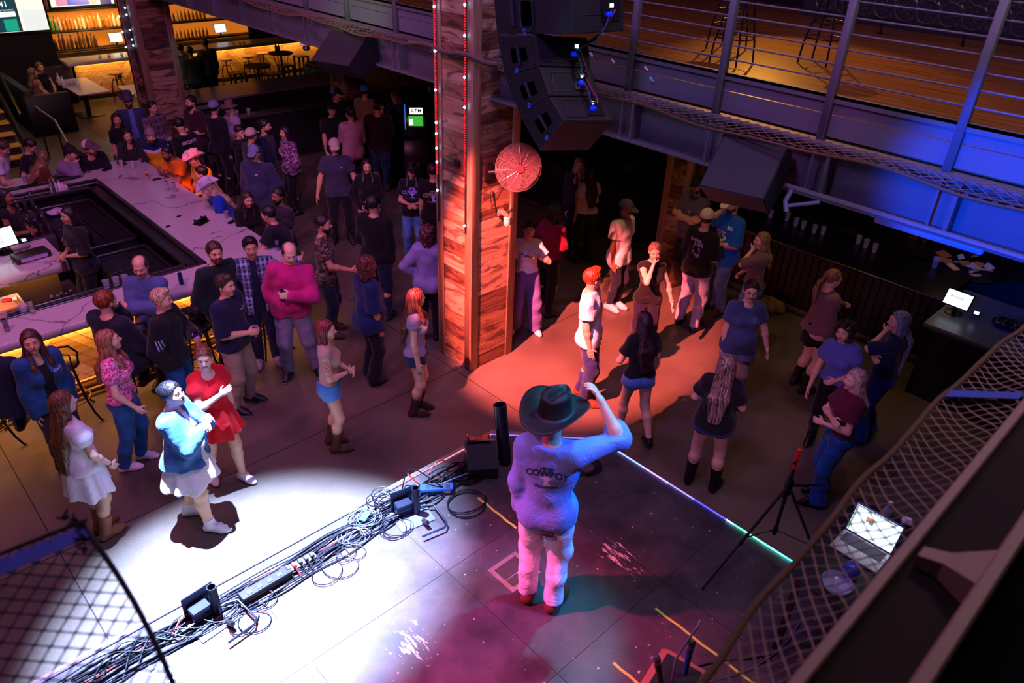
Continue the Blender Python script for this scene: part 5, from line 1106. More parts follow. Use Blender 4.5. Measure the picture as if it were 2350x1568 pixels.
t = thing('paper_tray', 'wooden tray of papers lit warm beside the service station', 'tray', (1.08, 10.5, .682)); mb = MB(); mb.box((-.3, -.2, 0), (.3, .2, .02)); mb.box((-.3, -.2, .02), (-.28, .2, .06)); mb.box((.28, -.2, .02), (.3, .2, .06)); mb.box((-.3, -.2, .02), (.3, -.18, .05)); mb.build('tray_base', mh2, t)
mb = MB(); mb.obox((.02, .02, .045), (.42, .26, .04), Rz(.1), .006); mb.build('binder', mat('tan_binder', '#d0935a', .6), t); mb = MB(); mb.obox((-.12, .1, .09), (.16, .12, .05), Rz(.5)@Rx(.3), .01); mb.build('napkins', mat('napkin', '#f0ece4', .8), t); mb = MB(); mb.obox((.16, .13, .08), (.12, .07, .03), Rz(-.3), .01); mb.build('red_cloth', mat('red_cloth', '#d03018', .7), t)
flat_box('blue_box', 'bright blue box at the left border beside the paper tray', 'box', (.62, 10.42, .682), (.2, .4, .12), mat('blue_plastic', '#0c58b8', .4))
# tills
def monitor(loc, rz, w_, h, label, ew, es, small=True, tilt=.35, txt=None, mname='screen', green=False):
    t = thing('till_terminal', label, 'till', loc, rz); R_ = Rx(-tilt)
    mb = MB(); mb.lathe([(.11, 0), (.11, .012), (.03, .02), (.025, .10)], n=16); mb.build('stand', M_BLK2, t)
    c = np.array([0, 0, .10+h/2]); mb = MB(); mb.obox(c, (w_+.03, .03, h+.03), R_, .008); mb.build('bezel', M_BLK2, t)
    s_ = MB(); s_.obox(c+R_ @ np.array([0, -.0165, 0]), (w_, .002, h), R_); sc_ = s_.build('screen', mat(mname, '#202428', .3, emit=ew, estr=es), t, smooth=False)
    if txt:
        v, f = text_mesh(txt, h*.24, shear=.3); mb = MB(); mb.add([c+R_ @ np.array([a-w_*.08, -.0182, b+h*.12]) for a, b, q in v], f); mb.add([c+R_ @ np.array([x, -.0182, z]) for x, z in ((-.02, 0), (.07, .0), (.07, .003), (-.02, .003))], [(0, 1, 2, 3)]); mb.build('screen_text', mat('ink', '#20242c', .6), sc_, smooth=False)
    if green:
        mb = MB(); mb.add([c+R_ @ np.array([x, -.0182, z]) for x, z in ((-.05, h*.42), (.03, h*.42), (.03, h*.47), (-.05, h*.47))], [(0, 1, 2, 3)]); mb.build('menu_bar', mat('menu_green', '#205030', .6, emit='#20c050', estr=1), sc_, smooth=False)
        mb = MB(); [mb.add([c+R_ @ np.array([x, -.0182, z]) for x, z in ((-.04, z0), (.02, z0), (.02, z0+.006), (-.04, z0+.006))], [(0, 1, 2, 3)]) for z0 in np.linspace(-h*.35, h*.3, 9)]; mb.build('menu_lines', mat('menu_grey', '#7a8490', .6), sc_, smooth=False)
    if small:
        mb = MB(); mb.obox((w_/2+.10, .02, .10), (.09, .02, .08), R_, .004); mb.build('card_display', M_BLK2, t); mb = MB(); mb.obox((w_/2+.10, .008, .105), (.06, .002, .04), R_); mb.build('card_screen', mat('card_blue', '#203050', .3, emit='#90b8ff', estr=3), t, smooth=False)
    return t
monitor((1.55, 11.78, .93), .16, .36, .25, 'glowing white till screen with a list, on the service station', '#e8f4ff', 2.4, mname='till_screen_left', green=True)
t = thing('wooden_box', 'dark wooden box holding a purple card slot below the till', 'box', (1.78, 11.38, .93), .1); mb = MB(); mb.box((-.22, -.12, 0), (.22, .12, .09), .006); mb.build('box', mat('drawer_dark', '#2a1820', .5), t); mb = MB(); mb.box((-.17, -.126, .02), (.17, -.12, .07)); mb.build('label_plate', mat('plate_violet', '#a890c8', .5), t)
flat_box('receipt_printer', 'small pale receipt printer with papers below the till', 'printer', (1.72, 11.56, 1.02), (.22, .1, .06), mat('printer_grey', '#8a7480', .5), .1)
# --- bentwood stools along the front of the bar
def stool_parts(t, back=True, seatm=None):
    mb = MB(); mb.lathe([(.001, .735), (.185, .735), (.20, .745), (.20, .76), (.185, .77), (.001, .765)], n=24); mb.build('seat', seatm or M_BLK2, t)
    for k in range(4):
        a = math.pi/4+k*math.pi/2; ca, sa = math.cos(a), math.sin(a); mb = MB(); mb.tube([(.10*ca, .10*sa, .735), (.15*ca, .15*sa, .70), (.165*ca, .165*sa, .55), (.19*ca, .19*sa, .32), (.25*ca, .25*sa, .12), (.30*ca, .30*sa, .03), (.325*ca, .325*sa, .012)], [.013, .014, .014, .014, .013, .013, .016], 7); mb.build('leg', M_BLK2, t)
    mb = MB(); mb.tube([(.205*math.cos(a), .205*math.sin(a), .29) for a in np.linspace(0, 2*math.pi, 25)[:-1]], .009, 6, closed=True); mb.build('footring', mat('ring_brass', '#8a6a3a', .3, metal=.8), t)
    mb = MB(); mb.tube([(.15*math.cos(a), .15*math.sin(a), .60) for a in np.linspace(0, 2*math.pi, 21)[:-1]], .008, 6, closed=True); mb.build('brace', M_BLK2, t)
    if back:
        mb = MB(); mb.tube([(-.17, -.08, .75), (-.185, -.16, .95), (-.12, -.21, 1.07), (0, -.225, 1.10), (.12, -.21, 1.07), (.185, -.16, .95), (.17, -.08, .75)], .012, 7); mb.tube([(-.10, -.15, .76), (-.10, -.19, .95), (0, -.20, 1.0), (.10, -.19, .95), (.10, -.15, .76)], .009, 6); mb.build('back_hoop', M_BLK2, t)
st0 = thing('bar_stool', 'black bentwood bar stool at the far left under the denim jacket woman', 'stool', (.42, 8.62, 0), .2, 'black stools along the bar front'); stool_parts(st0)
for (x, y, a, lb) in ((1.28, 8.60, -.1, 'black bentwood bar stool behind the woman in the white dress'), (2.02, 8.55, .3, 'black bentwood bar stool under the man in the dark sweater'), (2.78, 8.45, -.2, 'black bentwood bar stool holding a cowboy hat, behind the black track jacket'), (3.75, 8.55, .1, 'black bentwood bar stool behind the pink sweater'), (-.4, 8.65, 0, 'black bentwood bar stool at the left border')): copy_tree(st0, (x, y, 0), a, lb)
for i, (x, y) in enumerate(((4.62, 9.9), (4.64, 10.8), (4.62, 11.6), (4.62, 12.4), (4.6, 13.2))): copy_tree(st0, (x, y, 0), math.pi/2, ['black bar stool under the man in the navy tee at the bar side', 'black bar stool under the long haired woman in black', 'black bar stool under the woman in the white cowboy hat', 'black bar stool under the man behind the white hat', 'black bar stool under the man in orange'][i])

# ---------------------------------------------------------------- back bar, screens, booths
bb = thing('back_bar', 'distant bar with pale counter and glowing chevron plank front', 'bar'); mb = MB()
mb.box((5.86, 23.35, .99), (14.2, 24.1, 1.09), .01); mb.build('countertop', mat('pale_counter', '#b0a8a0', .3), bb)
mb = MB(); mb.box((6.1, 23.72, 0), (14.2, 24.0, .99)); mb.build('carcass', M_BLK, bb, smooth=False)
mb = MB(); herringbone(mb, 6.1, 14.2, .14, .98, lambda u, z, d: (u, 23.72-d, z)); mb.build('plank_front', [mh1, mh2, mh3], bb, smooth=False)
mb = MB(); mb.box((6.1, 23.5, .96), (14.2, 23.53, .985)); mb.build('led_strip', M_LEDW, bb, smooth=False); tube_light('back_bar_glow', (6.1, 23.5, .95), (14.2, 23.5, .95), 20, (1, .52, .14), tilt=(0, .4, -1))
mb = MB(); mb.tube([(6.1, 23.4, .2), (14.2, 23.4, .2)], .025, 8); mb.build('foot_rail', MATS['brass_rail'], bb)
mb = MB(); mb.box((7.15, 23.68, .5), (7.27, 23.715, .62), .004); mb.build('outlet_box', M_BLK, bb)
sh = thing('liquor_wall', 'back-lit amber wall of liquor shelves behind the distant bar', 'shelves'); M_AMB = mat('amber_backlight', '#c87820', .6, emit='#ff8a28', estr=.55)
mb = MB(); mb.box((6.05, 25.25, 1.0), (8.6, 25.3, 2.9)); mb.box((9.1, 25.25, 1.0), (12., 25.3, 2.9)); mb.build('lit_back_panel', M_AMB, sh, smooth=False)
for z in (1.12, 1.64, 2.19, 2.75): mb = MB(); mb.box((6.0, 24.9, z-.05), (8.65, 25.25, z), .004); mb.box((9.05, 24.9, z-.05), (12.1, 25.25, z), .004); mb.build('shelf_board', M_BLK, sh)
for x in (6.02, 8.62, 9.08): mb = MB(); mb.box((x-.03, 24.9, .9), (x+.03, 25.26, 3.)); mb.build('upright', M_BLK, sh)
mb = MB(); mb.box((6.0, 24.6, 0), (12.2, 25.26, .98)); mb.build('base_cabinet', M_BLK, sh, smooth=False)
rb = random.Random(11); cols = ['#e8c890', '#d8a860', '#f0e0b8', '#c88840', '#e8d8b0', '#b87030', '#8a4818']
k = 0
for zi, z in enumerate((1.645, 2.195, 1.125)):
    for x in np.arange(6.14, 8.55, .105):
        if zi == 2 and 7.2 < x < 8.3: continue
        c = rb.choice(cols) if zi < 2 else rb.choice(['#5a3a20', '#3a2a1c', '#7a5028']); c = '#38a030' if (zi == 0 and k == 0) else '#58a878' if (zi == 0 and k == 1) else c; k += 1
        bottle((x, 25.05+rb.uniform(-.03, .05), z), c, 'spirit bottle on the %s amber shelf of the distant bar' % ['middle', 'upper', 'lower'][zi], rb.uniform(.30, .44), rb.uniform(.038, .05), group='bottles on the %s amber shelf' % ['middle', 'upper', 'lower'][zi])
for x in np.arange(9.2, 10.6, .12):
    for z in (1.645, 1.125): bottle((x, 25.05, z), rb.choice(cols[3:]), 'spirit bottle on the amber shelf right of the left column', rb.uniform(.24, .34), .038, group='bottles right of the left column')
light('AREA', 'amber_shelf_fill', (7.3, 24.2, 2.6), (7.3, 25.2, 1.6), (1, .6, .25), 60, .8)  # unseen fill added in front so the bottles don't stay dark silhouettes
monitor((7.75, 25.02, 1.125), -.1, .34, .24, 'small glowing till screen in front of the distant liquor shelves', '#e8ffe8', 2.5, False, .2, mname='till_screen_far')
monitor((10.95, 25.02, 1.125), 0., .36, .24, 'till screen at the distant bar right of the left column', '#e0f0ff', 1.6, False, .2, mname='till_screen_far2')
for i, (px, py) in enumerate(((213, 126), (234, 124), (262, 121), (280, 118), (288, 117))): cup((P(px, py, 1.1)[0], 23.5, 1.092), 'glass standing on the distant bar counter', ['#d8c048', '#6aa0d8', '#d8d8d8', '#e0a830', '#e0b040'][i], r=.045, h=.1, group='glasses on the distant bar')
for i, (px, py) in enumerate(((515, 89), (524, 88), (500, 90))): cup((P(px, py, 1.1)[0], 23.5, 1.092), 'small glass on the distant bar right of the left column', '#e0c040', r=.045, h=.08, group='glasses on the far counter')
# televisions
def tv(x0, x1, z0, z1, y, label):
    t = thing('television', label, 'television', ((x0+x1)/2, y, z0)); w_, h = x1-x0, z1-z0; mb = MB(); mb.box((-w_/2-.05, -.02, -.06), (w_/2+.05, .06, h+.05), .01); mb.build('bezel', M_BLK2, t)
    mb = MB(); mb.box((-w_/2, -.026, 0), (w_/2, -.02, h)); return t, mb.build('screen', mat('tv_white', '#303030', .3, emit='#fff4e0', estr=1.15), t, smooth=False), w_, h
xr, _, zb = PY(113, 67, 23.9); t, s_, w_, h = tv(xr-2.3, xr, zb, zb+1.3, 23.9, 'big television at top left showing a phone screen with the time 9:41')
def scr(mb, x, z, w2, h2, d): mb.add([(x-w2/2, -.026-d, z), (x+w2/2, -.026-d, z), (x+w2/2, -.026-d, z+h2), (x-w2/2, -.026-d, z+h2)], [(0, 1, 2, 3)])
px_ = w_/2-.97
for nm, c, es, a in (('phone_edge', '#484838', .3, (px_, .01, .70, 1.2, .001)), ('phone_display', '#0c4858', .75, (px_, .03, .64, 1.17, .002)), ('phone_glow', '#10b090', .9, (px_+.12, .03, .30, .28, .003)), ('notification', '#f8fff8', 1.3, (px_, .37, .56, .12, .003)), ('lower_panel', '#f0f4f0', 1.0, (w_/2-.29, .0, .54, .5, .001))):
    mb = MB(); scr(mb, *a); mb.build(nm, mat('tv_'+nm, '#202020', .4, emit=c, estr=es), s_, smooth=False)
v, f = text_mesh('9:41', .19); mb = MB(); mb.add([(px_+a, -.0305, .66+b) for a, b, c in v], f); v, f = text_mesh('Wednesday, November 1', .05); mb.add([(px_+a, -.0305, .53+b) for a, b, c in v], f); mb.build('time_text', mat('tv_text', '#ffffff', .4, emit='#e8fff4', estr=1.2), s_, smooth=False)
mb = MB(); mb.lathe([(.001, 0), (.10, 0), (.13, .4), (.10, .75), (.001, .82)], n=12, R=Rx(-.1)); 
v_ = np.vstack(mb.v); mb2 = MB(); mb2.add([(px_-.40+p[0]*.8, -.028+p[1]*.01, .1+p[2]*.7) for p in v_], mb.f); mb2.build('thumb_picture', mat('tv_thumb', '#402020', .5, emit='#e07058', estr=.7), s_)
t, s_, w_, h = tv(PY(118, 18, 24.85)[0], PY(262, 8, 24.85)[0], 2.28, 3.3, 24.85, 'second television above the distant liquor shelves showing people in blue')
for nm, c, a in (('picture_blue', '#1c50d8', (-.1, .02, .9, .4, .001)), ('picture_pink', '#e890b0', (-.55, .02, .28, .4, .002)), ('picture_skin', '#f0c8b0', (.25, .02, .2, .5, .003)), ('picture_navy', '#102a78', (.6, .0, .3, .5, .002))): mb = MB(); scr(mb, *a); mb.build(nm, mat('tv_'+nm, '#202020', .4, emit=c, estr=1.), s_, smooth=False)
mb = MB(); mb.box((-4, 24.0, 0), (5.84, 24.3, 9)); struct(mb.build('wall_alcove', M_DARK, smooth=False)); bpy.data.objects['wall_alcove'].name = 'wall_far'
mb = MB(); mb.box((5.84, 25.35, 0), (14.5, 25.6, 9)); o = mb.build('w', M_DARK, smooth=False); struct(o); o.name = 'wall_shelves'
# booth with table
bt = thing('booth_bench', 'dark upholstered booth bench where two women sit at far left', 'bench'); mb = MB(); mb.box((4.35, 20.9, 0), (5.05, 23.9, .45), .03); mb.build('seat', mat('booth_vinyl', '#2c222a', .4), bt); mb = MB(); mb.box((4.15, 20.9, 0), (4.35, 23.9, 1.05), .03); mb.box((5.05, 23.55, 0), (6.0, 23.7, 1.0), .03); mb.build('backrest', mat('booth_back', '#10101a', .7), bt); mb = MB(); mb.box((4.1, 20.75, 0), (5.1, 20.9, .95), .02); mb.build('end_panel', M_BLK, bt)
def slab_table(lab, lo, hi, z, m, base=True):
    t = thing('table', lab, 'table', ((lo[0]+hi[0])/2, (lo[1]+hi[1])/2, 0)); a, b = (hi[0]-lo[0])/2, (hi[1]-lo[1])/2; mb = MB(); mb.box((-a, -b, z-.04), (a, b, z), .015); mb.build('tabletop', m, t); mb = MB(); mb.box((-.05, -.05, 0), (.05, .05, z-.04)); mb.box((-.3, -.3, 0), (.3, .3, .02)); mb.build('pedestal', M_BLK2, t); return t
M_TT = mat('table_white', '#b8b4c4', .35); slab_table('pale table with bottles and glasses in front of the seated women', (5.4, 21.2), (6.15, 23.1), .75, M_TT); slab_table('second pale table beside the left column', (6.45, 19.7), (7.1, 21.6), .75, M_TT)
for i, (px, py, h) in enumerate(((138, 195, .3), (148, 202, .3))): bottle(P(px, py, .75), '#c8c8d8', ['left', 'right'][i]+' of the two clear bottles on the booth table', h, .045)
for i, (px, py) in enumerate(((158, 198), (166, 198), (173, 197), (182, 206))): cup(P(px, py, .75), 'glass on the pale booth table', '#c8b8a8' if i < 3 else None, r=.055, h=.15, group='glasses on the booth table')
# industrial stools and round tables
def ind_stool(loc, label, m=None):
    t = thing('bar_stool', label, 'stool', loc, 0, 'wood-topped stools at the distant bar'); mb = MB(); mb.lathe([(.001, .74), (.18, .74), (.19, .76), (.18, .78), (.001, .78)], n=20); mb.build('seat', m or mh2, t); mb = MB(); mb.lathe([(.02, .35), (.02, .74)], n=8); mb.build('screw', M_BLK2, t)
    for k in range(4): a = k*math.pi/2+.4; mb = MB(); mb.tube([(.03*math.cos(a), .03*math.sin(a), .58), (.12*math.cos(a), .12*math.sin(a), .60), (.20*math.cos(a), .20*math.sin(a), .45), (.23*math.cos(a), .23*math.sin(a), .0)], .012, 6); mb.build('leg', M_BLK2, t)
    mb = MB(); mb.tube([(.215*math.cos(a), .215*math.sin(a), .25) for a in np.linspace(0, 6.28, 17)[:-1]], .008, 5, closed=True); mb.build('footring', M_BLK2, t)
for i, (px, py) in enumerate(((264, 168), (518, 137), (568, 130), (603, 122))): x, y, z = P(px, py, .76); ind_stool((x, y, 0), ['wood-topped industrial stool alone at the distant bar left of the column', 'wood-topped stool nearest the two seated men', 'wood-topped stool between the seated men and the round tables', 'wood-topped stool behind the round tables'][i])
def round_table(loc, label, z=1.03, r=.36):
    t = thing('round_table', label, 'table', loc); mb = MB(); mb.lathe([(.001, z-.035), (r-.01, z-.035), (r, z-.02), (r, z), (.001, z)], n=28); mb.build('tabletop', wood('dark_table', '#4a3830', '#2c201c', 0), t); mb = MB(); mb.lathe([(.25, 0), (.24, .02), (.04, .05), (.035, z-.04)], n=16); mb.build('pedestal', M_BLK2, t)
    for k in range(4): a = k*math.pi/2; mb = MB(); mb.tube([(.04*math.cos(a), .04*math.sin(a), .5), (.16*math.cos(a), .16*math.sin(a), .62), (.25*math.cos(a), .25*math.sin(a), z-.04)], .012, 6); mb.build('strut', M_BLK2, t)
x, y, z = P(590, 150, 1.03); round_table((x, y, 0), 'nearer dark round high table before the distant bar'); x, y, z = P(644, 121, 1.03); round_table((x, y, 0), 'farther dark round high table with two bottles')
for i, (px, py) in enumerate(((634, 118), (640, 118))): bottle(P(px, py, 1.03), '#24304a', ['left', 'right'][i]+' blue bottle on the farther round table', .25, .04)
def low_stool(px, py, lb):
    x, y, z = P(px, py, .66); t = thing('stool', lb, 'stool', (x, y, 0)); mb = MB(); mb.box((-.19, -.19, .62), (.19, .19, .66), .01); mb.build('seat', MATS['dark_table'], t)
    for sx in (-1, 1):
        for sy in (-1, 1): mb = MB(); mb.box((sx*.16-.025, sy*.16-.025, 0), (sx*.16+.025, sy*.16+.025, .62)); mb.build('leg', M_BLK, t)
for a in ((655, 148, 'square dark stool below the farther round table'), (545, 166, 'square dark stool left of the nearer round table'), (690, 127, 'square dark stool at the right end of the distant bar'), (632, 167, 'square dark stool right of the nearer round table')): low_stool(*a)
# teal tufted bench
tb = thing('tufted_bench', 'teal channel-tufted bench end beside the weathered column', 'bench'); M_TEAL = mat('teal_velvet', '#1c6a88', .6)
for i in range(9): mb = MB(); x = 11.15+.0*i; mb.lathe([(.05, 0), (.055, .05), (.055, .55), (.03, .62), (.001, .63)], (11.45, 19.6+i*.13, .3), 10); mb.build('channel', M_TEAL, tb)
mb = MB(); mb.box((11.5, 19.5, 0), (11.7, 20.8, .95), .02); mb.build('back_board', M_BLK, tb)
# low divider walls with drink ledges
def divider(lo, hi, z, led, label, m_top, ledx=None):
    t = thing('divider_wall', label, 'divider'); mb = MB(); mb.box((lo[0]+.05, lo[1]+.05, 0), (hi[0]-.05, hi[1]-.05, z-.05)); mb.build('wall_body', mat('divider_black', '#0d0b10', .7), t, smooth=False); mb = MB(); mb.box((lo[0], lo[1], z-.05), (hi[0], hi[1], z), .008); mb.build('cap', m_top, t)
M_CAP = mat('ledge_wood', '#5a5660', .3)
divider((6.5, 17.55), (10.9, 18.75), 1.10, True, 'black divider with wide ledge behind the maroon shirt man', mat('ledge_sheen', '#74707a', .2))
divider((6.35, 15.75), (9.9, 16.05), 1.10, True, 'black drink ledge behind the woman in the fedora', mat('ledge_dark', '#3c3a48', .25))
divider((6.3, 17.0), (7.0, 17.2), 1.10, True, 'short ledge end beside the foot of the left column', M_CAP)
light('SPOT', 'cyan_ledge_spot', (6.0, 15.0, 3.4), (7.0, 18.1, 1.1), (.02, .8, .9), 16, .05, 32, .6)
light('SPOT', 'cyan_ledge_spot_b', (7.6, 13.6, 3.3), (8.1, 15.9, 1.1), (.02, .7, .95), 10, .05, 24, .6)
cup((P(532, 262, 1.1)[0], 15.9, 1.101), 'left plastic cup on the ledge by the fedora woman', None, r=.045, h=.13); cup((P(560, 258, 1.1)[0], 15.9, 1.101), 'right plastic cup on the ledge by the fedora woman', None, r=.045, h=.13)
# staircase at far left
sc_ = thing('staircase', 'stairs with glowing yellow treads at the left border', 'stairs'); mst = wood('stair_tread_wood', '#c89a50', '#94682c', 0, .8)
for i in range(9):
    z, y = .19*(i+1), 18.7+.25*i; mb = MB(); mb.box((1.6, y, z-.035), (3.45, y+.29, z), .006); mb.build('tread', mst, sc_); mb = MB(); mb.box((1.6, y+.03, z-.19), (3.42, y+.05, z-.035)); mb.build('riser', mat('stair_riser_dark', '#1c1408', .7), sc_, smooth=False)
mb = MB(); mb.obox((3.52, 19.8, 1.0), (.05, 2.9, .32), Rx(math.atan2(.19, .25))); mb.build('stringer', M_BLK, sc_, smooth=False); mb = MB(); mb.tube([(3.54, 18.6, 1.1), (3.54, 20.9, 2.85)], .03, 8); mb.build('rail', M_BLK2, sc_)
tube_light('stair_glow', (1.7, 18.5, 2.6), (3.4, 18.5, 2.6), 22, (1, .6, .12), tilt=(0, .6, -1), w_=.3)
hr = thing('handrail', 'pale metal handrail sloping down beside the booth steps', 'handrail'); mb = MB(); mb.tube([P(80, 245, 1.15), P(126, 277, 1.0), P(155, 328, .9)], .022, 8); mb.build('rail', M_STEEL, hr)
for q in ((80, 245, 1.15), (126, 277, 1.0), (155, 328, .9)): x, y, z = P(*q); mb = MB(); mb.tube([(x, y, z), (x, y, 0)], .018, 8); mb.build('post', M_BLK2, hr)
# slatted counter, machine and lamps at the back centre
sb = thing('slatted_counter', 'dark slatted wooden counter left of the red column at the back', 'counter'); mb = MB(); mb.box((10.15, 13.1, 1.02), (12.4, 16.2, 1.08), .01); mb.build('countertop', wood('counter_brown', '#5a3c34', '#38241e', 0, .6, .35), sb)
mb = MB(); [mb.box((10.22, 13.2+i*.11, 0), (10.26, 13.28+i*.11, 1.02)) for i in range(28)]; [mb.box((10.25+i*.11, 13.16, 0), (10.33+i*.11, 13.2, 1.02)) for i in range(19)]; mb.build('slats', wood('slat_brown', '#3c2c2a', '#241a1a', 2, .8), sb); mb = MB(); mb.box((10.26, 13.2, 0), (12.3, 16.2, 1.02)); mb.build('carcass', M_BLK, sb, smooth=False)
at = thing('cash_machine', 'tall dark cash machine with a lit green and white screen', 'machine', (9.45, 12.75, 0), -.62); mb = MB(); mb.box((-.26, -.3, 0), (.26, .3, 1.0), .02); mb.obox((0, .05, 1.28), (.5, .42, .62), Rx(-.25), .02); mb.build('cabinet', M_BLK2, at)
R_ = Rx(-.25)
for nm, c, es, dx, dz, w2, h2 in (('sign_white', '#f4f8e0', 3., .03, .22, .26, .12), ('screen_green', '#38a838', 1.2, .02, .02, .30, .20), ('screen_cyan', '#b8fff4', 2.4, -.08, .0, .08, .12), ('side_glow', '#1860c8', 1.2, -.2, .1, .02, .5)):
    mb = MB(); mb.obox(np.array([0, .05, 1.28])+R_ @ np.array([dx, -.216, dz]), (w2, .004, h2), R_); mb.build(nm, mat('atm_'+nm, '#202020', .4, emit=c, estr=es), at, smooth=False)
v, f = text_mesh('ATM', .11, bold=.003); mb = MB(); mb.add([np.array([0, .05, 1.28])+R_ @ np.array([a+.03, -.2195, b+.22]) for a, b, c in v], f); mb.build('sign_text', M_BLK, at, smooth=False)
bl = thing('pendant_bulb', 'unlit white light bulb hanging at the edge of the slatted counter', 'bulb', PX(988, 205, 9.6)); mb = MB(); mb.lathe([(.001, -.075), (.035, -.062), (.047, -.03), (.04, .01), (.02, .04), (.018, .07)], n=14); mb.build('globe', mat('bulb_pale', '#98a0c8', .3), bl); mb = MB(); mb.tube([(0, 0, .07), (0, 0, 3.9-bl.location[2])], .006, 5); mb.build('cord', M_BLK, bl)
dm = thing('dome_camera', 'white dome security camera under the girder', 'camera', (5.84, PX(703, 112, 5.84)[1], 3.493)); mb = MB(); mb.lathe([(.001, .035), (.085, .035), (.085, .0), (.05, -.02)], n=18); mb.build('mount', M_WHITE, dm); mb = MB(); mb.lathe([(.045, -.02), (.055, -.05), (.035, -.08), (.001, -.085)], n=16); mb.build('dome', M_BLK2, dm)
mb = MB(); mb.tube([PX(912, 160, 6.6), PX(910, 198, 6.6)], .01, 6)
for (px, py, c) in ((898, 199, '#903848'), (907, 198, '#803040')): cup((P(px, py, 1.08)[0], 16.0, 1.081), 'reddish cup on the slatted counter at the back', c, r=.045, h=.13, group='cups on the slatted counter')

# ---------------------------------------------------------------- right-hand bar under the balcony
rbx = thing('right_bar', 'long dark slatted bar under the balcony on the right', 'bar'); M_SLAT = wood('slat_black', '#1c1618', '#0e0b0c', 2, .8, .5)
mb = MB(); mb.box((10.36, 2.35, 1.03), (11.45, 12.2, 1.07), .008); mb.build('countertop', mat('dark_counter', '#171318', .3), rbx); mb = MB(); mb.box((10.5, 2.4, 0), (11.3, 12.2, 1.03)); mb.build('carcass', M_BLK, rbx, smooth=False)
mb = MB(); y = 2.4
while y < 12.1: mb.box((10.45, y, .12), (10.5, y+.09, 1.02)); y += .115
mb.build('slats', M_SLAT, rbx, smooth=False); mb = MB(); mb.box((10.40, 2.2, 0), (10.45, 12.2, .11), .004); mb.build('baseboard', wood('baseboard_brown', '#4a3428', '#2c1e16', 1), rbx)
pc = thing('till_counter', 'grey-topped service counter with a till at the right border', 'counter'); mb = MB(); mb.box((9.52, -2, 1.0), (10.95, 2.28, 1.07), .008); mb.build('countertop', mat('grey_laminate', '#5a5c6c', .35, noise='#4a4c5a', nscale=14), pc); mb = MB(); mb.box((9.6, -2, 0), (10.9, 2.22, 1.0)); mb.build('cabinet', M_BLK, pc, smooth=False)
x, y, z = P(2188, 722, 1.07); t = monitor((x+.05, y+.02, 1.07), -.72, .30, .19, 'glowing white till screen with script lettering on the right-hand counter', '#e4f4ff', 1.5, True, .4, 'Barstool', mname='till_screen_right')
t.rotation_euler[2] = math.atan2(y, x)-math.pi/2-.25
for i, (px, py) in enumerate(((1767, 500), (1805, 507), (1825, 519), (1842, 526), (1867, 535), (1887, 539), (1968, 560), (1985, 569), (2005, 579))):
    x, y, z = P(px, py, 1.07); cup((x, y, 1.072), '%s clear cup of water in the row on the right-hand bar' % ['farthest', 'second farthest', 'third', 'fourth', 'fifth', 'sixth', 'taller seventh', 'eighth', 'nearest'][i], '#a8b8d8', r=.045, h=.13, fill=.5, group='row of cups on the right-hand bar')
can((P(1730, 478, 1.07)[0], P(1730, 478, 1.07)[1], 1.072), '#2a6a9a', 'blue can at the far end of the row of cups', '#2a6a9a', r=.033)
for i, (px, py) in enumerate(((2025, 560), (2037, 562), (2060, 568))): bottle((12.4, P(px, py, 1.1)[1]-.1, 1.0), '#6a4828', 'brown bottle on the back shelf of the right-hand bar', .28, .04, group='bottles behind the right-hand bar')
bs_ = thing('back_shelf', 'low dark back counter behind the right-hand bar', 'counter'); mb = MB(); mb.box((12.0, .5, 0), (12.8, 11, .98)); mb.build('body', M_BLK, bs_, smooth=False); mb = MB(); mb.box((11.95, .5, .98), (12.85, 11, 1.0)); mb.build('top', mat('dark_counter2', '#221c1c', .3), bs_)
fd = thing('food_tray', 'heap of foil and paper food wrappers on a dark tray', 'tray', (11.85, 2.55, 1.0), .3); mb = MB(); mb.lathe([(.001, 0), (.50, 0), (.55, .04), (.50, .03), (.001, .02)], n=24); mb.build('tray', M_BLK2, fd)
Rf_ = random.Random(4)
for k in range(16):
    a, r_ = Rf_.uniform(0, 6.28), Rf_.uniform(0, .38); mb = MB(); mb.obox((r_*math.cos(a), r_*math.sin(a), .05+Rf_.uniform(0, .08)), (Rf_.uniform(.12, .24), Rf_.uniform(.08, .16), .02), Rz(Rf_.uniform(0, 3))@Rx(Rf_.uniform(-.7, .7)), .008); mb.build('wrapper', mat('wrap%d' % (k % 3), ['#c89858', '#a8a49c', '#8a5830'][k % 3], .5), fd)
light('AREA', 'food_lamp', (11.6, 2.6, 2.1), (11.9, 2.6, 1.0), (1, .62, .3), 2.2, .3)
light('AREA', 'till_desk_light', (9.7, 1.6, 2.6), (9.9, 1.6, 1.0), (.35, .45, 1), 1.6, .3)
crumple('jacket', 'tan jacket crumpled on the floor against the right-hand bar', 'jacket', (10.22, 4.55, 0), .2, .32, .2, mat('tan_cloth', '#8a6a4c', .85), 8, 12)
crumple('cloth', 'pale crumpled cloth on the counter left of the short column', 'cloth', (11.2, 8.3, 1.075), .25, .2, .12, mat('pale_cloth', '#a89888', .85), 12)
lg = thing('lounge_counter_edge', 'teal-lit slanted rail end behind the two talking women', 'rail'); mb = MB(); mb.obox(((11.1), 8.9, 1.16), (.10, 1.6, .06), np.eye(3), .01); mb.build('rail', mat('teal_rail', '#1c6a70', .4), lg)
flat_box('clipboard', 'dark clipboard leaning at the right border of the till counter', 'clipboard', (10.55, 1.45, 1.072), (.22, .3, .01), mat('clip_violet', '#4a3a50', .5), .4)
crumple('bag', 'black bag lying on the till counter', 'bag', (10.15, 1.35, 1.072), .24, .3, .12, M_BLK2, 5)
x, y, z = P(2145, 610, 1.1); cup((x, y, 1.072), 'purple lidded cup beside the food wrappers', '#5a4a9a', r=.05, h=.15)
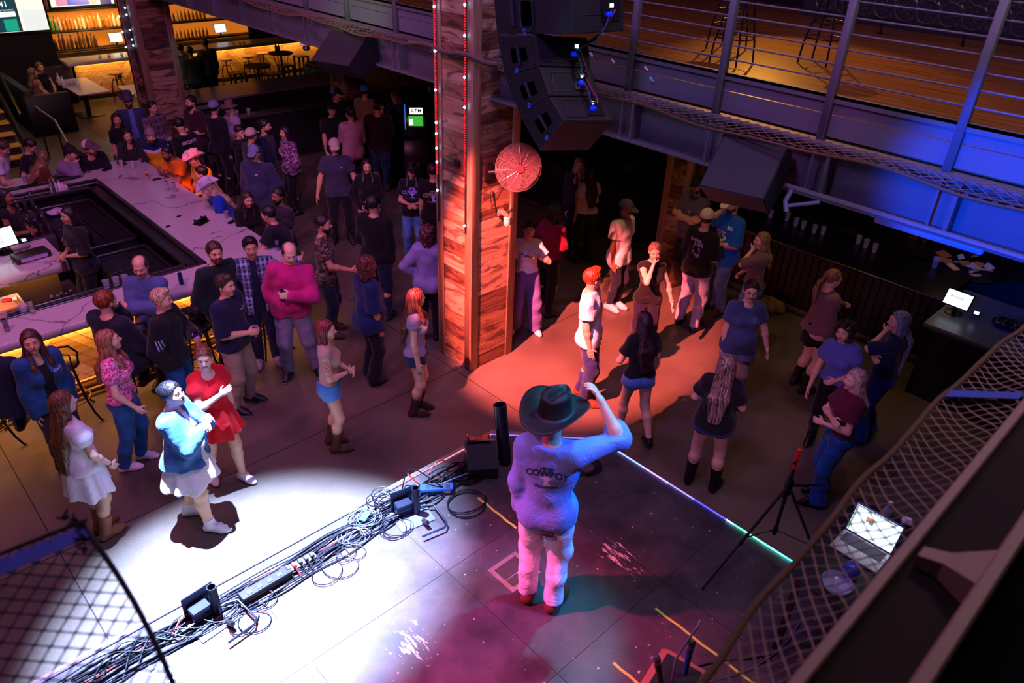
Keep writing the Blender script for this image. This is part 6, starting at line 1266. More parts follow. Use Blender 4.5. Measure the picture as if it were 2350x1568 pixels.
light('SPOT', 'till_glow_small', (6.2, 1.9, 3.3), (9.5, 2.2, 1.0), (.1, .2, 1), 10, .1, 40, .6)
fx = thing('light_fixture', 'long blue-lit fixture housing under the balcony at right', 'fixture'); mb = MB(); mb.box((6.95, 1.42, 3.05), (7.08, 2.36, 3.12), .01); mb.build('housing', mat('fixture_face', '#a8b4d8', .4), fx); mb = MB(); mb.box((6.99, 1.5, 3.12), (7.03, 1.55, 3.9)); mb.box((6.99, 2.2, 3.12), (7.03, 2.25, 3.9)); mb.build('hanger', M_BLK, fx)
pp = thing('conduit_pipe', 'blue-lit steel pipe clamped along the girder at right', 'pipe'); mb = MB(); mb.tube([(5.66, 2.66, 3.60), (5.66, -3, 3.58)], .024, 8); mb.build('pipe', M_GREY, pp)
mb = MB(); mb.tube([(5.66, 2.6, 3.60), (5.62, 2.62, 3.5), (5.60, 2.58, 3.42)], .022, 8); mb.tube([(5.62, 2.62, 3.45), (5.64, 2.35, 3.56)], .016, 7); mb.build('clamp', mat('clamp_steel', '#8a90a8', .4, metal=.5), pp)
# ---------------------------------------------------------------- things on the stage
M_CBL = mat('cable_black', '#070b16', .5, spec=.2); M_CBLR = mat('cable_red', '#a02418', .4); M_CBLW = mat('cable_grey', '#4c5268', .4)
Rc = random.Random(21)
def cable(pts, r, m, label, name='cable', group=None, sub=4):
    p = [np.array(q, float) for q in pts]; out = []
    for i in range(len(p)-1):
        p0, p1, p2, p3 = p[max(i-1, 0)], p[i], p[i+1], p[min(i+2, len(p)-1)]
        for k in range(sub):
            t = k/sub; out.append(.5*((2*p1)+(-p0+p2)*t+(2*p0-5*p1+4*p2-p3)*t*t+(-p0+3*p1-3*p2+p3)*t**3))
    out.append(p[-1]); mb = MB(); mb.tube(out, r, 6); return tag(mb.build(name, m), label, 'cable', group)
Z = SZ+.009
for i in range(15):
    off = 4.20-.017*i+.0; x0, x1 = Rc.choice([-1.2, -.3, .1]), Rc.choice([3.2, 3.5, 3.6, 2.4]); n = int((x1-x0)/.28); ph = Rc.uniform(0, 6)
    pts = [(x0+(x1-x0)*k/n, off+.035*math.sin(ph+k*Rc.uniform(.6, 1.1))+Rc.uniform(-.018, .018), Z+.006*Rc.random()+(.012 if i % 3 == 0 else 0)) for k in range(n+1)]
    cable(pts, Rc.choice([.005, .006, .0075]), M_CBL if i != 4 else M_CBLR, 'one of the black cables bundled along the bright stage edge' if i != 4 else 'single red cable in the bundle along the bright stage edge', group='cables bundled along the stage edge')
def coil(c, r, turns, m, label, name='cable_coil', rr=.004, spread=.25, z=Z, grp=None):
    pts = []; n = 22*turns
    for k in range(n): a = 2*math.pi*k/22; q = r*(1+spread*math.sin(k*.37+c[0]*7)*.5); pts.append((c[0]+.03*math.sin(k*.11)+q*math.cos(a), c[1]+.03*math.cos(k*.13)+q*math.sin(a)*.9, z+.004+.004*(k // 22)+.003*math.sin(a*2)))
    mb = MB(); mb.tube(pts, rr, 5); return tag(mb.build(name, m), label, 'cable', grp)
coil((2.42, 4.16), .105, 6, M_CBLW, 'pale thick coil of thin cable beside a blue tag at the stage edge'); coil((2.24, 4.04), .095, 5, M_CBLW, 'loose pale coil of thin cable on the white pool of light', rr=.0035)
coil((2.55, 3.90), .12, 3, M_CBL, 'looped thin cable just in front of the tube base plate', rr=.0035); coil((1.93, 3.90), .145, 2, M_CBL, 'wide single loop of thin cable in the middle of the bright pool', rr=.0035, spread=.6); coil((2.12, 3.93), .10, 2, M_CBL, 'small loop of thin cable right of the wide loop', rr=.003)
coil((1.22, 3.86), .12, 2, M_CBL, 'double loop of thin cable right of the lower tube bracket', rr=.0045, spread=.5); coil((1.36, 3.97), .10, 2, M_CBL, 'upper small loop of cable beside the black power box', rr=.004)
coil((3.45, 3.99), .115, 4, M_CBL, 'coil of black cable left of the cowboy, by the smoke machine', rr=.006); coil((3.22, 3.72), .17, 2, M_CBL, 'wide slack loop of black cable left of the cowboy', rr=.006, spread=.7)
coil((4.37, 3.36), .12, 6, M_CBL, 'coil of black cable just right of the cowboy', rr=.007, spread=.12); coil((4.60, 3.50), .12, 5, M_CBL, 'coil of black cable in the right corner of the stage', rr=.007, spread=.15); coil((2.66, 4.24), .10, 4, M_CBL, 'tangle of black cable above the blue power box', rr=.005, spread=.7, z=Z+.03)
cable([(2.85, 4.22, Z), (2.93, 4.25, Z+.16), (3.0, 4.2, Z+.2), (3.08, 4.05, Z+.12), (3.13, 3.98, Z+.06)], .006, M_CBL, 'black cable arching over to the blue power box')
cable([(2.96, 4.28, Z+.13), (3.02, 4.18, Z+.03), (3.06, 4.10, Z+.07)], .007, M_CBLR, 'short red plug lead at the blue power box'); cable([(3.18, 4.26, Z), (3.32, 4.28, Z+.07), (3.44, 4.2, Z+.03), (3.55, 4.15, Z+.04)], .006, M_CBLR, 'red lead running to the smoke machine')
cable([(2.9, 4.1, Z), (3.2, 4.03, Z+.05), (3.45, 3.95, Z+.08), (3.72, 3.88, Z+.10)], .006, mat('silver_rod', '#9a94a8', .3, metal=.6), 'pale rod lying across cables by the smoke machine', name='rod')
cable([(.7, 4.05, Z), (.86, 4.16, Z+.06), (.98, 4.08, Z+.03)], .007, M_CBLR, 'pinkish red lead in the tangle left of the lower tube bracket')
for k in range(7):
    x = .15+.1*k; cable([(x, 4.05+Rc.uniform(-.1, .1), Z), (x+.2, 4.18+Rc.uniform(-.08, .05), Z+.05), (x+.42, 4.0+Rc.uniform(-.06, .12), Z+.02), (x+.75, 4.12+Rc.uniform(-.08, .08), Z+.01)], .0055, M_CBL, 'tangled black cable left of the lower tube bracket', group='tangled cables at the lower left of the stage')
for k in range(8):
    x = 2.5+.13*k; cable([(x, 4.1+Rc.uniform(-.1, .1), Z), (x+.15, 4.2+Rc.uniform(-.1, .05), Z+.04), (x+.35, 4.05+Rc.uniform(-.1, .12), Z+.02), (x+.6, 4.12+Rc.uniform(-.12, .08), Z+.01)], .0055, M_CBL, 'tangled black cable between the tube bracket and the smoke machine', group='tangled cables by the smoke machine')
flat_box('tag', 'small turquoise tag lying in the pale cable coil', 'tag', (2.43, 4.17, Z+.02), (.12, .06, .012), mat('turquoise', '#2ab8b0', .5), .5)
def tube_bracket(loc, rz, label):
    t = thing('tube_bracket', label, 'bracket', loc, rz); M_B = mat('bracket_navy', '#12182a', .35, metal=.3)
    mb = MB(); mb.box((-.16, -.14, 0), (.16, .14, .01), .003); mb.build('base_plate', mat('base_plate_grey', '#6a6e80', .3, metal=.6), t)
    mb = MB(); mb.box((-.12, .02, .01), (.02, .13, .13), .004); mb.box((-.14, .125, .01), (.10, .135, .22), .003); mb.build('box', M_B, t)
    mb = MB(); mb.lathe([(.034, .01), (.034, .29), (.028, .29), (.028, .1), (.001, .1)], (.05, .02, 0), 18); mb.build('pipe', M_B, t)
    mb = MB(); mb.tube([(-.22, .02, .05), (.12, .02, .05), (.20, -.02, .05), (.20, -.26, .05), (.16, -.30, .05), (-.05, -.30, .05)], .009, 7); mb.build('handle', M_B, t)
    mb = MB(); mb.tube([(.05, -.12, .03), (.05, -.2, .07)], .02, 8); mb.build('knob', M_BLK, t); return t
tube_bracket((1.02, 4.05, SZ), .1, 'black tube bracket on the stage edge at lower left'); tube_bracket((2.75, 3.93, SZ), -.2, 'black tube bracket beside the blue power box')
def power_box(loc, rz, l, label, m, lab=False):
    t = thing('power_box', label, 'power box', loc, rz); mb = MB(); mb.box((-l/2, -.045, 0), (l/2, .045, .07), .006); mb.build('case', m, t)
    for k in range(4): mb = MB(); mb.box((-l/2+.05+k*l/5, -.025, .07), (-l/2+.09+k*l/5, .015, .074)); mb.build('socket', M_BLK, t)
    mb = MB(); mb.box((l/2-.09, -.0465, .02), (l/2-.03, -.044, .05)); mb.build('label_plate', M_WHITE if lab else M_BLK2, t); return t
power_box((3.10, 4.03, SZ), -.95+.3, .30, 'blue lit power box with sockets left of the smoke machine', mat('box_blue', '#1a3a80', .4), True); power_box((1.45, 4.05, SZ), .02, .42, 'long black power box right of the lower tube bracket', M_BLK2)
t = thing('power_strip', 'white power strip full of black plugs in the bright pool', 'power strip', (1.75, 4.08, SZ), 0); mb = MB(); mb.box((-.14, -.03, 0), (.14, .03, .04), .006); mb.build('case', M_WHITE, t)
for k in range(5): mb = MB(); mb.box((-.12+k*.052, -.04, .04), (-.088+k*.052, .01, .075), .004); mb.tube([(-.104+k*.052, -.04, .06), (-.104+k*.052, -.09, .03), (-.1+k*.052, -.12, .012)], .005, 5); mb.build('plug', M_BLK if k != 1 else M_CBLR, t)
# smoke jet
sm = thing('smoke_machine', 'black wedge smoke machine with a tall open tube, left of the cowboy', 'smoke machine', (3.62, 4.02, SZ), -.62); 
mb = MB(); W_ = .14; prof = [(-.17, 0), (.17, 0), (.17, .20), (.02, .30), (-.17, .12)]
mb.add([(-W_, y, z) for y, z in prof]+[(W_, y, z) for y, z in prof], [(4, 3, 2, 1, 0), (5, 6, 7, 8, 9)]+[(i, (i+1) % 5, 5+(i+1) % 5, 5+i) for i in range(5)]); mb.build('case', M_BLK2, sm, smooth=False)
mb = MB(); mb.obox((-.02, .06, .30), (.20, .17, .008), Rx(-.5)); mb.obox((-.12, .06, .31), (.012, .17, .05), Rx(-.5)); mb.obox((.08, .06, .31), (.012, .17, .05), Rx(-.5)); mb.build('reflector', mat('mirror_foil', '#c0c0cc', .15, metal=1., noise='#303040', nscale=9), sm)
tb0, tb1 = np.array([3.80, 3.90, SZ+.02]), np.array([3.80, 3.90, SZ+.02]); td = np.array([.02, .12, .58]); a = Rz(.62) @ (np.array([3.84, 3.92, SZ])-np.array([3.62, 4.02, SZ]))
mb = MB(); R_ = aim(Rz(.62) @ td); mb.lathe([(.060, .0), (.062, .60), (.055, .60), (.055, .2), (.001, .2)], a+[0, 0, .02], 24, R=R_); mb.build('tube', mat('tube_navy', '#0c1222', .35), sm)
# tripod stand
tr = thing('tripod_stand', 'black tripod stand with a red-lit top at the right stage edge', 'stand', (4.69, 1.62, SZ)); T_ = lambda p: np.array(p)-np.array([4.69, 1.62, SZ]); ap = np.array([0, 0, .78]); M_TR = mat('tripod_black', '#16161c', .35, spec=.5)
feet = [T_((3.97, 1.78, SZ)), T_((4.60, .98, SZ)), T_(PX(1885, 1115, 5.2))]
for i, ft_ in enumerate(feet):
    ft_ = ft_+[0, 0, .012 if i < 2 else 0]; mid = ap*.45+ft_*.55; mb = MB(); mb.tube([ap+[0, 0, 0], mid], .013, 8); mb.tube([mid, ft_], .009, 8); mb.build('leg', M_TR, tr); mb = MB(); mb.tube([mid-(mid-ap)*.04, mid+(mid-ap)*.04], .017, 8); mb.build('clamp', M_BLK2, tr)
    if i < 2: mb = MB(); q = ap*.5+ft_*.5; mb.tube([q, (0, 0, .30)], .006, 6); mb.build('strut', M_TR, tr)
mb = MB(); mb.tube([(0, 0, .25), (0, 0, .95)], .015, 10); mb.build('pole', M_TR, tr); mb = MB(); mb.lathe([(.03, .70), (.034, .74), (.034, .82), (.02, .86)], n=14); mb.build('collar', M_TR, tr); mb = MB(); mb.lathe([(.022, .26), (.022, .33)], n=12); mb.build('hub', M_TR, tr)
mb = MB(); mb.tube([(0, 0, .90), (0, 0, 1.14)], .014, 10); mb.build('red_tip', mat('painted_red_light', '#e01818', .5), tr); mb = MB(); mb.tube([(-.03, 0, 1.02), (.03, 0, 1.02)], .012, 6); mb.build('wing_nut', M_BLK2, tr)  # red light on the pole is put into the tip's colour
pts = [(0+.02*math.sin(k), .02*math.cos(k), .86-.035*k) for k in range(9)]; mb = MB(); mb.tube(pts, .006, 6); mb.build('wrapped_cord', M_CBL, tr)
mb = MB(); mb.lathe([(.008, -.005), (.008, .005)], (.03, -.05, .68), 8); mb.build('indicator', mat('cyan_led', '#104040', .4, emit='#20c8c8', estr=1.5), tr)
light('SPOT', 'red_tip_light', (4.0, .2, 4.2), (4.69, 1.62, 1.98), (1, .03, .05), 42, .02, 5, .3)
# laptop table
TZ = 1.70
lt = thing('laptop_table', 'dark tall table under the net holding the laptop', 'table', (4.35, .45, SZ)); mb = MB(); mb.box((-.5, -.7, TZ-SZ-.04), (.62, .74, TZ-SZ), .01); mb.build('tabletop', mat('table_black', '#0c0a0d', .4), lt)
for sx in (-.42, .40):
    for sy in (-.62, .66): mb = MB(); mb.box((sx-.02, sy-.02, 0), (sx+.02, sy+.02, TZ-SZ-.04)); mb.build('leg', M_BLK2, lt)
lp = thing('laptop', 'open laptop with a glowing white screen seen through the net', 'laptop', (4.42, .93, TZ), -math.pi/2); mb = MB(); mb.box((-.17, -.12, 0), (.17, .12, .014), .004); mb.build('base', mat('laptop_silver', '#a8b0a8', .35, metal=.4), lp)
mb = MB(); mb.box((-.145, -.01, .014), (.145, .10, .0155)); mb.build('keyboard', mat('keyboard_navy', '#0e1638', .5), lp, smooth=False); R_ = Rx(-.35); c = np.array([0, .12, .012])+R_ @ np.array([0, 0, .115])
mb = MB(); mb.obox(c, (.34, .008, .23), R_, .003); mb.build('lid', mat('laptop_lid', '#1c3c9c', .4), lp); mb = MB(); mb.obox(c+R_ @ np.array([0, -.005, 0]), (.32, .002, .205), R_); s_ = mb.build('screen', mat('laptop_screen', '#203040', .3, emit='#dceeff', estr=2.0), lp, smooth=False)
for (x, z, w2, h2, cc) in ((-.045, .035, .05, .035, '#f0a878'), (-.03, .02, .03, .03, '#70a8a0'), (-.152, 0, .012, .2, '#90c8b0'), (-.02, .096, .28, .010, '#a0b8b8')): mb = MB(); mb.obox(c+R_ @ np.array([x, -.0065, z]), (w2, .001, h2), R_); mb.build('window_panel', mat('scrn'+cc.strip('#'), '#202020', .4, emit=cc, estr=.8), s_, smooth=False)
def P17(px, py): return P(px, py, TZ)
bw = thing('glass_bowl', 'clear glass bowl below the laptop under the net', 'bowl', P17(1916, 1352)); mb = MB(); mb.lathe([(.04, 0), (.085, .03), (.10, .07), (.095, .07), (.08, .034), (.001, .008)], n=24); mb.build('bowl', mat('bowl_glass', '#b8c8e8', .1, alpha=.35, spec=.8), bw)
bl_ = thing('water_jug', 'round blue-lit plastic jug behind the glass bowl', 'jug', P17(1945, 1330)); mb = MB(); mb.lathe([(.04, 0), (.055, .03), (.057, .10), (.04, .14), (.025, .15), (.001, .15)], n=20); mb.build('jug', mat('jug_blue', '#2c4cb0', .25, alpha=.75), bl_)
bt_ = thing('water_bottle', 'small clear water bottle behind the laptop screen', 'bottle', (4.86, .95, TZ)); mb = MB(); mb.lathe([(.028, 0), (.032, .02), (.032, .10), (.014, .14), (.014, .16)], n=14); mb.build('bottle_body', mat('bottle_clear', '#9ab8c0', .1, alpha=.55), bt_); mb = MB(); mb.lathe([(.016, .155), (.016, .175), (.001, .176)], n=10); mb.build('stopper', M_WHITE, bt_)
wm = thing('plug_adapter', 'white power adapter with a looped cord behind the laptop', 'adapter', (4.93, .82, TZ)); mb = MB(); mb.obox((0, 0, .03), (.06, .07, .055), Rz(.4), .008); mb.build('adapter_body', mat('adapter_white', '#b8c0d0', .4), wm); mb = MB(); mb.tube([(.03, 0, .05), (.06, -.06, .09), (-.0, -.12, .08), (-.06, -.1, .02)], .004, 5); mb.build('cord', M_CBLW, wm)
can((4.80, 1.1, TZ), '#901820', 'dark red can at the far left corner of the laptop', h=.10)
flat_box('usb_hub', 'small box with an amber status light right of the laptop', 'box', (4.35, .55, TZ), (.1, .06, .03), M_BLK2, .3); mb = MB(); mb.lathe([(.006, 0), (.004, .006)], (4.35, .57, TZ+.03), 8); tag(mb.build('status_light', mat('amber_led', '#402008', .4, emit='#ff8818', estr=6)), 'tiny amber status light on the small box by the laptop', 'light')
# stool with microphones at the bottom
sx, sy, _ = P(1548, 1562, 1.38)
ms = thing('wooden_stool', 'brown square stool with microphones at the bottom of the picture', 'stool', (sx, sy, SZ), .2); mb = MB(); mb.box((-.20, -.17, .43), (.20, .17, .48), .03); mb.build('seat', mat('stool_tan', '#9a6a4c', .5), ms); mb = MB(); mb.box((-.14, -.12, .481), (.15, .12, .49), .004); mb.build('mat', M_BLK, ms)
for a in (-.15, .15):
    for b in (-.12, .12): mb = MB(); mb.tube([(a, b, .43), (a*1.2, b*1.2, 0)], .014, 7); mb.build('leg', MATS['stool_tan'], ms)
def mic(loc, d, label, tape=None, L=.26):
    t = thing('microphone', label, 'microphone', loc); d = np.array(d)/np.linalg.norm(d); R_ = aim(d); mb = MB(); mb.lathe([(.014, 0), (.018, L*.3), (.022, L*.78), (.001, L*.78)], n=14, R=R_); mb.build('handle', tape or M_BLK2, t); mb = MB(); mb.lathe([(.022, L*.78), (.026, L*.84), (.025, L*.95), (.012, L*1.0), (.001, L)], n=14, R=R_); mb.build('grille', M_STEEL, t)
mic((sx-.10, sy+.03, SZ+.49), (-.1, .25, 1), 'black microphone standing on the brown stool, left one'); mic((sx+.08, sy-.02, SZ+.49), (.05, .05, 1), 'microphone with blue tape standing on the brown stool', mat('blue_tape', '#1c60b8', .5), .30)
hd = thing('headset', 'bent grey headset arm leaning over the blue-taped microphone', 'headset', (sx+.02, sy, SZ+.49)); mb = MB(); mb.tube([(-.05, 0, .02), (-.03, .02, .18), (.04, .02, .26), (.11, 0, .38), (.16, .01, .40)], .008, 7); mb.build('arm', mat('headset_grey', '#8a90a0', .4, metal=.5), hd)
cable([P(1620, 1568, SZ), P(1700, 1545, SZ+.01), P(1750, 1520, SZ+.01), P(1800, 1480, SZ+.01), P(1835, 1430, SZ+.01)], .007, M_CBLW, 'grey cable curving under the lower right net'); cable([P(1500, 1560, SZ), P(1640, 1520, SZ+.01), P(1730, 1510, SZ+.01), P(1800, 1490, SZ+.01)], .006, M_CBL, 'thin black cable running from the brown stool to the right')
coil(P(1860, 1470, SZ)[:2], .07, 5, M_CBLW, 'small coil of thin grey wire under the net', rr=.003)
# ---------------------------------------------------------------- flown loudspeakers
M_SPK = mat('speaker_paint', '#0d0e14', .6, bump=.25, bscale=160); M_SPK2 = mat('speaker_metal', '#30323e', .45, metal=.3)
xa = 4.75
la = thing('line_array', 'column of curved black loudspeakers hanging right of the red column', 'loudspeaker'); a3 = lambda px, py, x=xa: np.array(PX(px, py, x))
sec = [((1130, 0), (1133, 78)), ((1142, 82), (1158, 175)), ((1160, 178), (1190, 262)), ((1192, 268), (1238, 348))]
# side panels lie in the plane facing the viewer; each box runs back to the right
def spk_box(corn, depth_dir, depth, name, parent, hand=True):
    c = [np.array(q) for q in corn]; dd = np.array(depth_dir)*depth; V = c+[q+dd for q in c]; mb = MB(); mb.add(V, [(3, 2, 1, 0), (4, 5, 6, 7)]+[(i, (i+1) % 4, 4+(i+1) % 4, 4+i) for i in range(4)]); o = mb.build(name, M_SPK, parent, smooth=False); bv = o.modifiers.new('b', 'BEVEL'); bv.width = .008; bv.segments = 2; return c, dd, o
right_dir = np.array([.93, -.36, 0])
quads = [((1128, -60), (1308, -60), (1312, 78), (1140, 78)), ((1141, 80), (1228, 81), (1237, 152), (1158, 175)), ((1158, 176), (1238, 153), (1260, 220), (1192, 263)), ((1192, 264), (1261, 221), (1293, 277), (1238, 347))]
for i, q in enumerate(quads):
    cc = [a3(*p) for p in q]; n_ = np.cross(cc[1]-cc[0], cc[3]-cc[0]); n_ /= np.linalg.norm(n_)
    dd = np.array([.80, -.30, -.06]) if i else np.array([.85, -.25, .0]); c, d_, o = spk_box([cc[0], cc[1], cc[2], cc[3]], dd/np.linalg.norm(dd), .50, 'cabinet', la)
    if n_ @ (np.array([0, 0, EYE])-cc[0]) < 0: n_ = -n_
    ux = (c[1]-c[0]); uy = (c[3]-c[0]); L_ = lambda s_, t_, off=.004: c[0]+ux*s_+uy*t_+(c[2]-c[1]-uy)*s_*t_+n_*off
    if i == 0:
        mb = MB(); mb.add([L_(.38, .44), L_(.50, .44), L_(.50, .86), L_(.38, .86)], [(0, 1, 2, 3), (3, 2, 1, 0)]); mb.build('handle_recess', M_BLK, o, smooth=False); mb = MB(); mb.tube([L_(.36, .45, .01), L_(.36, .84, .012), L_(.40, .95, .012), L_(.49, .95, .012), L_(.53, .84, .012), L_(.53, .45, .01)], .008, 6); mb.build('handle', M_SPK2, o)
        mb = MB(); mb.tube([L_(.24, -.1, .01), L_(.26, .86, .012)], .018, 6); mb.build('rigging_bar', M_SPK2, o)
    else:
        for (s0, s1) in ((.30, .46), (.56, .72)): mb = MB(); mb.add([L_(s0, .36), L_(s1, .36), L_(s1, .74), L_(s0, .74)], [(0, 1, 2, 3), (3, 2, 1, 0)]); mb.build('handle_recess', M_BLK, o, smooth=False)
        mb = MB(); mb.tube([L_(.51, .30, .012), L_(.51, .80, .012)], .012, 6); mb.build('rigging_bar', M_SPK2, o)
        for (s0, t0) in ((.12, .15), (.86, .15), (.14, .90), (.88, .86)): mb = MB(); mb.tube([L_(s0-.03, t0, .003), L_(s0+.03, t0, .003)], .008, 5); mb.build('slot', M_BLK, o)
    mb = MB(); p_ = L_(.42 if i == 0 else .42, .95, .02); mb.tube([p_+Rz(0) @ np.array([.012*math.cos(a), -.0, .02*math.sin(a)]) for a in np.linspace(0, 6.28, 11)[:-1]], .004, 5, closed=True); mb.build('pin_ring', mat('blue_ring', '#1838b0', .4, emit='#2050ff', estr=.35), o)
# rear connector panels with small lights and cables, fixed to the right-hand faces
panels = []
def rear_panel(q, dd, s_, t_):
    c1, c2 = a3(*q[1]), a3(*q[2]); n_ = np.cross(dd, c2-c1); n_ /= np.linalg.norm(n_)
    if n_ @ (np.array([0, 0, EYE])-c1) < 0: n_ = -n_
    p_ = c1+dd*s_+(c2-c1)*t_+n_*.008; ux = dd/np.linalg.norm(dd); R_ = np.array([ux, np.cross(n_, ux), n_]).T; flip = -1 if R_[2][1] < 0 else 1
    mb = MB(); mb.obox(p_, (.17, .17, .012), R_, .004); mb.build('connector_panel', M_BLK2, la)
    fr_ = c1+dd*.36+(c2-c1)*.5+n_*.004
    mb = MB(); [mb.obox(fr_+R_ @ np.array(o_), sz_, R_) for o_, sz_ in (((0, .08, 0), (.2, .006, .006)), ((0, -.08, 0), (.2, .006, .006)), ((-.1, 0, 0), (.006, .16, .006)), ((.1, 0, 0), (.006, .16, .006)))]; mb.build('grille_frame', M_SPK2, la)
    mb = MB(); mb.obox(p_+R_ @ np.array([.0, .035*flip, .010]), (.034, .03, .006), R_); mb.build('status_light', mat('panel_light', '#204040', .4, emit='#a0f0ff', estr=3), la, smooth=False)
    mb = MB(); mb.obox(p_+R_ @ np.array([-.03, -.03*flip, .025]), (.055, .035, .04), R_, .008); mb.build('plug', mat('plug_blue', '#0c28d0', .4, emit='#0828ff', estr=.5), la)
    panels.append(p_+n_*.03); return p_
for i, q in enumerate(quads):
    dd = np.array([.80, -.30, -.06]) if i else np.array([.85, -.25, .0]); dd = dd/np.linalg.norm(dd)*.50; rear_panel(q, dd, .74, .62 if i == 0 else .45)
for k in range(3):
    for m_, o_ in ((mat('cable_magenta', '#902860', .4), .03), (M_CBLW, -.02), (M_CBL, 0)):
        p0, p1 = panels[k], panels[k+1]; md = (p0+p1)/2+np.array([-.05+o_, -.08, -.04+o_]); mb = MB(); mb.tube([p0+[o_, 0, 0], (p0+md)/2+[-.02, -.03, 0], md, (p1+md)/2+[.0, -.02, .02], p1+[o_, 0, 0]], .008, 6); mb.build('cable', m_, la)
mb = MB(); mb.tube([a3(1200, -60, xa+.2), np.array([a3(1200, -60, xa+.2)[0], a3(1200, -60, xa+.2)[1], ZC])], .02, 8); mb.build('hanging_chain', M_BLK2, la)
def wedge(px, label, yc, w_, tilt, x=5.45, z=3.55, rz=0.):
    t = thing('wedge_speaker', label, 'loudspeaker', (x, yc, z), rz); prof = [(-.34, .06), (.10, .36), (.34, .28), (.30, -.05), (-.02, -.16)]
    mb = MB(); mb.add([(a, -w_/2, b) for a, b in prof]+[(a, w_/2, b) for a, b in prof], [(0, 1, 2, 3, 4), (9, 8, 7, 6, 5)]+[((i+1) % 5, i, 5+i, 5+(i+1) % 5) for i in range(5)]); o = mb.build('cabinet', M_SPK, t, smooth=False); bv = o.modifiers.new('b', 'BEVEL'); bv.width = .01; [MB().obox((.3, q*(w_/2-.1), .2), (.06, .05, .4), np.eye(3)).build('yoke', M_BLK2, t) for q in (-1, 1)]; return t
wedge(0, 'dark wedge loudspeaker hung under the girder left of the red column', 8.75, .58, 0, 5.42, 3.56, .35); wedge(0, 'dark wedge loudspeaker hung under the girder at right', 2.92, .52, 0, 5.44, 3.56, .25)
# ---------------------------------------------------------------- the crowd
def D(c, **k): return dict(m=c if not isinstance(c, str) else cloth(c), **k)
BLACK, NAVY, WHITE_, GREYC = cloth('#0e0e12'), cloth('#141c34'), cloth('#eeeef4'), cloth('#5a5a66')
JEAN = cloth('#1c3050', 'denim', '#2c4a78'); JEANL = cloth('#3a68a8', 'denim', '#6c9cd8'); JEAND = cloth('#10182a', 'denim', '#1c2840'); JEANB = cloth('#103c70', 'denim', '#1c60a0')
SNW, SNB, BRN, BLKS = mat('sneaker_white', '#dcd8e0', .5), mat('sneaker_black', '#101014', .5), mat('boot_brown', '#4a2c1c', .5), mat('boot_black', '#0c0a0c', .4)
SK1, SK2, SK3, SK4, SK5 = '#d8a888', '#c89878', '#e0b498', '#8a5c40', '#5a3a28'
mp = make_person
def hold_can(c1, lbl, side, c2='#c8c8d0', h=.16):
    def f(g):
        a = g.R[side]; p = wpt(g, a['palm']); can(tuple(p-np.array([0, 0, h*.5])), c1, lbl, c2, h=h)
    return f
def hold_cup(lbl, side, liq=None, r=.042, h=.12):
    def f(g): a = g.R[side]; p = wpt(g, a['palm']); cup(tuple(p-np.array([0, 0, h*.5])), lbl, liq, r=r, h=h)
    return f
def hold_phone(lbl, side):
    def f(g):
        a = g.R[side]; p = wpt(g, a['palm']); d = wdir(g, a['d']); mb = MB(); R_ = aim(d, wdir(g, a['n'])); mb.obox((0, 0, 0), (.07, .01, .145), R_, .004); o = mb.build('phone', mat('phone_blue', '#22304c', .3), loc=tuple(p)); tag(o, lbl, 'phone')
    return f
def multi(*fs): return lambda g: [q(g) for q in fs]
def bracelet(side, c='#1a1414'):
    def f(g): a = g.R[side]; d = a['d']; w_ = a['wr']-d*.02; R_ = aim(d); mb = MB(); mb.tube([w_+R_ @ np.array([.031*math.cos(t)*g.k, .031*math.sin(t)*g.k, 0]) for t in np.linspace(0, 6.28, 15)[:-1]], .004, 5, closed=True); mb.build('bracelet', mat('br'+c.strip('#'), c, .4), g.root)
    return f
def earring(c='#d8c090'):
    def f(g): mb = MB(); [mb.tube([g.hp((sx*.082, -.004+.012*math.cos(t), -.048+.014*math.sin(t))) for t in np.linspace(0, 6.28, 13)[:-1]], .0025, 5, closed=True) for sx in (-1, 1)]; mb.build('earrings', mat('ear'+c.strip('#'), c, .3, metal=.8), g.root)
    return f
def hat_outline(sc=1.):
    return [(math.cos(t)*.085*sc*(1-.2*abs(math.sin(t))), (math.sin(t)*.018+.022*abs(math.cos(t))**3)*sc) for t in np.linspace(0, 6.28, 17)[:-1]]
def urban(m, back, small=1.):
    """shirt print: two arcs of lettering round a hat-and-boot drawing"""
    def f(g):
        s_ = small; c = (0, .735*g.h)
        boot = [(-.03, .05), (.02, .05), (.022, .0), (.055, -.02), (.058, -.035), (-.035, -.035), (-.032, .0)]
        crown = [(-.035, 0), (-.03, .035), (-.01, .045), (.0, .038), (.012, .045), (.032, .034), (.035, 0)]
        sh = lambda P_, dx, dz, k: [((x*k+dx)*s_, (z*k+dz)*s_) for x, z in P_]
        g.topo and g.decal(g.topo, g.root, [('URBAN', .040*s_, 0, .085*s_, 1.2, .0016), ('COWBOY', .092*s_, 0, .030*s_, 1.2, .0028), ('LINE DANCING', .034*s_, 0, -.135*s_, -.8, .0014), (sh([(-.17, 0), (-.08, 0), (-.08, .004), (-.17, .004)], 0, -.045, 1), 0, 0, 0), (sh([(.08, 0), (.17, 0), (.17, .004), (.08, .004)], 0, -.075, 1), 0, 0, 0)], c, back, m, 'lettering')
        d2 = mat('print_drawing', '#b0c8ff', .7)
        g.decal(g.topo, g.root, [(sh(hat_outline(.75), 0, -.03, 1), 0, 0, 0), (sh(crown, 0, -.028, .8), 0, 0, 0), (sh(boot, 0.005, -.085, .85), 0, 0, 0)], c, back, d2, 'drawing')
    return f
def text_on(items, z, back, col, x=0., name='print', which='topo', yaw=0.):
    def f(g): g.decal(getattr(g, which), g.root, items, (x, z*g.h), back, mat('ink_'+col.strip('#'), col, .7), name, yaw)
    return f

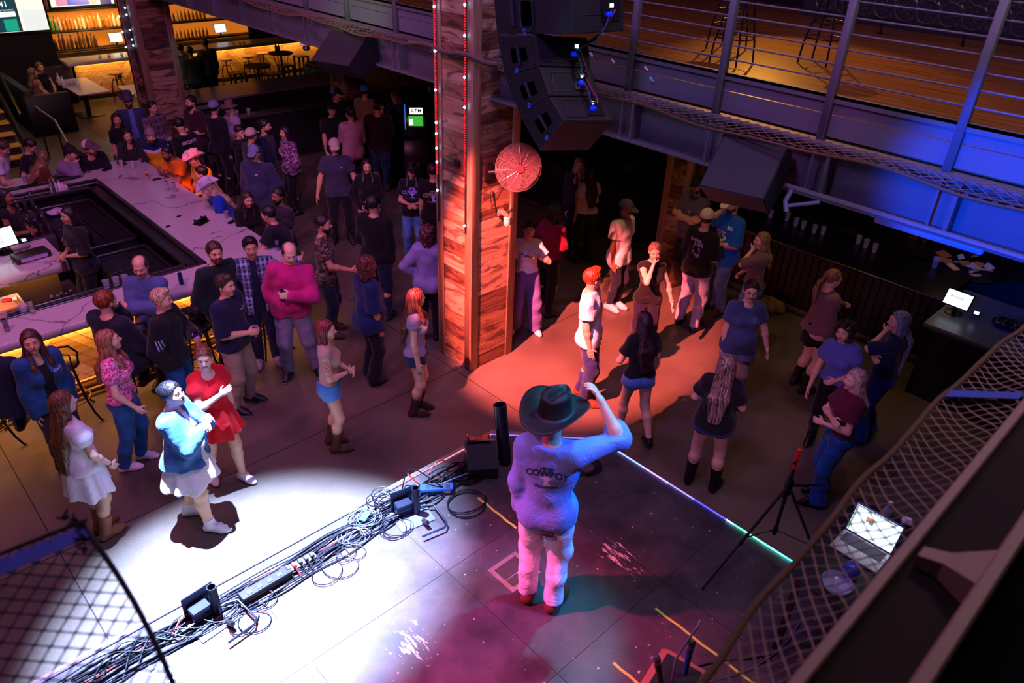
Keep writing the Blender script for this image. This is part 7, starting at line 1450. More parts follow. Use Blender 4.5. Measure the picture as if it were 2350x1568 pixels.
def cap_logo(txt, col):
    def f(g):
        v, f_ = text_mesh(txt, .045, bold=.002); R_ = g.Rh @ Rx(math.radians(72)); mb = MB(); mb.add([g.hp((0, .110-.35*abs(a)*abs(a)*10, .088)) + R_ @ np.array([-a if False else a, b, 0])*g.k for a, b, c in v @ np.diag([-1, 1, 1])], [tuple(reversed(q)) for q in f_]); mb.build('cap_logo', mat('logo'+col.strip('#'), col, .6), g.root, smooth=False)
    return f
# --- the cowboy on the stage
def cowboy_extra(g):
    urban(mat('print_navy', '#101830', .7), True, .7)(g)
    a = g.R[-1]; w_ = a['wr']-a['d']*.03; R_ = aim(a['d']); mb = MB(); mb.tube([w_+R_ @ np.array([.033*math.cos(t), .033*math.sin(t), 0]) for t in np.linspace(0, 6.28, 15)[:-1]], .007, 6, closed=True); o = mb.build('watch', mat('watch_strap', '#c8b0a0', .3, metal=.6), g.root); mb = MB(); mb.lathe([(.018, 0), (.018, .008), (.001, .009)], w_+np.array([-.038, -.0, 0]), 14, R=aim((-1, -.3, 0))); mb.build('watch_face', mat('watch_gold', '#f0d080', .3, metal=.5), o)
    mb = MB(); c = g.pel+np.array([.04, -.142, -.105]); mb.box(c-[.045, .02, .018], c+[.045, .006, .018], .003); mb.build('waist_label', mat('leather_patch', '#24181c', .6), g.root)
mp('man in black cowboy hat, blue shirt and white jeans standing on the stage', 1272, 962, 1.84, 172, 'm', SK1, ('short', '#6a3a20'), D(cloth('#6084d4'), sleeve='long', hem=.475, infl=.022, wr=.007, cuff=1.25), D('#dfe6f6', infl=.014, leg='straight', wr=.007), (mat('cowboy_boot', '#5a3424', .45), 'boot'), base=.9,
   b=1.05, hat=dict(m=mat('black_felt', '#101012', .55, bump=.2, bscale=300), band=mat('hat_band', '#1c161a', .5), size=1.2, brim=1.06, pitch=6, curl=.8), hpitch=8, hyaw=22, armR=((.27, .20, .965), (1, .1, -.6), .6), armL='down', legs=((.09, .02, 0, 8), (.11, -.02, 0, 20)), extra=cowboy_extra)
# --- front group
mp('woman in white puff-sleeved dress and tan cowboy boots, seen from behind', 146, 925, 1.68, 112, 'f', SK3, ('long', '#3a2016', '#8a5a38'), D(WHITE_, sleeve='puff', hem=.52, infl=.016, neck=.835), None, (mat('boot_tan', '#8a5c3c', .5), 'boot'), skirt=dict(m=WHITE_, z0=.68, z1=.345, r0=.135, r1=.24, ripple=.018), armR='thigh', armL='down', hyaw=10, hkw=dict(length=.52), legs='close', extra=multi(bracelet(1), earring('#d8d8e8')))
DJ = cloth('#2c64a8', 'denim', '#5a90d0')
mp('woman in a white dress and loose denim jacket hit by the white spotlight', 396, 905, 1.70, 62, 'f', SK3, ('bun', '#141018'), D(WHITE_, sleeve='none', hem=.52, scoop=.02), None, (mat('boot_white', '#e4e0e8', .5), 'ankle'), skirt=dict(m=WHITE_, z0=.60, z1=.36, r0=.11, r1=.25, ripple=.022, nr=7), jacket=D(DJ, sleeve='long', infl=.034, open_=True, hem=.50, wr=.009, cuff=1.35, flare=.08), b=1.2, armR=((.02, .26, .735), (.8, -.2, -.8), .9), armL=((.03, .27, .72), (.8, -.2, -.8), .8), legs=((.12, -.14, 0, 10), (.10, .16, 0, 5)), hyaw=12, hpitch=-14, hkw=dict(t=.014), extra=multi(earring(), bracelet(1)))
mp('woman in a short red puff-sleeved dress holding a phone, white striped trainers', 468, 822, 1.68, 22, 'f', SK3, ('bun2', '#4a2c1c', '#9a6a48'), D('#d80c20', sleeve='puff', hem=.52, scoop=.045, infl=.016), None, (SNW, 'sneaker', mat('sole_gum', '#8a7a70', .6)), skirt=dict(m=cloth('#d80c20'), z0=.62, z1=.40, r0=.125, r1=.25, ripple=.03, nr=11), b=1.08, hyaw=28, armL='down', armR=((.0, .24, .74), (.9, -.3, -.5), .7), legs='step', extra=multi(bracelet(-1), hold_phone('phone in the lowered hand of the woman in red', -1)))
mp('young woman in a pink floral ruffled top and blue jeans with white canvas shoes', 250, 782, 1.70, 72, 'f', SK3, ('long', '#6a3a24', '#b8805a'), D(cloth('#c81878', 'floral', '#e078b0', '#f0d0dc'), sleeve='puff', hem=.545, scoop=.03, infl=.02, wr=.008), D(JEANB, leg='straight', waist=.60), (SNW, 'sneaker'), hkw=dict(length=.30, front=True), armR='thigh', armL='down', hyaw=-12, hpitch=-10, b=1.03, legs=((.10, .02, 0, -5), (.09, -.12, 0, -5)))
mp('woman in open denim jacket and black top at the left of the bar', 72, 785, 1.72, 18, 'f', SK2, ('long', '#2a1810', '#5a3c2c'), D(BLACK, sleeve='none', scoop=.06), D(cloth('#2c2424'), leg='slim'), (BLKS, 'ankle'), jacket=D(cloth('#103a68', 'denim', '#1c5890'), sleeve='long', infl=.034, open_=True, hem=.50), b=1.08, hyaw=22, hpitch=-6, hkw=dict(length=.22, front=True), armL='down', armR='down', extra=text_on([('Cowboy', .03, 0, 0, 0)], .755, False, '#c8d8f8', -.11, 'stitched_word', 'jack'))
mp('seated person at the left border, only a jeans leg and stool showing', -28, 790, 1.74, 150, 'm', SK2, ('short', '#241810'), D(NAVY, sleeve='long'), D(JEAN), (BRN, 'boot'), seat=.76, seat_drop=.06, legs='sit', armL='bar', armR='bar')
mp('heavy red-bearded man in a dark sweater sitting at the bar front', 243, 692, 1.86, 128, 'm', SK1, ('short', '#5a2414', '#a04a28'), D(cloth('#10182a'), sleeve='long', infl=.03, hem=.47, wr=.006), D(cloth('#241c20')), (mat('shoe_oxblood', '#4a1c18', .4), 'sneaker'), b=1.32, beard='#6a2818', armR=((.12, .28, .56), (.9, -.5, -.2), .5), armL='mouth', seat=.78, seat_drop=.07, legs='sit', hyaw=5)
mp('balding man with folded arms in a light blue knit, behind the bearded man', 322, 612, 1.80, -28, 'm', SK1, ('bald', '#3a2a22'), D(cloth('#4a5c90'), sleeve='long', infl=.024, wr=.006), D(cloth('#4a4c5c')), (SNB, 'sneaker'), b=1.12, armL='cross', armR='cross', hpitch=14, hyaw=-10)
mp('man with fair curly hair in a black track jacket holding a blue can', 372, 688, 1.76, 62, 'm', SK1, ('quiff', '#8a6848', '#e8d0a8'), D(cloth('#0c1018'), sleeve='long', infl=.03, hem=.49), D(JEANB), (SNB, 'sneaker'), b=1.08, armR='pocket', armL=((.02, .30, .68), (.8, -.4, -.6), 1.1), extra=multi(hold_can('#1838b8', 'blue and silver can held by the man in the track jacket', -1, '#e02838'), text_on([([(x, -.06), (x+.012, -.06), (x-.02+.012, .06), (x-.02, .06)], 0, 0, 0) for x in (-.03, 0, .03)], .70, False, '#a8c0f0', .08, 'three_stripes', 'topo', -1.15)))
mp('laughing bearded man in a dark green sweater leaning at the bar corner', 493, 580, 1.86, 32, 'm', SK1, ('short', '#2c1c14', '#5a3c28'), D(cloth('#0e2024'), sleeve='long', infl=.03, hem=.47), D(cloth('#181418')), (SNB, 'sneaker'), b=1.16, beard='#4a2c1c', hyaw=18, armL='hip', armR='pocket')
mp('man in a navy polo and khaki trousers holding a clear cup', 518, 655, 1.80, 52, 'm', SK1, ('quiff', '#241a14', '#4a3a2c'), D(cloth('#10183a'), sleeve='elbow', infl=.022, hem=.50), D('#a08c78', leg='straight'), (SNB, 'sneaker', mat('sole_pale', '#b8b0b8', .5)), b=1.12, belt=BLKS, hyaw=5, armR='belly', armL='pocket', legs=((.13, .0, 0, 12), (.14, -.02, 0, 0)), extra=multi(hold_cup('clear cup in the hand of the man in the navy polo', 1, '#40384a'), text_on([('OTG', .03, .02, 0, 0, .001), ([(-.035+.012*math.cos(t), .012*math.sin(t)) for t in np.linspace(0, 6, 10)], 0, 0, 0)], .765, False, '#c8d0f0', -.085, 'chest_logo')))
mp('smiling man in a blue plaid overshirt with arms round his neighbours', 575, 568, 1.82, 0, 'm', SK2, ('quiff', '#100c0c'), D(cloth('#101838'), sleeve='none', infl=.016), D(JEAND), (mat('trainer_pattern', '#c8bcc8', .5, noise='#3a3440', nscale=30), 'sneaker'), jacket=D(cloth('#26386c', 'plaid', '#b8c4e8', '#0c1430'), sleeve='long', infl=.034, open_=True, hem=.46), hyaw=-4, armL=((.52, .04, .80), (.2, -.3, -1), .5), armR=((.46, .06, .79), (.2, -.3, -1), .5), legs='stand')
mp('balding man in a bright pink sweatshirt and grey trousers holding a can', 664, 582, 1.88, -12, 'm', SK3, ('bald', '#3a2820', '#6a5040'), D('#c01c74', sleeve='long', infl=.028, hem=.49, wr=.006), D('#7c7890', leg='straight'), (SNB, 'sneaker', SNW), b=1.2, lean=(2, -5), hyaw=-22, hpitch=12, armL=((.04, .25, .70), (.95, -.2, -.6), 1.1), armR='pocket', legs=((.20, .0, 0, 25), (.13, .06, 0, 5)), extra=hold_can('#1c40b0', 'blue and white can held against the pink sweatshirt', -1, '#e8ecf8', .165))
mp('bearded man in a camouflage tee and jeans pointing to the right', 742, 515, 1.80, 78, 'm', SK2, ('short', '#120e0e'), D(cloth('#2a2424', 'blotch', '#54483c', '#887866'), sleeve='short', infl=.018, hem=.47), D(JEAND), (BRN, 'ankle'), beard='#181010', hyaw=8, armR=((.12, .34, .60), (.6, -.8, -.4), .3), armL='pocket', legs='stand')
mp('man in a black button shirt and jeans seen from behind, left of the column', 858, 468, 1.86, 158, 'm', SK2, ('short', '#140e0e'), D(cloth('#0a0a10'), sleeve='long', infl=.028, hem=.50), D(JEAND), (BRN, 'ankle'), b=1.12, hyaw=12, armR='down', armL='belly', legs=((.12, .06, 0, 8), (.16, -.10, 0, 10)))
mp('tall man in a grey pocket tee and pale cap walking forward', 768, 338, 1.84, 2, 'm', SK1, ('short', '#3a2818'), D(cloth('#38364e'), sleeve='short', infl=.024, hem=.475), D(cloth('#101018'), leg='slim'), (mat('boot_dk', '#20181a', .5), 'ankle'), b=1.08, cap=('#b0a498', '#a89c90'), armL='away', armR='away', legs=((.13, .04, 0, 12), (.12, 0, 0, 14)), hpitch=6, extra=text_on([([(.02*math.cos(t), .02*math.sin(t)) for t in np.linspace(0, 6, 12)], 0, 0, 0)], .76, False, '#7888c8', -.08, 'round_logo'))
mp('dark haired woman in a black sweater and pink shorts with folded arms', 842, 382, 1.66, 4, 'f', SK2, ('long', '#120c0e', '#2a1c1c'), D(BLACK, sleeve='long', infl=.03, hem=.50), D(cloth('#b890b0'), length='short'), (SNW, 'sneaker'), hkw=dict(length=.30, front=True), armL='belly', armR=((.16, .16, .56), (.8, -.4, -.3), .4), extra=bracelet(1))
mp('curly haired woman in a lilac sweatshirt with her back turned beside the column', 982, 538, 1.70, 168, 'f', SK2, ('curly', '#3a1c20', '#6a3038'), D(cloth('#8880b8'), sleeve='long', infl=.034, hem=.46, wr=.007), D(cloth('#181018')), (SNB, 'sneaker'), armR='belly', armL='hip', b=1.08)
mp('woman with curly auburn hair in a navy top and dark jeans, face turned right', 842, 612, 1.74, 118, 'f', SK2, ('curly', '#3a1c1c', '#6a3430'), D(cloth('#0c1c50'), sleeve='elbow', infl=.036, hem=.46, wr=.006, flare=.02), D(cloth('#0c0e1a'), leg='flare'), (SNB, 'sneaker'), b=1.12, hyaw=-35, armR='down', armL='down', legs=((.1, .04, 0, 0), (.12, -.02, 0, 0)), extra=bracelet(1, '#c8b8a8'))
def arm_tattoo(g): 
    for t0, r_ in ((.25, .018), (.4, .022), (.55, .02), (.75, .016)):
        a = g.R[1]; p0 = a['sh']+(a['el']-a['sh'])*t0; out = g.Rup @ np.array([1., 0, 0]); mb = MB(); mb.tube([p0+out*.05*g.k+np.array([0, r_*math.cos(t)*(1+.3*math.sin(3*t)), r_*math.sin(t)]) for t in np.linspace(0, 6.28, 13)[:-1]], .002, 4, closed=True); mb.build('tattoo', mat('tattoo_ink', '#2c2430', .7), g.root)
mp('red haired woman with tattooed arms in a beige tank, denim cut-offs and brown boots', 748, 758, 1.67, 84, 'f', SK3, ('bob', '#4a1418', '#a04440'), D(cloth('#b8a08c'), sleeve='none', hem=.57, scoop=.03, infl=.010), D(cloth('#2c78c8', 'denim', '#60a8e8'), length='short', waist=.595), (BRN, 'boot'), armR='belly', armL='belly', belt=BLKS, hyaw=4, legs=((.08, -.04, 0, 0), (.09, .03, 0, 0)), extra=multi(bracelet(1), arm_tattoo))
mp('long-haired woman in grey sleeveless top, dark shorts and brown boots', 955, 685, 1.70, 84, 'f', SK3, ('long', '#2c1812', '#7a4c3c'), D(cloth('#8a8ca8'), sleeve='cap', hem=.535, infl=.014), D(cloth('#102040', 'denim', '#1c3460'), length='short', waist=.575), (mat('boot_umber', '#3c241c', .5), 'boot'), hkw=dict(length=.42, front=True), armR='down', armL='down', hyaw=-32, belt=BLKS, legs=((.07, .02, 0, 0), (.08, -.02, 0, 0)))
# --- around the red spotlight
mp('woman in white ringer tee and wide lilac trousers right of the column', 1214, 528, 1.72, 8, 'f', SK3, ('pony', '#120c10'), D(WHITE_, sleeve='short', hem=.575, infl=.014), D('#6c60a4', leg='wide', waist=.60, wr=.007), (SNW, 'sneaker'), hkw=dict(length=.1), armL=((.10, .16, .745), (.9, -.1, -.9), .5), armR='away', legs=((.16, .06, 0, 22), (.15, 0, 0, 22)), extra=multi(bracelet(-1), text_on([('Yeehaw', .07, 0, 0, 0, .001)], .745, False, '#201828', 0, 'script')))
mp('dancing woman in a magenta blouse and black trousers with short curly hair', 1274, 488, 1.70, 148, 'f', SK3, ('curly', '#140c10'), D('#8a1038', sleeve='elbow', infl=.028, hem=.55, wr=.008), D(BLACK, leg='straight'), (SNB, 'ankle'), armL=((.16, .34, .66), (.8, -.3, -.6), .5), armR='belly', legs=((.16, .18, 0, 10), (.16, -.12, 0, 20)), lean=(6, 0), hyaw=-20)
mp('red haired man in a white printed tee and jeans standing in the red light', 1361, 640, 1.84, 82, 'm', SK1, ('quiff', '#5a2010', '#b04820'), D(WHITE_, sleeve='short', infl=.022, hem=.475, wr=.006), D(cloth('#1c2458', 'denim', '#2c3878')), (mat('suede_rust', '#a8381c', .6), 'sneaker'), b=1.06, hyaw=-42, armR='down', armL='down', lean=(-4, 0), legs=((.10, -.03, 0, 0), (.11, .05, 0, 0)), extra=text_on([('CRESTERS', .05, 0, 0, 0, .001)], .76, True, '#301820', 0, 'back_print'))
mp('man in a grey-blue cap, long white tee and dark jeans with white trainers', 1437, 480, 1.76, 58, 'm', SK4, ('short', '#140e0c'), D(WHITE_, sleeve='short', infl=.03, hem=.43, wr=.005), D(JEAND, leg='slim'), (SNW, 'sneaker'), cap=('#5c5a80', '#54527a'), armR='down', armL='down', legs='close', hpitch=10, hyaw=-8, extra=cap_logo('A', '#9ab8e0'))
mp('fair haired woman in a sleeveless black top with a hand at her mouth', 1503, 578, 1.70, 14, 'f', SK3, ('short', '#6a5040', '#b89878'), D(BLACK, sleeve='none', infl=.014, hem=.51), D(cloth('#1c1430'), leg='flare'), (BLKS, 'ankle'), armR='mouth', armL='away', hyaw=6, hpitch=4, extra=bracelet(-1, '#b8b0b8'))
mp('woman with long dark hair, black tee and light denim shorts seen from behind', 1478, 738, 1.66, -150, 'f', SK3, ('long', '#1c0c14', '#3a1c2c'), D(BLACK, sleeve='short', infl=.02, hem=.555), D(cloth('#3c64c0', 'denim', '#6c94e8'), length='short', waist=.60), (SNB, 'sneaker', mat('sole_pink', '#b890a8', .5)), hkw=dict(length=.38), armL='chest', armR='chest', legs=((.10, .14, 0, 5), (.12, -.22, .04, 10)), lean=(4, 0))
mp('blonde woman with a headband and denim jacket facing a friend', 1330, 378, 1.72, 18, 'f', SK3, ('long', '#8a7048', '#d8c090'), D(cloth('#c09070'), sleeve='short', hem=.55), D(JEAND), (BLKS, 'ankle'), jacket=D(cloth('#1c2438', 'denim', '#2c3450'), sleeve='long', infl=.032, open_=True, hem=.5), hkw=dict(length=.28, front=True), hyaw=12, hpitch=8, armL='belly')
mp('woman with long dark hair in white puffed blouse, back turned', 1352, 398, 1.70, -148, 'f', SK2, ('long', '#1a0e14'), D(cloth('#b8b8e0'), sleeve='puff', hem=.55, infl=.02), D(cloth('#10141c', 'denim', '#1a2030')), (BLKS, 'ankle'), hkw=dict(length=.36), armR='belly', armL='down', b=1.06)
mp('man in black cap and grey tee, arms folded, beside short column', 1600, 426, 1.90, -38, 'm', SK1, ('short', '#241a14'), D(cloth('#565460'), sleeve='short', infl=.024, hem=.48), D(cloth('#181418')), (BRN, 'boot'), b=1.14, cap=('#08080c',), beard='#2c1c14', armL='cross', armR='cross', hyaw=-18, extra=text_on([('III', .07, 0, 0, 0, .002)], .73, False, '#c0a048', -.03, 'gold_print'))
def hell(g):
    text_on([('Raising', .062, -.03, .045, 0, .001), ('Hell', .085, .03, -.015, 0, .001)], .755, True, '#b8b4e0', 0, 'script')(g)
    rr = random.Random(2); items = []
    for k in range(14): x, z, s_ = rr.uniform(-.06, .06), rr.uniform(-.20, -.06), rr.uniform(.01, .022); items.append(([(x+s_*math.cos(t)*rr.uniform(.6, 1.2), z+s_*1.2*math.sin(t)) for t in np.linspace(0, 6, 8)], 0, 0, 0))
    g.decal(g.topo, g.root, items, (0, .755*g.h), True, mat('ink_lilac', '#8a88b8', .7), 'drawing')
mp('man in a mesh trucker cap, black printed tee and pale jeans, back turned', 1622, 502, 1.84, 152, 'm', SK1, ('short', '#241810'), D(BLACK, sleeve='elbow', infl=.024, hem=.485), D('#a8a0c0', leg='straight', wr=.008), (BLKS, 'boot'), b=1.08, cap=('#8a7860', '#d0c8b8'), hyaw=-22, armL='belly', armR='belly', legs=((.13, .02, 0, 8), (.15, -.02, 0, 10)), extra=hell)
mp('man in blue jersey numbered 85 and red-white cap, hand on face', 1682, 468, 1.90, -48, 'm', SK1, ('short', '#3a2418'), D(cloth('#1464c0'), sleeve='elbow', infl=.03, hem=.455, wr=.006), D(cloth('#4a6088', 'denim', '#7890b0')), (BRN, 'boot'), b=1.12, cap=('#e0d0c8', '#a01828'), beard='#3a2010', hpitch=16, armR='face', armL='belly', extra=multi(text_on([('85', .20, 0, 0, 0, .006)], .69, False, '#d8d0e8', -.02, 'jersey_number'), text_on([('85', .075, 0, 0, 0, .003)], .77, False, '#e8e8f8', .0, 'sleeve_number', 'topo', .9)))
mp('blonde woman in ribbed brown sweater, hand at chin, by right bar', 1748, 552, 1.68, -72, 'f', SK3, ('long', '#5a4430', '#a08868'), D(cloth('#6a5450'), sleeve='elbow', infl=.026, hem=.54), D(JEANL), (BLKS, 'ankle'), hkw=dict(length=.24), armL='mouth', armR='belly', hyaw=-8)
mp('person in glasses, slate v-neck tee and pale shorts stepping forward', 1724, 668, 1.76, 22, 'f', SK3, ('short', '#140c10'), D(cloth('#3c4c6c'), sleeve='short', infl=.024, hem=.475, scoop=.02), D(cloth('#8a7ca0'), length='mid'), (SNB, 'sneaker'), b=1.2, glasses=True, armR='down', armL='away', hyaw=12, legs=((.12, .02, 0, 8), (.12, .08, 0, 8)), extra=text_on([('OO', .03, 0, 0, 0), ('OO', .03, 0, -.03, 0)], .76, False, '#60a8b8', -.07, 'chest_logo'))
mp('woman with highlighted hair, black tee and blue shorts, back turned near stage', 1668, 838, 1.68, 178, 'f', SK3, ('long', '#241414', '#b89888'), D(BLACK, sleeve='short', infl=.026, hem=.51), D(cloth('#14306c', 'denim', '#244c90'), length='short'), (BLKS, 'boot'), b=1.18, hkw=dict(length=.44), armL='chest', armR='chest', legs=((.14, .02, 0, 0), (.15, 0, 0, 20)))
mp('ponytailed woman with glasses in a brown sweater and black skirt facing the right bar', 1912, 640, 1.74, 128, 'f', SK3, ('pony', '#5a3c28', '#a07850'), D(cloth('#7a5c60'), sleeve='long', infl=.03, hem=.53, wr=.006), None, (BLKS, 'boot'), skirt=dict(m=BLACK, z0=.60, z1=.42, r0=.14, r1=.18, ripple=.006), b=1.12, glasses=True, hkw=dict(length=.16), armR='down', armL='reach', hyaw=10)
mp('curly haired woman in a pale blue blouse and black trousers looking up', 1938, 762, 1.68, -8, 'f', SK3, ('curly', '#1c1014', '#3a2428'), D(cloth('#5868c0'), sleeve='puff', infl=.022, hem=.545), D(BLACK, leg='slim'), (BLKS, 'ankle'), armR=((.26, .2, .50), (.6, -.6, -.2), .4), armL='belly', lean=(4, 6), hyaw=14, hpitch=-8, b=1.04, legs=((.1, -.10, 0, 0), (.1, .02, 0, 0)))
mp('woman with a very long blonde plait, navy tee and wide blue jeans at right', 2062, 738, 1.74, -72, 'f', SK3, ('braid', '#5a6478', '#a8b8d8'), D(cloth('#14204c'), sleeve='elbow', infl=.02, hem=.56), D(cloth('#10307c', 'denim', '#1c4498'), leg='flare', waist=.60), (BLKS, 'ankle'), hkw=dict(length=.62), armL='mouth', armR='cross', hyaw=-5, b=1.03, legs=((.1, .08, 0, 0), (.1, -.06, 0, 0)), extra=bracelet(1, '#d8d8e8'))
mp('blonde woman in a burgundy tee and blue jeans nearest the tripod', 1962, 872, 1.68, -62, 'f', SK3, ('long', '#9a8468', '#e0d0b0'), D(cloth('#5a1030'), sleeve='short', infl=.02, hem=.57), D(cloth('#10488c', 'denim', '#2068b0'), leg='flare', waist=.60), (BLKS, 'ankle'), hkw=dict(length=.26), armL='belly', armR='cross', hyaw=-5, legs=((.1, .08, 0, 0), (.1, -.02, 0, 0)))
# --- people round the far side of the square bar
G = 1.06
mp('man in a plain white tee standing at the far left of the bar', 6, 340, 1.80, 62, 'm', SK2, ('short', '#3a2418'), D(cloth('#c8b8d0'), sleeve='short'), D(JEAND), (SNB, 'sneaker'), armR='bar', b=1.08, hpitch=14, lean=(20, 0))
mp('dark haired woman in black leaning between the white tee man and a blonde', 70, 335, 1.68, 68, 'f', SK2, ('short', '#1c1010'), D(cloth('#1c1018'), sleeve='short'), D(JEAND), (SNB, 'sneaker'), armR='down', hpitch=18, lean=(18, 0))
mp('long-haired blonde woman in rust brown top leaning on the bar', 98, 362, 1.66, 120, 'f', SK2, ('long', '#6a4830', '#a88058'), D(cloth('#5a2c14'), sleeve='long'), D(JEAND), (BLKS, 'ankle'), hkw=dict(length=.30), armL='bar', armR='bar', lean=(24, 0), hyaw=-60, seat=.70, seat_drop=.05, legs='sit', hpitch=-14)
mp('person in black cap and pale grey hoodie drinking at the bar', 162, 352, 1.74, 62, 'm', SK2, ('short', '#1c1410'), D(cloth('#7c6c88'), sleeve='long', infl=.03), D(JEAND), (SNB, 'sneaker'), cap=('#0c0c10',), armR='mouth', armL='bar', lean=(24, 0), hpitch=-14, seat=.70, seat_drop=.05, legs='sit')
mp('man in a maroon and white mesh cap and dark shirt behind the red drink', 206, 340, 1.80, 12, 'm', SK2, ('short', '#3a1c14'), D(cloth('#14141c'), sleeve='long', infl=.028, scoop=.03), D(JEAND), (SNB, 'sneaker'), cap=('#5c4450', '#d0c0c8'), beard='#5a2c20', armL='bar', armR='bar', hyaw=-40, lean=(24, 0), seat=.70, seat_drop=.05, legs='sit', b=1.1, hpitch=-14)
mp('long haired woman in black behind the woman in charcoal', 268, 275, 1.70, 40, 'f', SK2, ('long', '#2c1c18', '#4a3028'), D(BLACK, sleeve='short'), D(JEAND), (BLKS, 'ankle'), hkw=dict(length=.3), armR='down', hyaw=30)
mp('dark curly haired woman in a charcoal scoop-neck top at the bar corner', 292, 312, 1.68, 6, 'f', SK2, ('long', '#1c1010', '#3a2420'), D(cloth('#24202c'), sleeve='long', scoop=.06), D(JEAND), (BLKS, 'ankle'), hkw=dict(length=.34, front=True), armL='bar', armR='bar', hyaw=-6, lean=(16, 0), hpitch=-12)
mp('tall man in a grey cowboy hat and blue overshirt near the left column', 294, 232, 1.88, 4, 'm', SK1, ('short', '#2c1c14'), D(cloth('#5c6cb0'), sleeve='short'), D(JEAND), (BRN, 'boot'), jacket=D(cloth('#343c60'), sleeve='long', infl=.04, open_=True, hem=.45), hat=dict(m=mat('grey_felt', '#50424c', .7)), beard='#2c1c14', b=1.1, hyaw=14)
mp('short haired man in a brown plaid shirt at the foot of the left column', 350, 248, 1.80, 38, 'm', SK2, ('short', '#140e0e'), D(cloth('#54404c', 'plaid', '#8a7080', '#2c1c28'), sleeve='long', infl=.028), D(JEAND), (BRN, 'boot'), armL='belly', armR='belly', b=1.05)
mp('man in pale beanie and navy, white and yellow jersey at bar', 346, 312, 1.82, 2, 'm', SK1, ('short', '#3a2818'), D(cloth('#141c4c', 'bandz', '#c89010', '#d0c8d8', 1.), sleeve='long', infl=.034), D(JEAND), (SNB, 'sneaker'), beanie=mat('beanie_grey', '#a8989c', .9, noise='#4a4048', nscale=90), beard='#3a2018', armL='bar', armR='bar', b=1.18, seat=.70, seat_drop=.06, legs='sit', lean=(24, 0), hpitch=-14)
mp('guard in black with the word security across the shoulders, looking left', 412, 288, 1.82, -140, 'm', SK1, ('short', '#140e0e'), D(BLACK, sleeve='long', infl=.03), D(BLACK), (BLKS, 'ankle'), b=1.1, hpitch=20, hyaw=30, lean=(8, 0), extra=text_on([('SECURITY', .075, 0, 0, 0, .003)], .775, True, '#c8b0c8', 0, 'lettering'))
mp('bearded man in a maroon shirt holding a drink behind the guard', 438, 235, 1.84, -52, 'm', SK1, ('short', '#140e0e'), D(cloth('#381824'), sleeve='elbow', infl=.026, scoop=.02), D(BLACK), (BRN, 'ankle'), beard='#1c1210', armL='belly', armR='belly', b=1.08, extra=hold_can('#a87880', 'pinkish can held by the man in maroon', 1, '#d8b8b8', .14))
mp('man in a lavender cap and black shirt with his back to the stage', 492, 248, 1.86, 128, 'm', SK2, ('short', '#1c1210'), D(cloth('#0e0e18'), sleeve='long', infl=.028), D(BLACK), (SNB, 'sneaker'), cap=('#7c78a8',), b=1.12, hyaw=-18, armR='down', armL='belly')
mp('blonde woman in a wide-brimmed tan hat and pale top at the drink ledge', 526, 250, 1.66, -50, 'f', SK2, ('long', '#a88c70', '#d0b898'), D(cloth('#a090b8'), sleeve='long', infl=.02), D(JEAND), (BLKS, 'ankle'), hat=dict(m=mat('tan_felt', '#7c5c58', .8), curl=.15, brim=1.0), hkw=dict(length=.3, front=True), armL='chest', armR='belly', depth_fix=None)
mp('man in an orange tee with clasped hands at his face, elbows on the marble', 384, 352, 1.76, -58, 'm', SK4, ('short', '#0c0a0c'), D(cloth('#f07808'), sleeve='short', infl=.026), D(JEAND), (SNB, 'sneaker'), beard='#0c0a0a', armL=((.0, .27, .80), (.6, .4, -1), 1.2), armR=((.0, .27, .80), (.6, .4, -1), 1.2), b=1.14, seat=.70, seat_drop=.05, legs='sit', lean=(24, 0), hpitch=-14)
mp('person in a cowboy hat glowing red in a narrow beam, yellow jersey', 446, 366, 1.72, -62, 'm', SK2, ('short', '#4a2018'), D(cloth('#e8c020'), sleeve='short', infl=.022), D(JEAND), (SNB, 'sneaker'), hat=dict(m=mat('pale_straw', '#e8c8c0', .6), size=.98), armL='bar', armR='chest', b=1.05, seat=.70, seat_drop=.05, legs='sit', lean=(16, 0), hpitch=-8)
mp('dark haired man in a white shirt half hidden behind the white cowboy hat', 462, 398, 1.68, -95, 'm', SK2, ('short', '#140e0e'), D(cloth('#c8c0c8'), sleeve='short'), D(JEAND), (SNB, 'sneaker'), seat=.70, seat_drop=.05, legs='sit', armL='bar', armR='bar', lean=(16, 0), hpitch=-8)
mp('blonde woman in white cowboy hat and royal blue tee at bar', 478, 432, 1.66, -82, 'f', SK3, ('long', '#b89870', '#e0c8a0'), D(cloth('#0c38b0'), sleeve='short', infl=.018), D(JEANL), (BLKS, 'ankle'), hat=dict(m=mat('white_felt', '#c8bcd0', .7), size=1.02), hkw=dict(length=.34), armL='bar', armR='barout', seat=.70, seat_drop=.05, legs='sit', lean=(24, 0), hpitch=0, extra=text_on([('DISTRICT', .04, 0, 0, 0, .001)], .755, False, '#90b8f8', 0, 'print'))
mp('woman with long curly brown hair in black seated at the bar side', 568, 458, 1.66, 28, 'f', SK2, ('long', '#241410', '#4a3024'), D(BLACK, sleeve='long', infl=.026), D(BLACK), (BLKS, 'ankle'), hkw=dict(length=.36, front=True), seat=.70, seat_drop=.05, legs='sit', hyaw=10, armL='lap', armR='lap', lean=(16, 0), hpitch=-8)
mp('laughing man in a dark patterned shirt turned towards the woman in black', 638, 450, 1.74, -62, 'm', SK4, ('short', '#0c0808'), D(cloth('#2c2430'), sleeve='short', infl=.024), D(BLACK), (BLKS, 'ankle'), beard='#0c0808', hyaw=-15, seat=.80, seat_drop=.02, legs='sit', armR='lap')
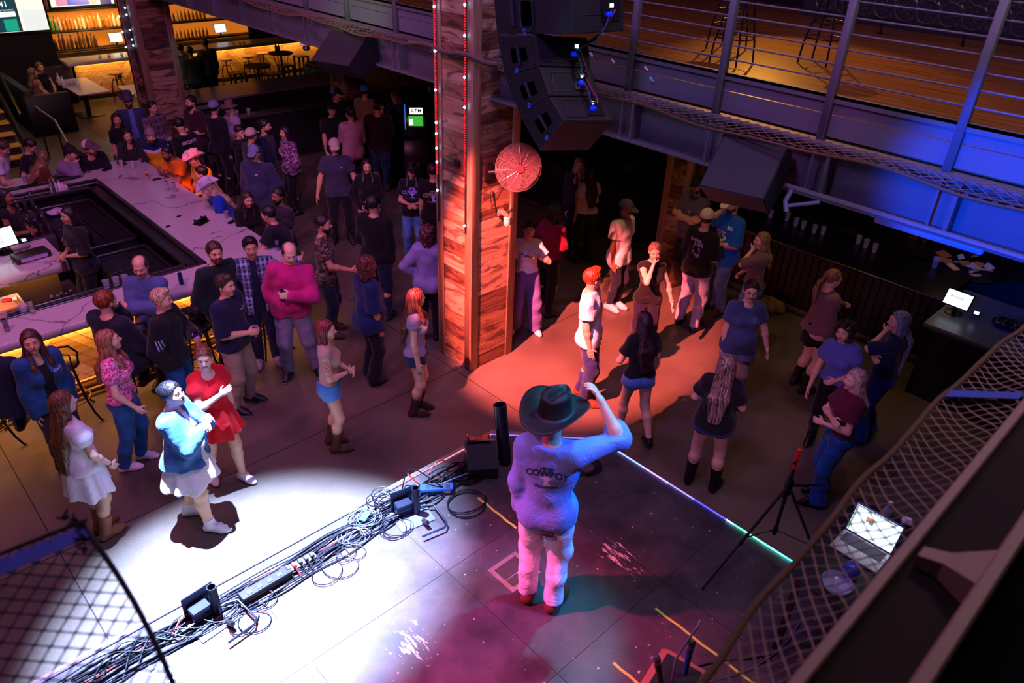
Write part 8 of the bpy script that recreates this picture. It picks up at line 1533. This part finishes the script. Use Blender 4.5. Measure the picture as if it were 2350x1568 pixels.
mp('man in navy tee leaning on the marble, back to dance floor', 616, 492, 1.74, -118, 'm', SK2, ('short', '#100c0e'), D(cloth('#101424'), sleeve='short', infl=.028), D(BLACK), (BLKS, 'ankle'), b=1.18, seat=.70, seat_drop=.05, legs='sit', armL='barout', armR='bar', lean=(16, 0), hpitch=-8)
mp('woman with a red-lit face raising one hand, half hidden by a tan cap', 549, 302, 1.66, 42, 'f', SK2, ('short', '#1c1012'), D(BLACK, sleeve='long'), D(BLACK), (BLKS, 'ankle'), armR='face', armL='down', hpitch=18)
mp('man in a patterned tan cap standing behind the grey cap man', 577, 312, 1.78, 118, 'm', SK2, ('short', '#3a2820'), D(cloth('#20303a'), sleeve='long', infl=.03), D(BLACK), (BLKS, 'ankle'), cap=('#b89884', '#b8a090'), b=1.1, hyaw=-140+120)
mp('bearded man in a navy jacket looking right beyond the caps', 608, 290, 1.82, 72, 'm', SK2, ('short', '#140e10'), D(cloth('#10183c'), sleeve='long', infl=.032), D(BLACK), (BLKS, 'ankle'), beard='#140e10', b=1.08)
mp('big man in grey and navy cap and slate hoodie with small logo', 584, 352, 1.84, -32, 'm', SK2, ('short', '#241a18'), D(cloth('#2c3050'), sleeve='long', infl=.036, hem=.46), D(cloth('#141420')), (BLKS, 'ankle'), cap=('#6a6c98', '#14141c'), b=1.3, hyaw=-12, hpitch=8, armL='pocket', armR='pocket', extra=text_on([('NY', .035, 0, 0, 0, .002)], .765, False, '#c8b8d8', -.06, 'logo'))
mp('dark-haired woman in lilac patterned jacket at the edge of the crowd', 655, 305, 1.68, -72, 'f', SK2, ('long', '#140c12'), D(cloth('#3a2440', 'blotch', '#7c5480', '#c090b8', 1.2), sleeve='long', infl=.036, hem=.50), D(BLACK, leg='slim'), (SNB, 'sneaker'), hkw=dict(length=.22), armL='pocket', armR='pocket', b=1.05)
mp('man in a black cap with a light blue mesh back, behind the bald-capped man', 772, 218, 1.82, 62, 'm', SK2, ('short', '#1c1410'), D(BLACK, sleeve='short'), D(JEAND), (BRN, 'boot'), cap=('#101014', '#3c90c8'))
mp('man in a backwards black cap and black tee with bare arms', 762, 252, 1.80, 24, 'm', SK2, ('short', '#1c1410'), D(BLACK, sleeve='short', infl=.026), D(BLACK), (BRN, 'boot'), cap=('#0c0c10', '#0c0c10', True), armR='down', armL='down', b=1.1, hyaw=20)
mp('man in a pale pink long shirt seen from behind with folded arms', 804, 262, 1.78, -160, 'm', SK2, ('short', '#1c1214', '#2c1c20'), D(cloth('#b08098'), sleeve='long', infl=.032, hem=.44), D(BLACK), (BRN, 'boot'), armL='cross', armR='belly', b=1.14, hyaw=-20)
mp('man in black and blue mesh cap and khaki shirt, facing away', 838, 210, 1.86, 140, 'm', SK2, ('short', '#1c1410'), D(cloth('#8a7c54'), sleeve='elbow', infl=.032, hem=.44), D(BLACK), (BRN, 'boot'), cap=('#14141c', '#3c90d0'), armR='reach', armL='belly', b=1.22, hyaw=-20)
mp('broad man in a dark maroon shirt and faded jeans with his back turned', 866, 246, 1.84, 178, 'm', SK2, ('short', '#100a0c'), D(cloth('#2c0e1c'), sleeve='long', infl=.034, hem=.5), D(cloth('#182848', 'denim', '#3c5888')), (BRN, 'boot'), armR='belly', armL='belly', b=1.24)
mp('dark haired woman peering past the broad maroon shirt', 877, 250, 1.62, 20, 'f', SK2, ('long', '#140c10'), D(BLACK, sleeve='long'), D(JEAND), (BLKS, 'ankle'), hkw=dict(length=.2))
mp('blonde woman in a dark tee looking down at her phone beside the slatted counter', 906, 222, 1.68, -30, 'f', SK3, ('long', '#a88868', '#d0b088'), D(cloth('#1c2440'), sleeve='short', infl=.02), D(BLACK), (BLKS, 'ankle'), hkw=dict(length=.18), hpitch=35, armL='belly', armR='belly')
mp('woman in black hat and black printed tee, left of the column', 944, 392, 1.68, 0, 'f', SK2, ('long', '#140c10', '#2c1c20'), D(BLACK, sleeve='short', infl=.02), D(JEANL), (BLKS, 'ankle'), hat=dict(m=mat('black_felt2', '#0c0c0e', .6), size=.95), hkw=dict(length=.3, front=True), armL='belly', armR='belly', extra=urban(mat('print_violet', '#8a80f0', .7, emit='#4a40c0', estr=.0), False, .8))
mp('man in a black printed tee with his back turned, half hidden by the column', 994, 392, 1.80, 178, 'm', SK2, ('short', '#140c10'), D(BLACK, sleeve='short', infl=.026), D(BLACK), (BLKS, 'ankle'), b=1.1, armL='down', armR='down', extra=urban(mat('print_faded', '#a89088', .7), True, .8))
# --- far background
mp('man in a grey hoodie seated at the distant bar, back turned', 436, 118, 1.76, -172, 'm', SK2, ('short', '#0c0a0c'), D(cloth('#3c4c58'), sleeve='long', infl=.04), D(JEAND), (BLKS, 'ankle'), b=1.2, seat=.78, seat_drop=.05, legs='sit')
mp('man in pale shirt and jeans standing at the distant bar', 470, 100, 1.78, -150, 'm', SK2, ('short', '#2c2420'), D(cloth('#586068'), sleeve='long', infl=.034), D(JEAND), (BLKS, 'ankle'), b=1.15, armL='belly')
mp('second seated person at the distant bar, half behind the left column', 414, 112, 1.72, 175, 'm', SK2, ('short', '#140e0e'), D(cloth('#40566a'), sleeve='long', infl=.03), D(JEAND), (BLKS, 'ankle'), seat=.78, seat_drop=.05, legs='sit')
mp('long haired woman with bare legs seated sideways on the booth bench', 76, 168, 1.68, 105, 'f', SK2, ('long', '#5a4430', '#907050'), D(cloth('#8a6450'), sleeve='none'), D(BLACK, length='short'), (BLKS, 'ankle'), hkw=dict(length=.3), seat=.45, seat_drop=.36, legs='booth', armR='lap', armL='lap')
mp('smiling woman with hair up seated behind the bare-legged woman in the booth', 92, 155, 1.70, 30, 'f', SK2, ('bun', '#5a3c28', '#8a6040'), D(BLACK, sleeve='none'), D(BLACK), (BLKS, 'ankle'), seat=.45, seat_drop=.36, legs='booth', armR='lap', armL='lap')
mp('bartender with long dark hair in a black patterned shirt holding a bottle', 158, 495, 1.70, -70, 'f', SK2, ('long', '#0e0a0c', '#241a1c'), D(cloth('#101014', 'blotch', '#1a1a20', '#24242c'), sleeve='elbow', infl=.03, hem=.45), D(BLACK, leg='slim'), (BLKS, 'ankle'), hkw=dict(length=.34), armL='belly', armR='belly', b=1.06, extra=multi(lambda g: bottle(tuple(wpt(g, g.R[-1]['palm'])-np.array([0, 0, .2])), '#5a3038', 'bottle with a purple label in the bartender hands', .27), text_on([([(.028*math.cos(t), .028*math.sin(t)) for t in np.linspace(0, 6, 12)], 0, 0, 0)], .74, False, '#70606c', .07, 'round_logo')))
mp('dark haired bartender in a low-cut black top at the left border behind the till', 12, 452, 1.68, 60, 'f', SK4, ('long', '#0c080a'), D(BLACK, sleeve='none', scoop=.06), D(BLACK), (BLKS, 'ankle'), hkw=dict(length=.3), armR='belly', armL='belly')
# cowboy hat resting on a stool, seen past the track jacket
f0 = Fig(1.75); f0.Rh = np.eye(3); f0.hc = np.array([0, 0, -.04]); hr_ = thing('cowboy_hat', 'black cowboy hats stacked on a bar stool behind the blue can', 'hat', (2.80, 8.46, .785)); f0.cowboy_hat(hr_, M_BLK, name='hat_body')
h2 = thing('cowboy_hat', 'second black cowboy hat resting upside tilted on the stool', 'hat', (2.80, 8.46, .90)); h2.rotation_euler = (.4, .3, .8); f0.cowboy_hat(h2, M_BLK, name='hat_body')
print('script time', time.time()-T0, 'people', len(PEOPLE))
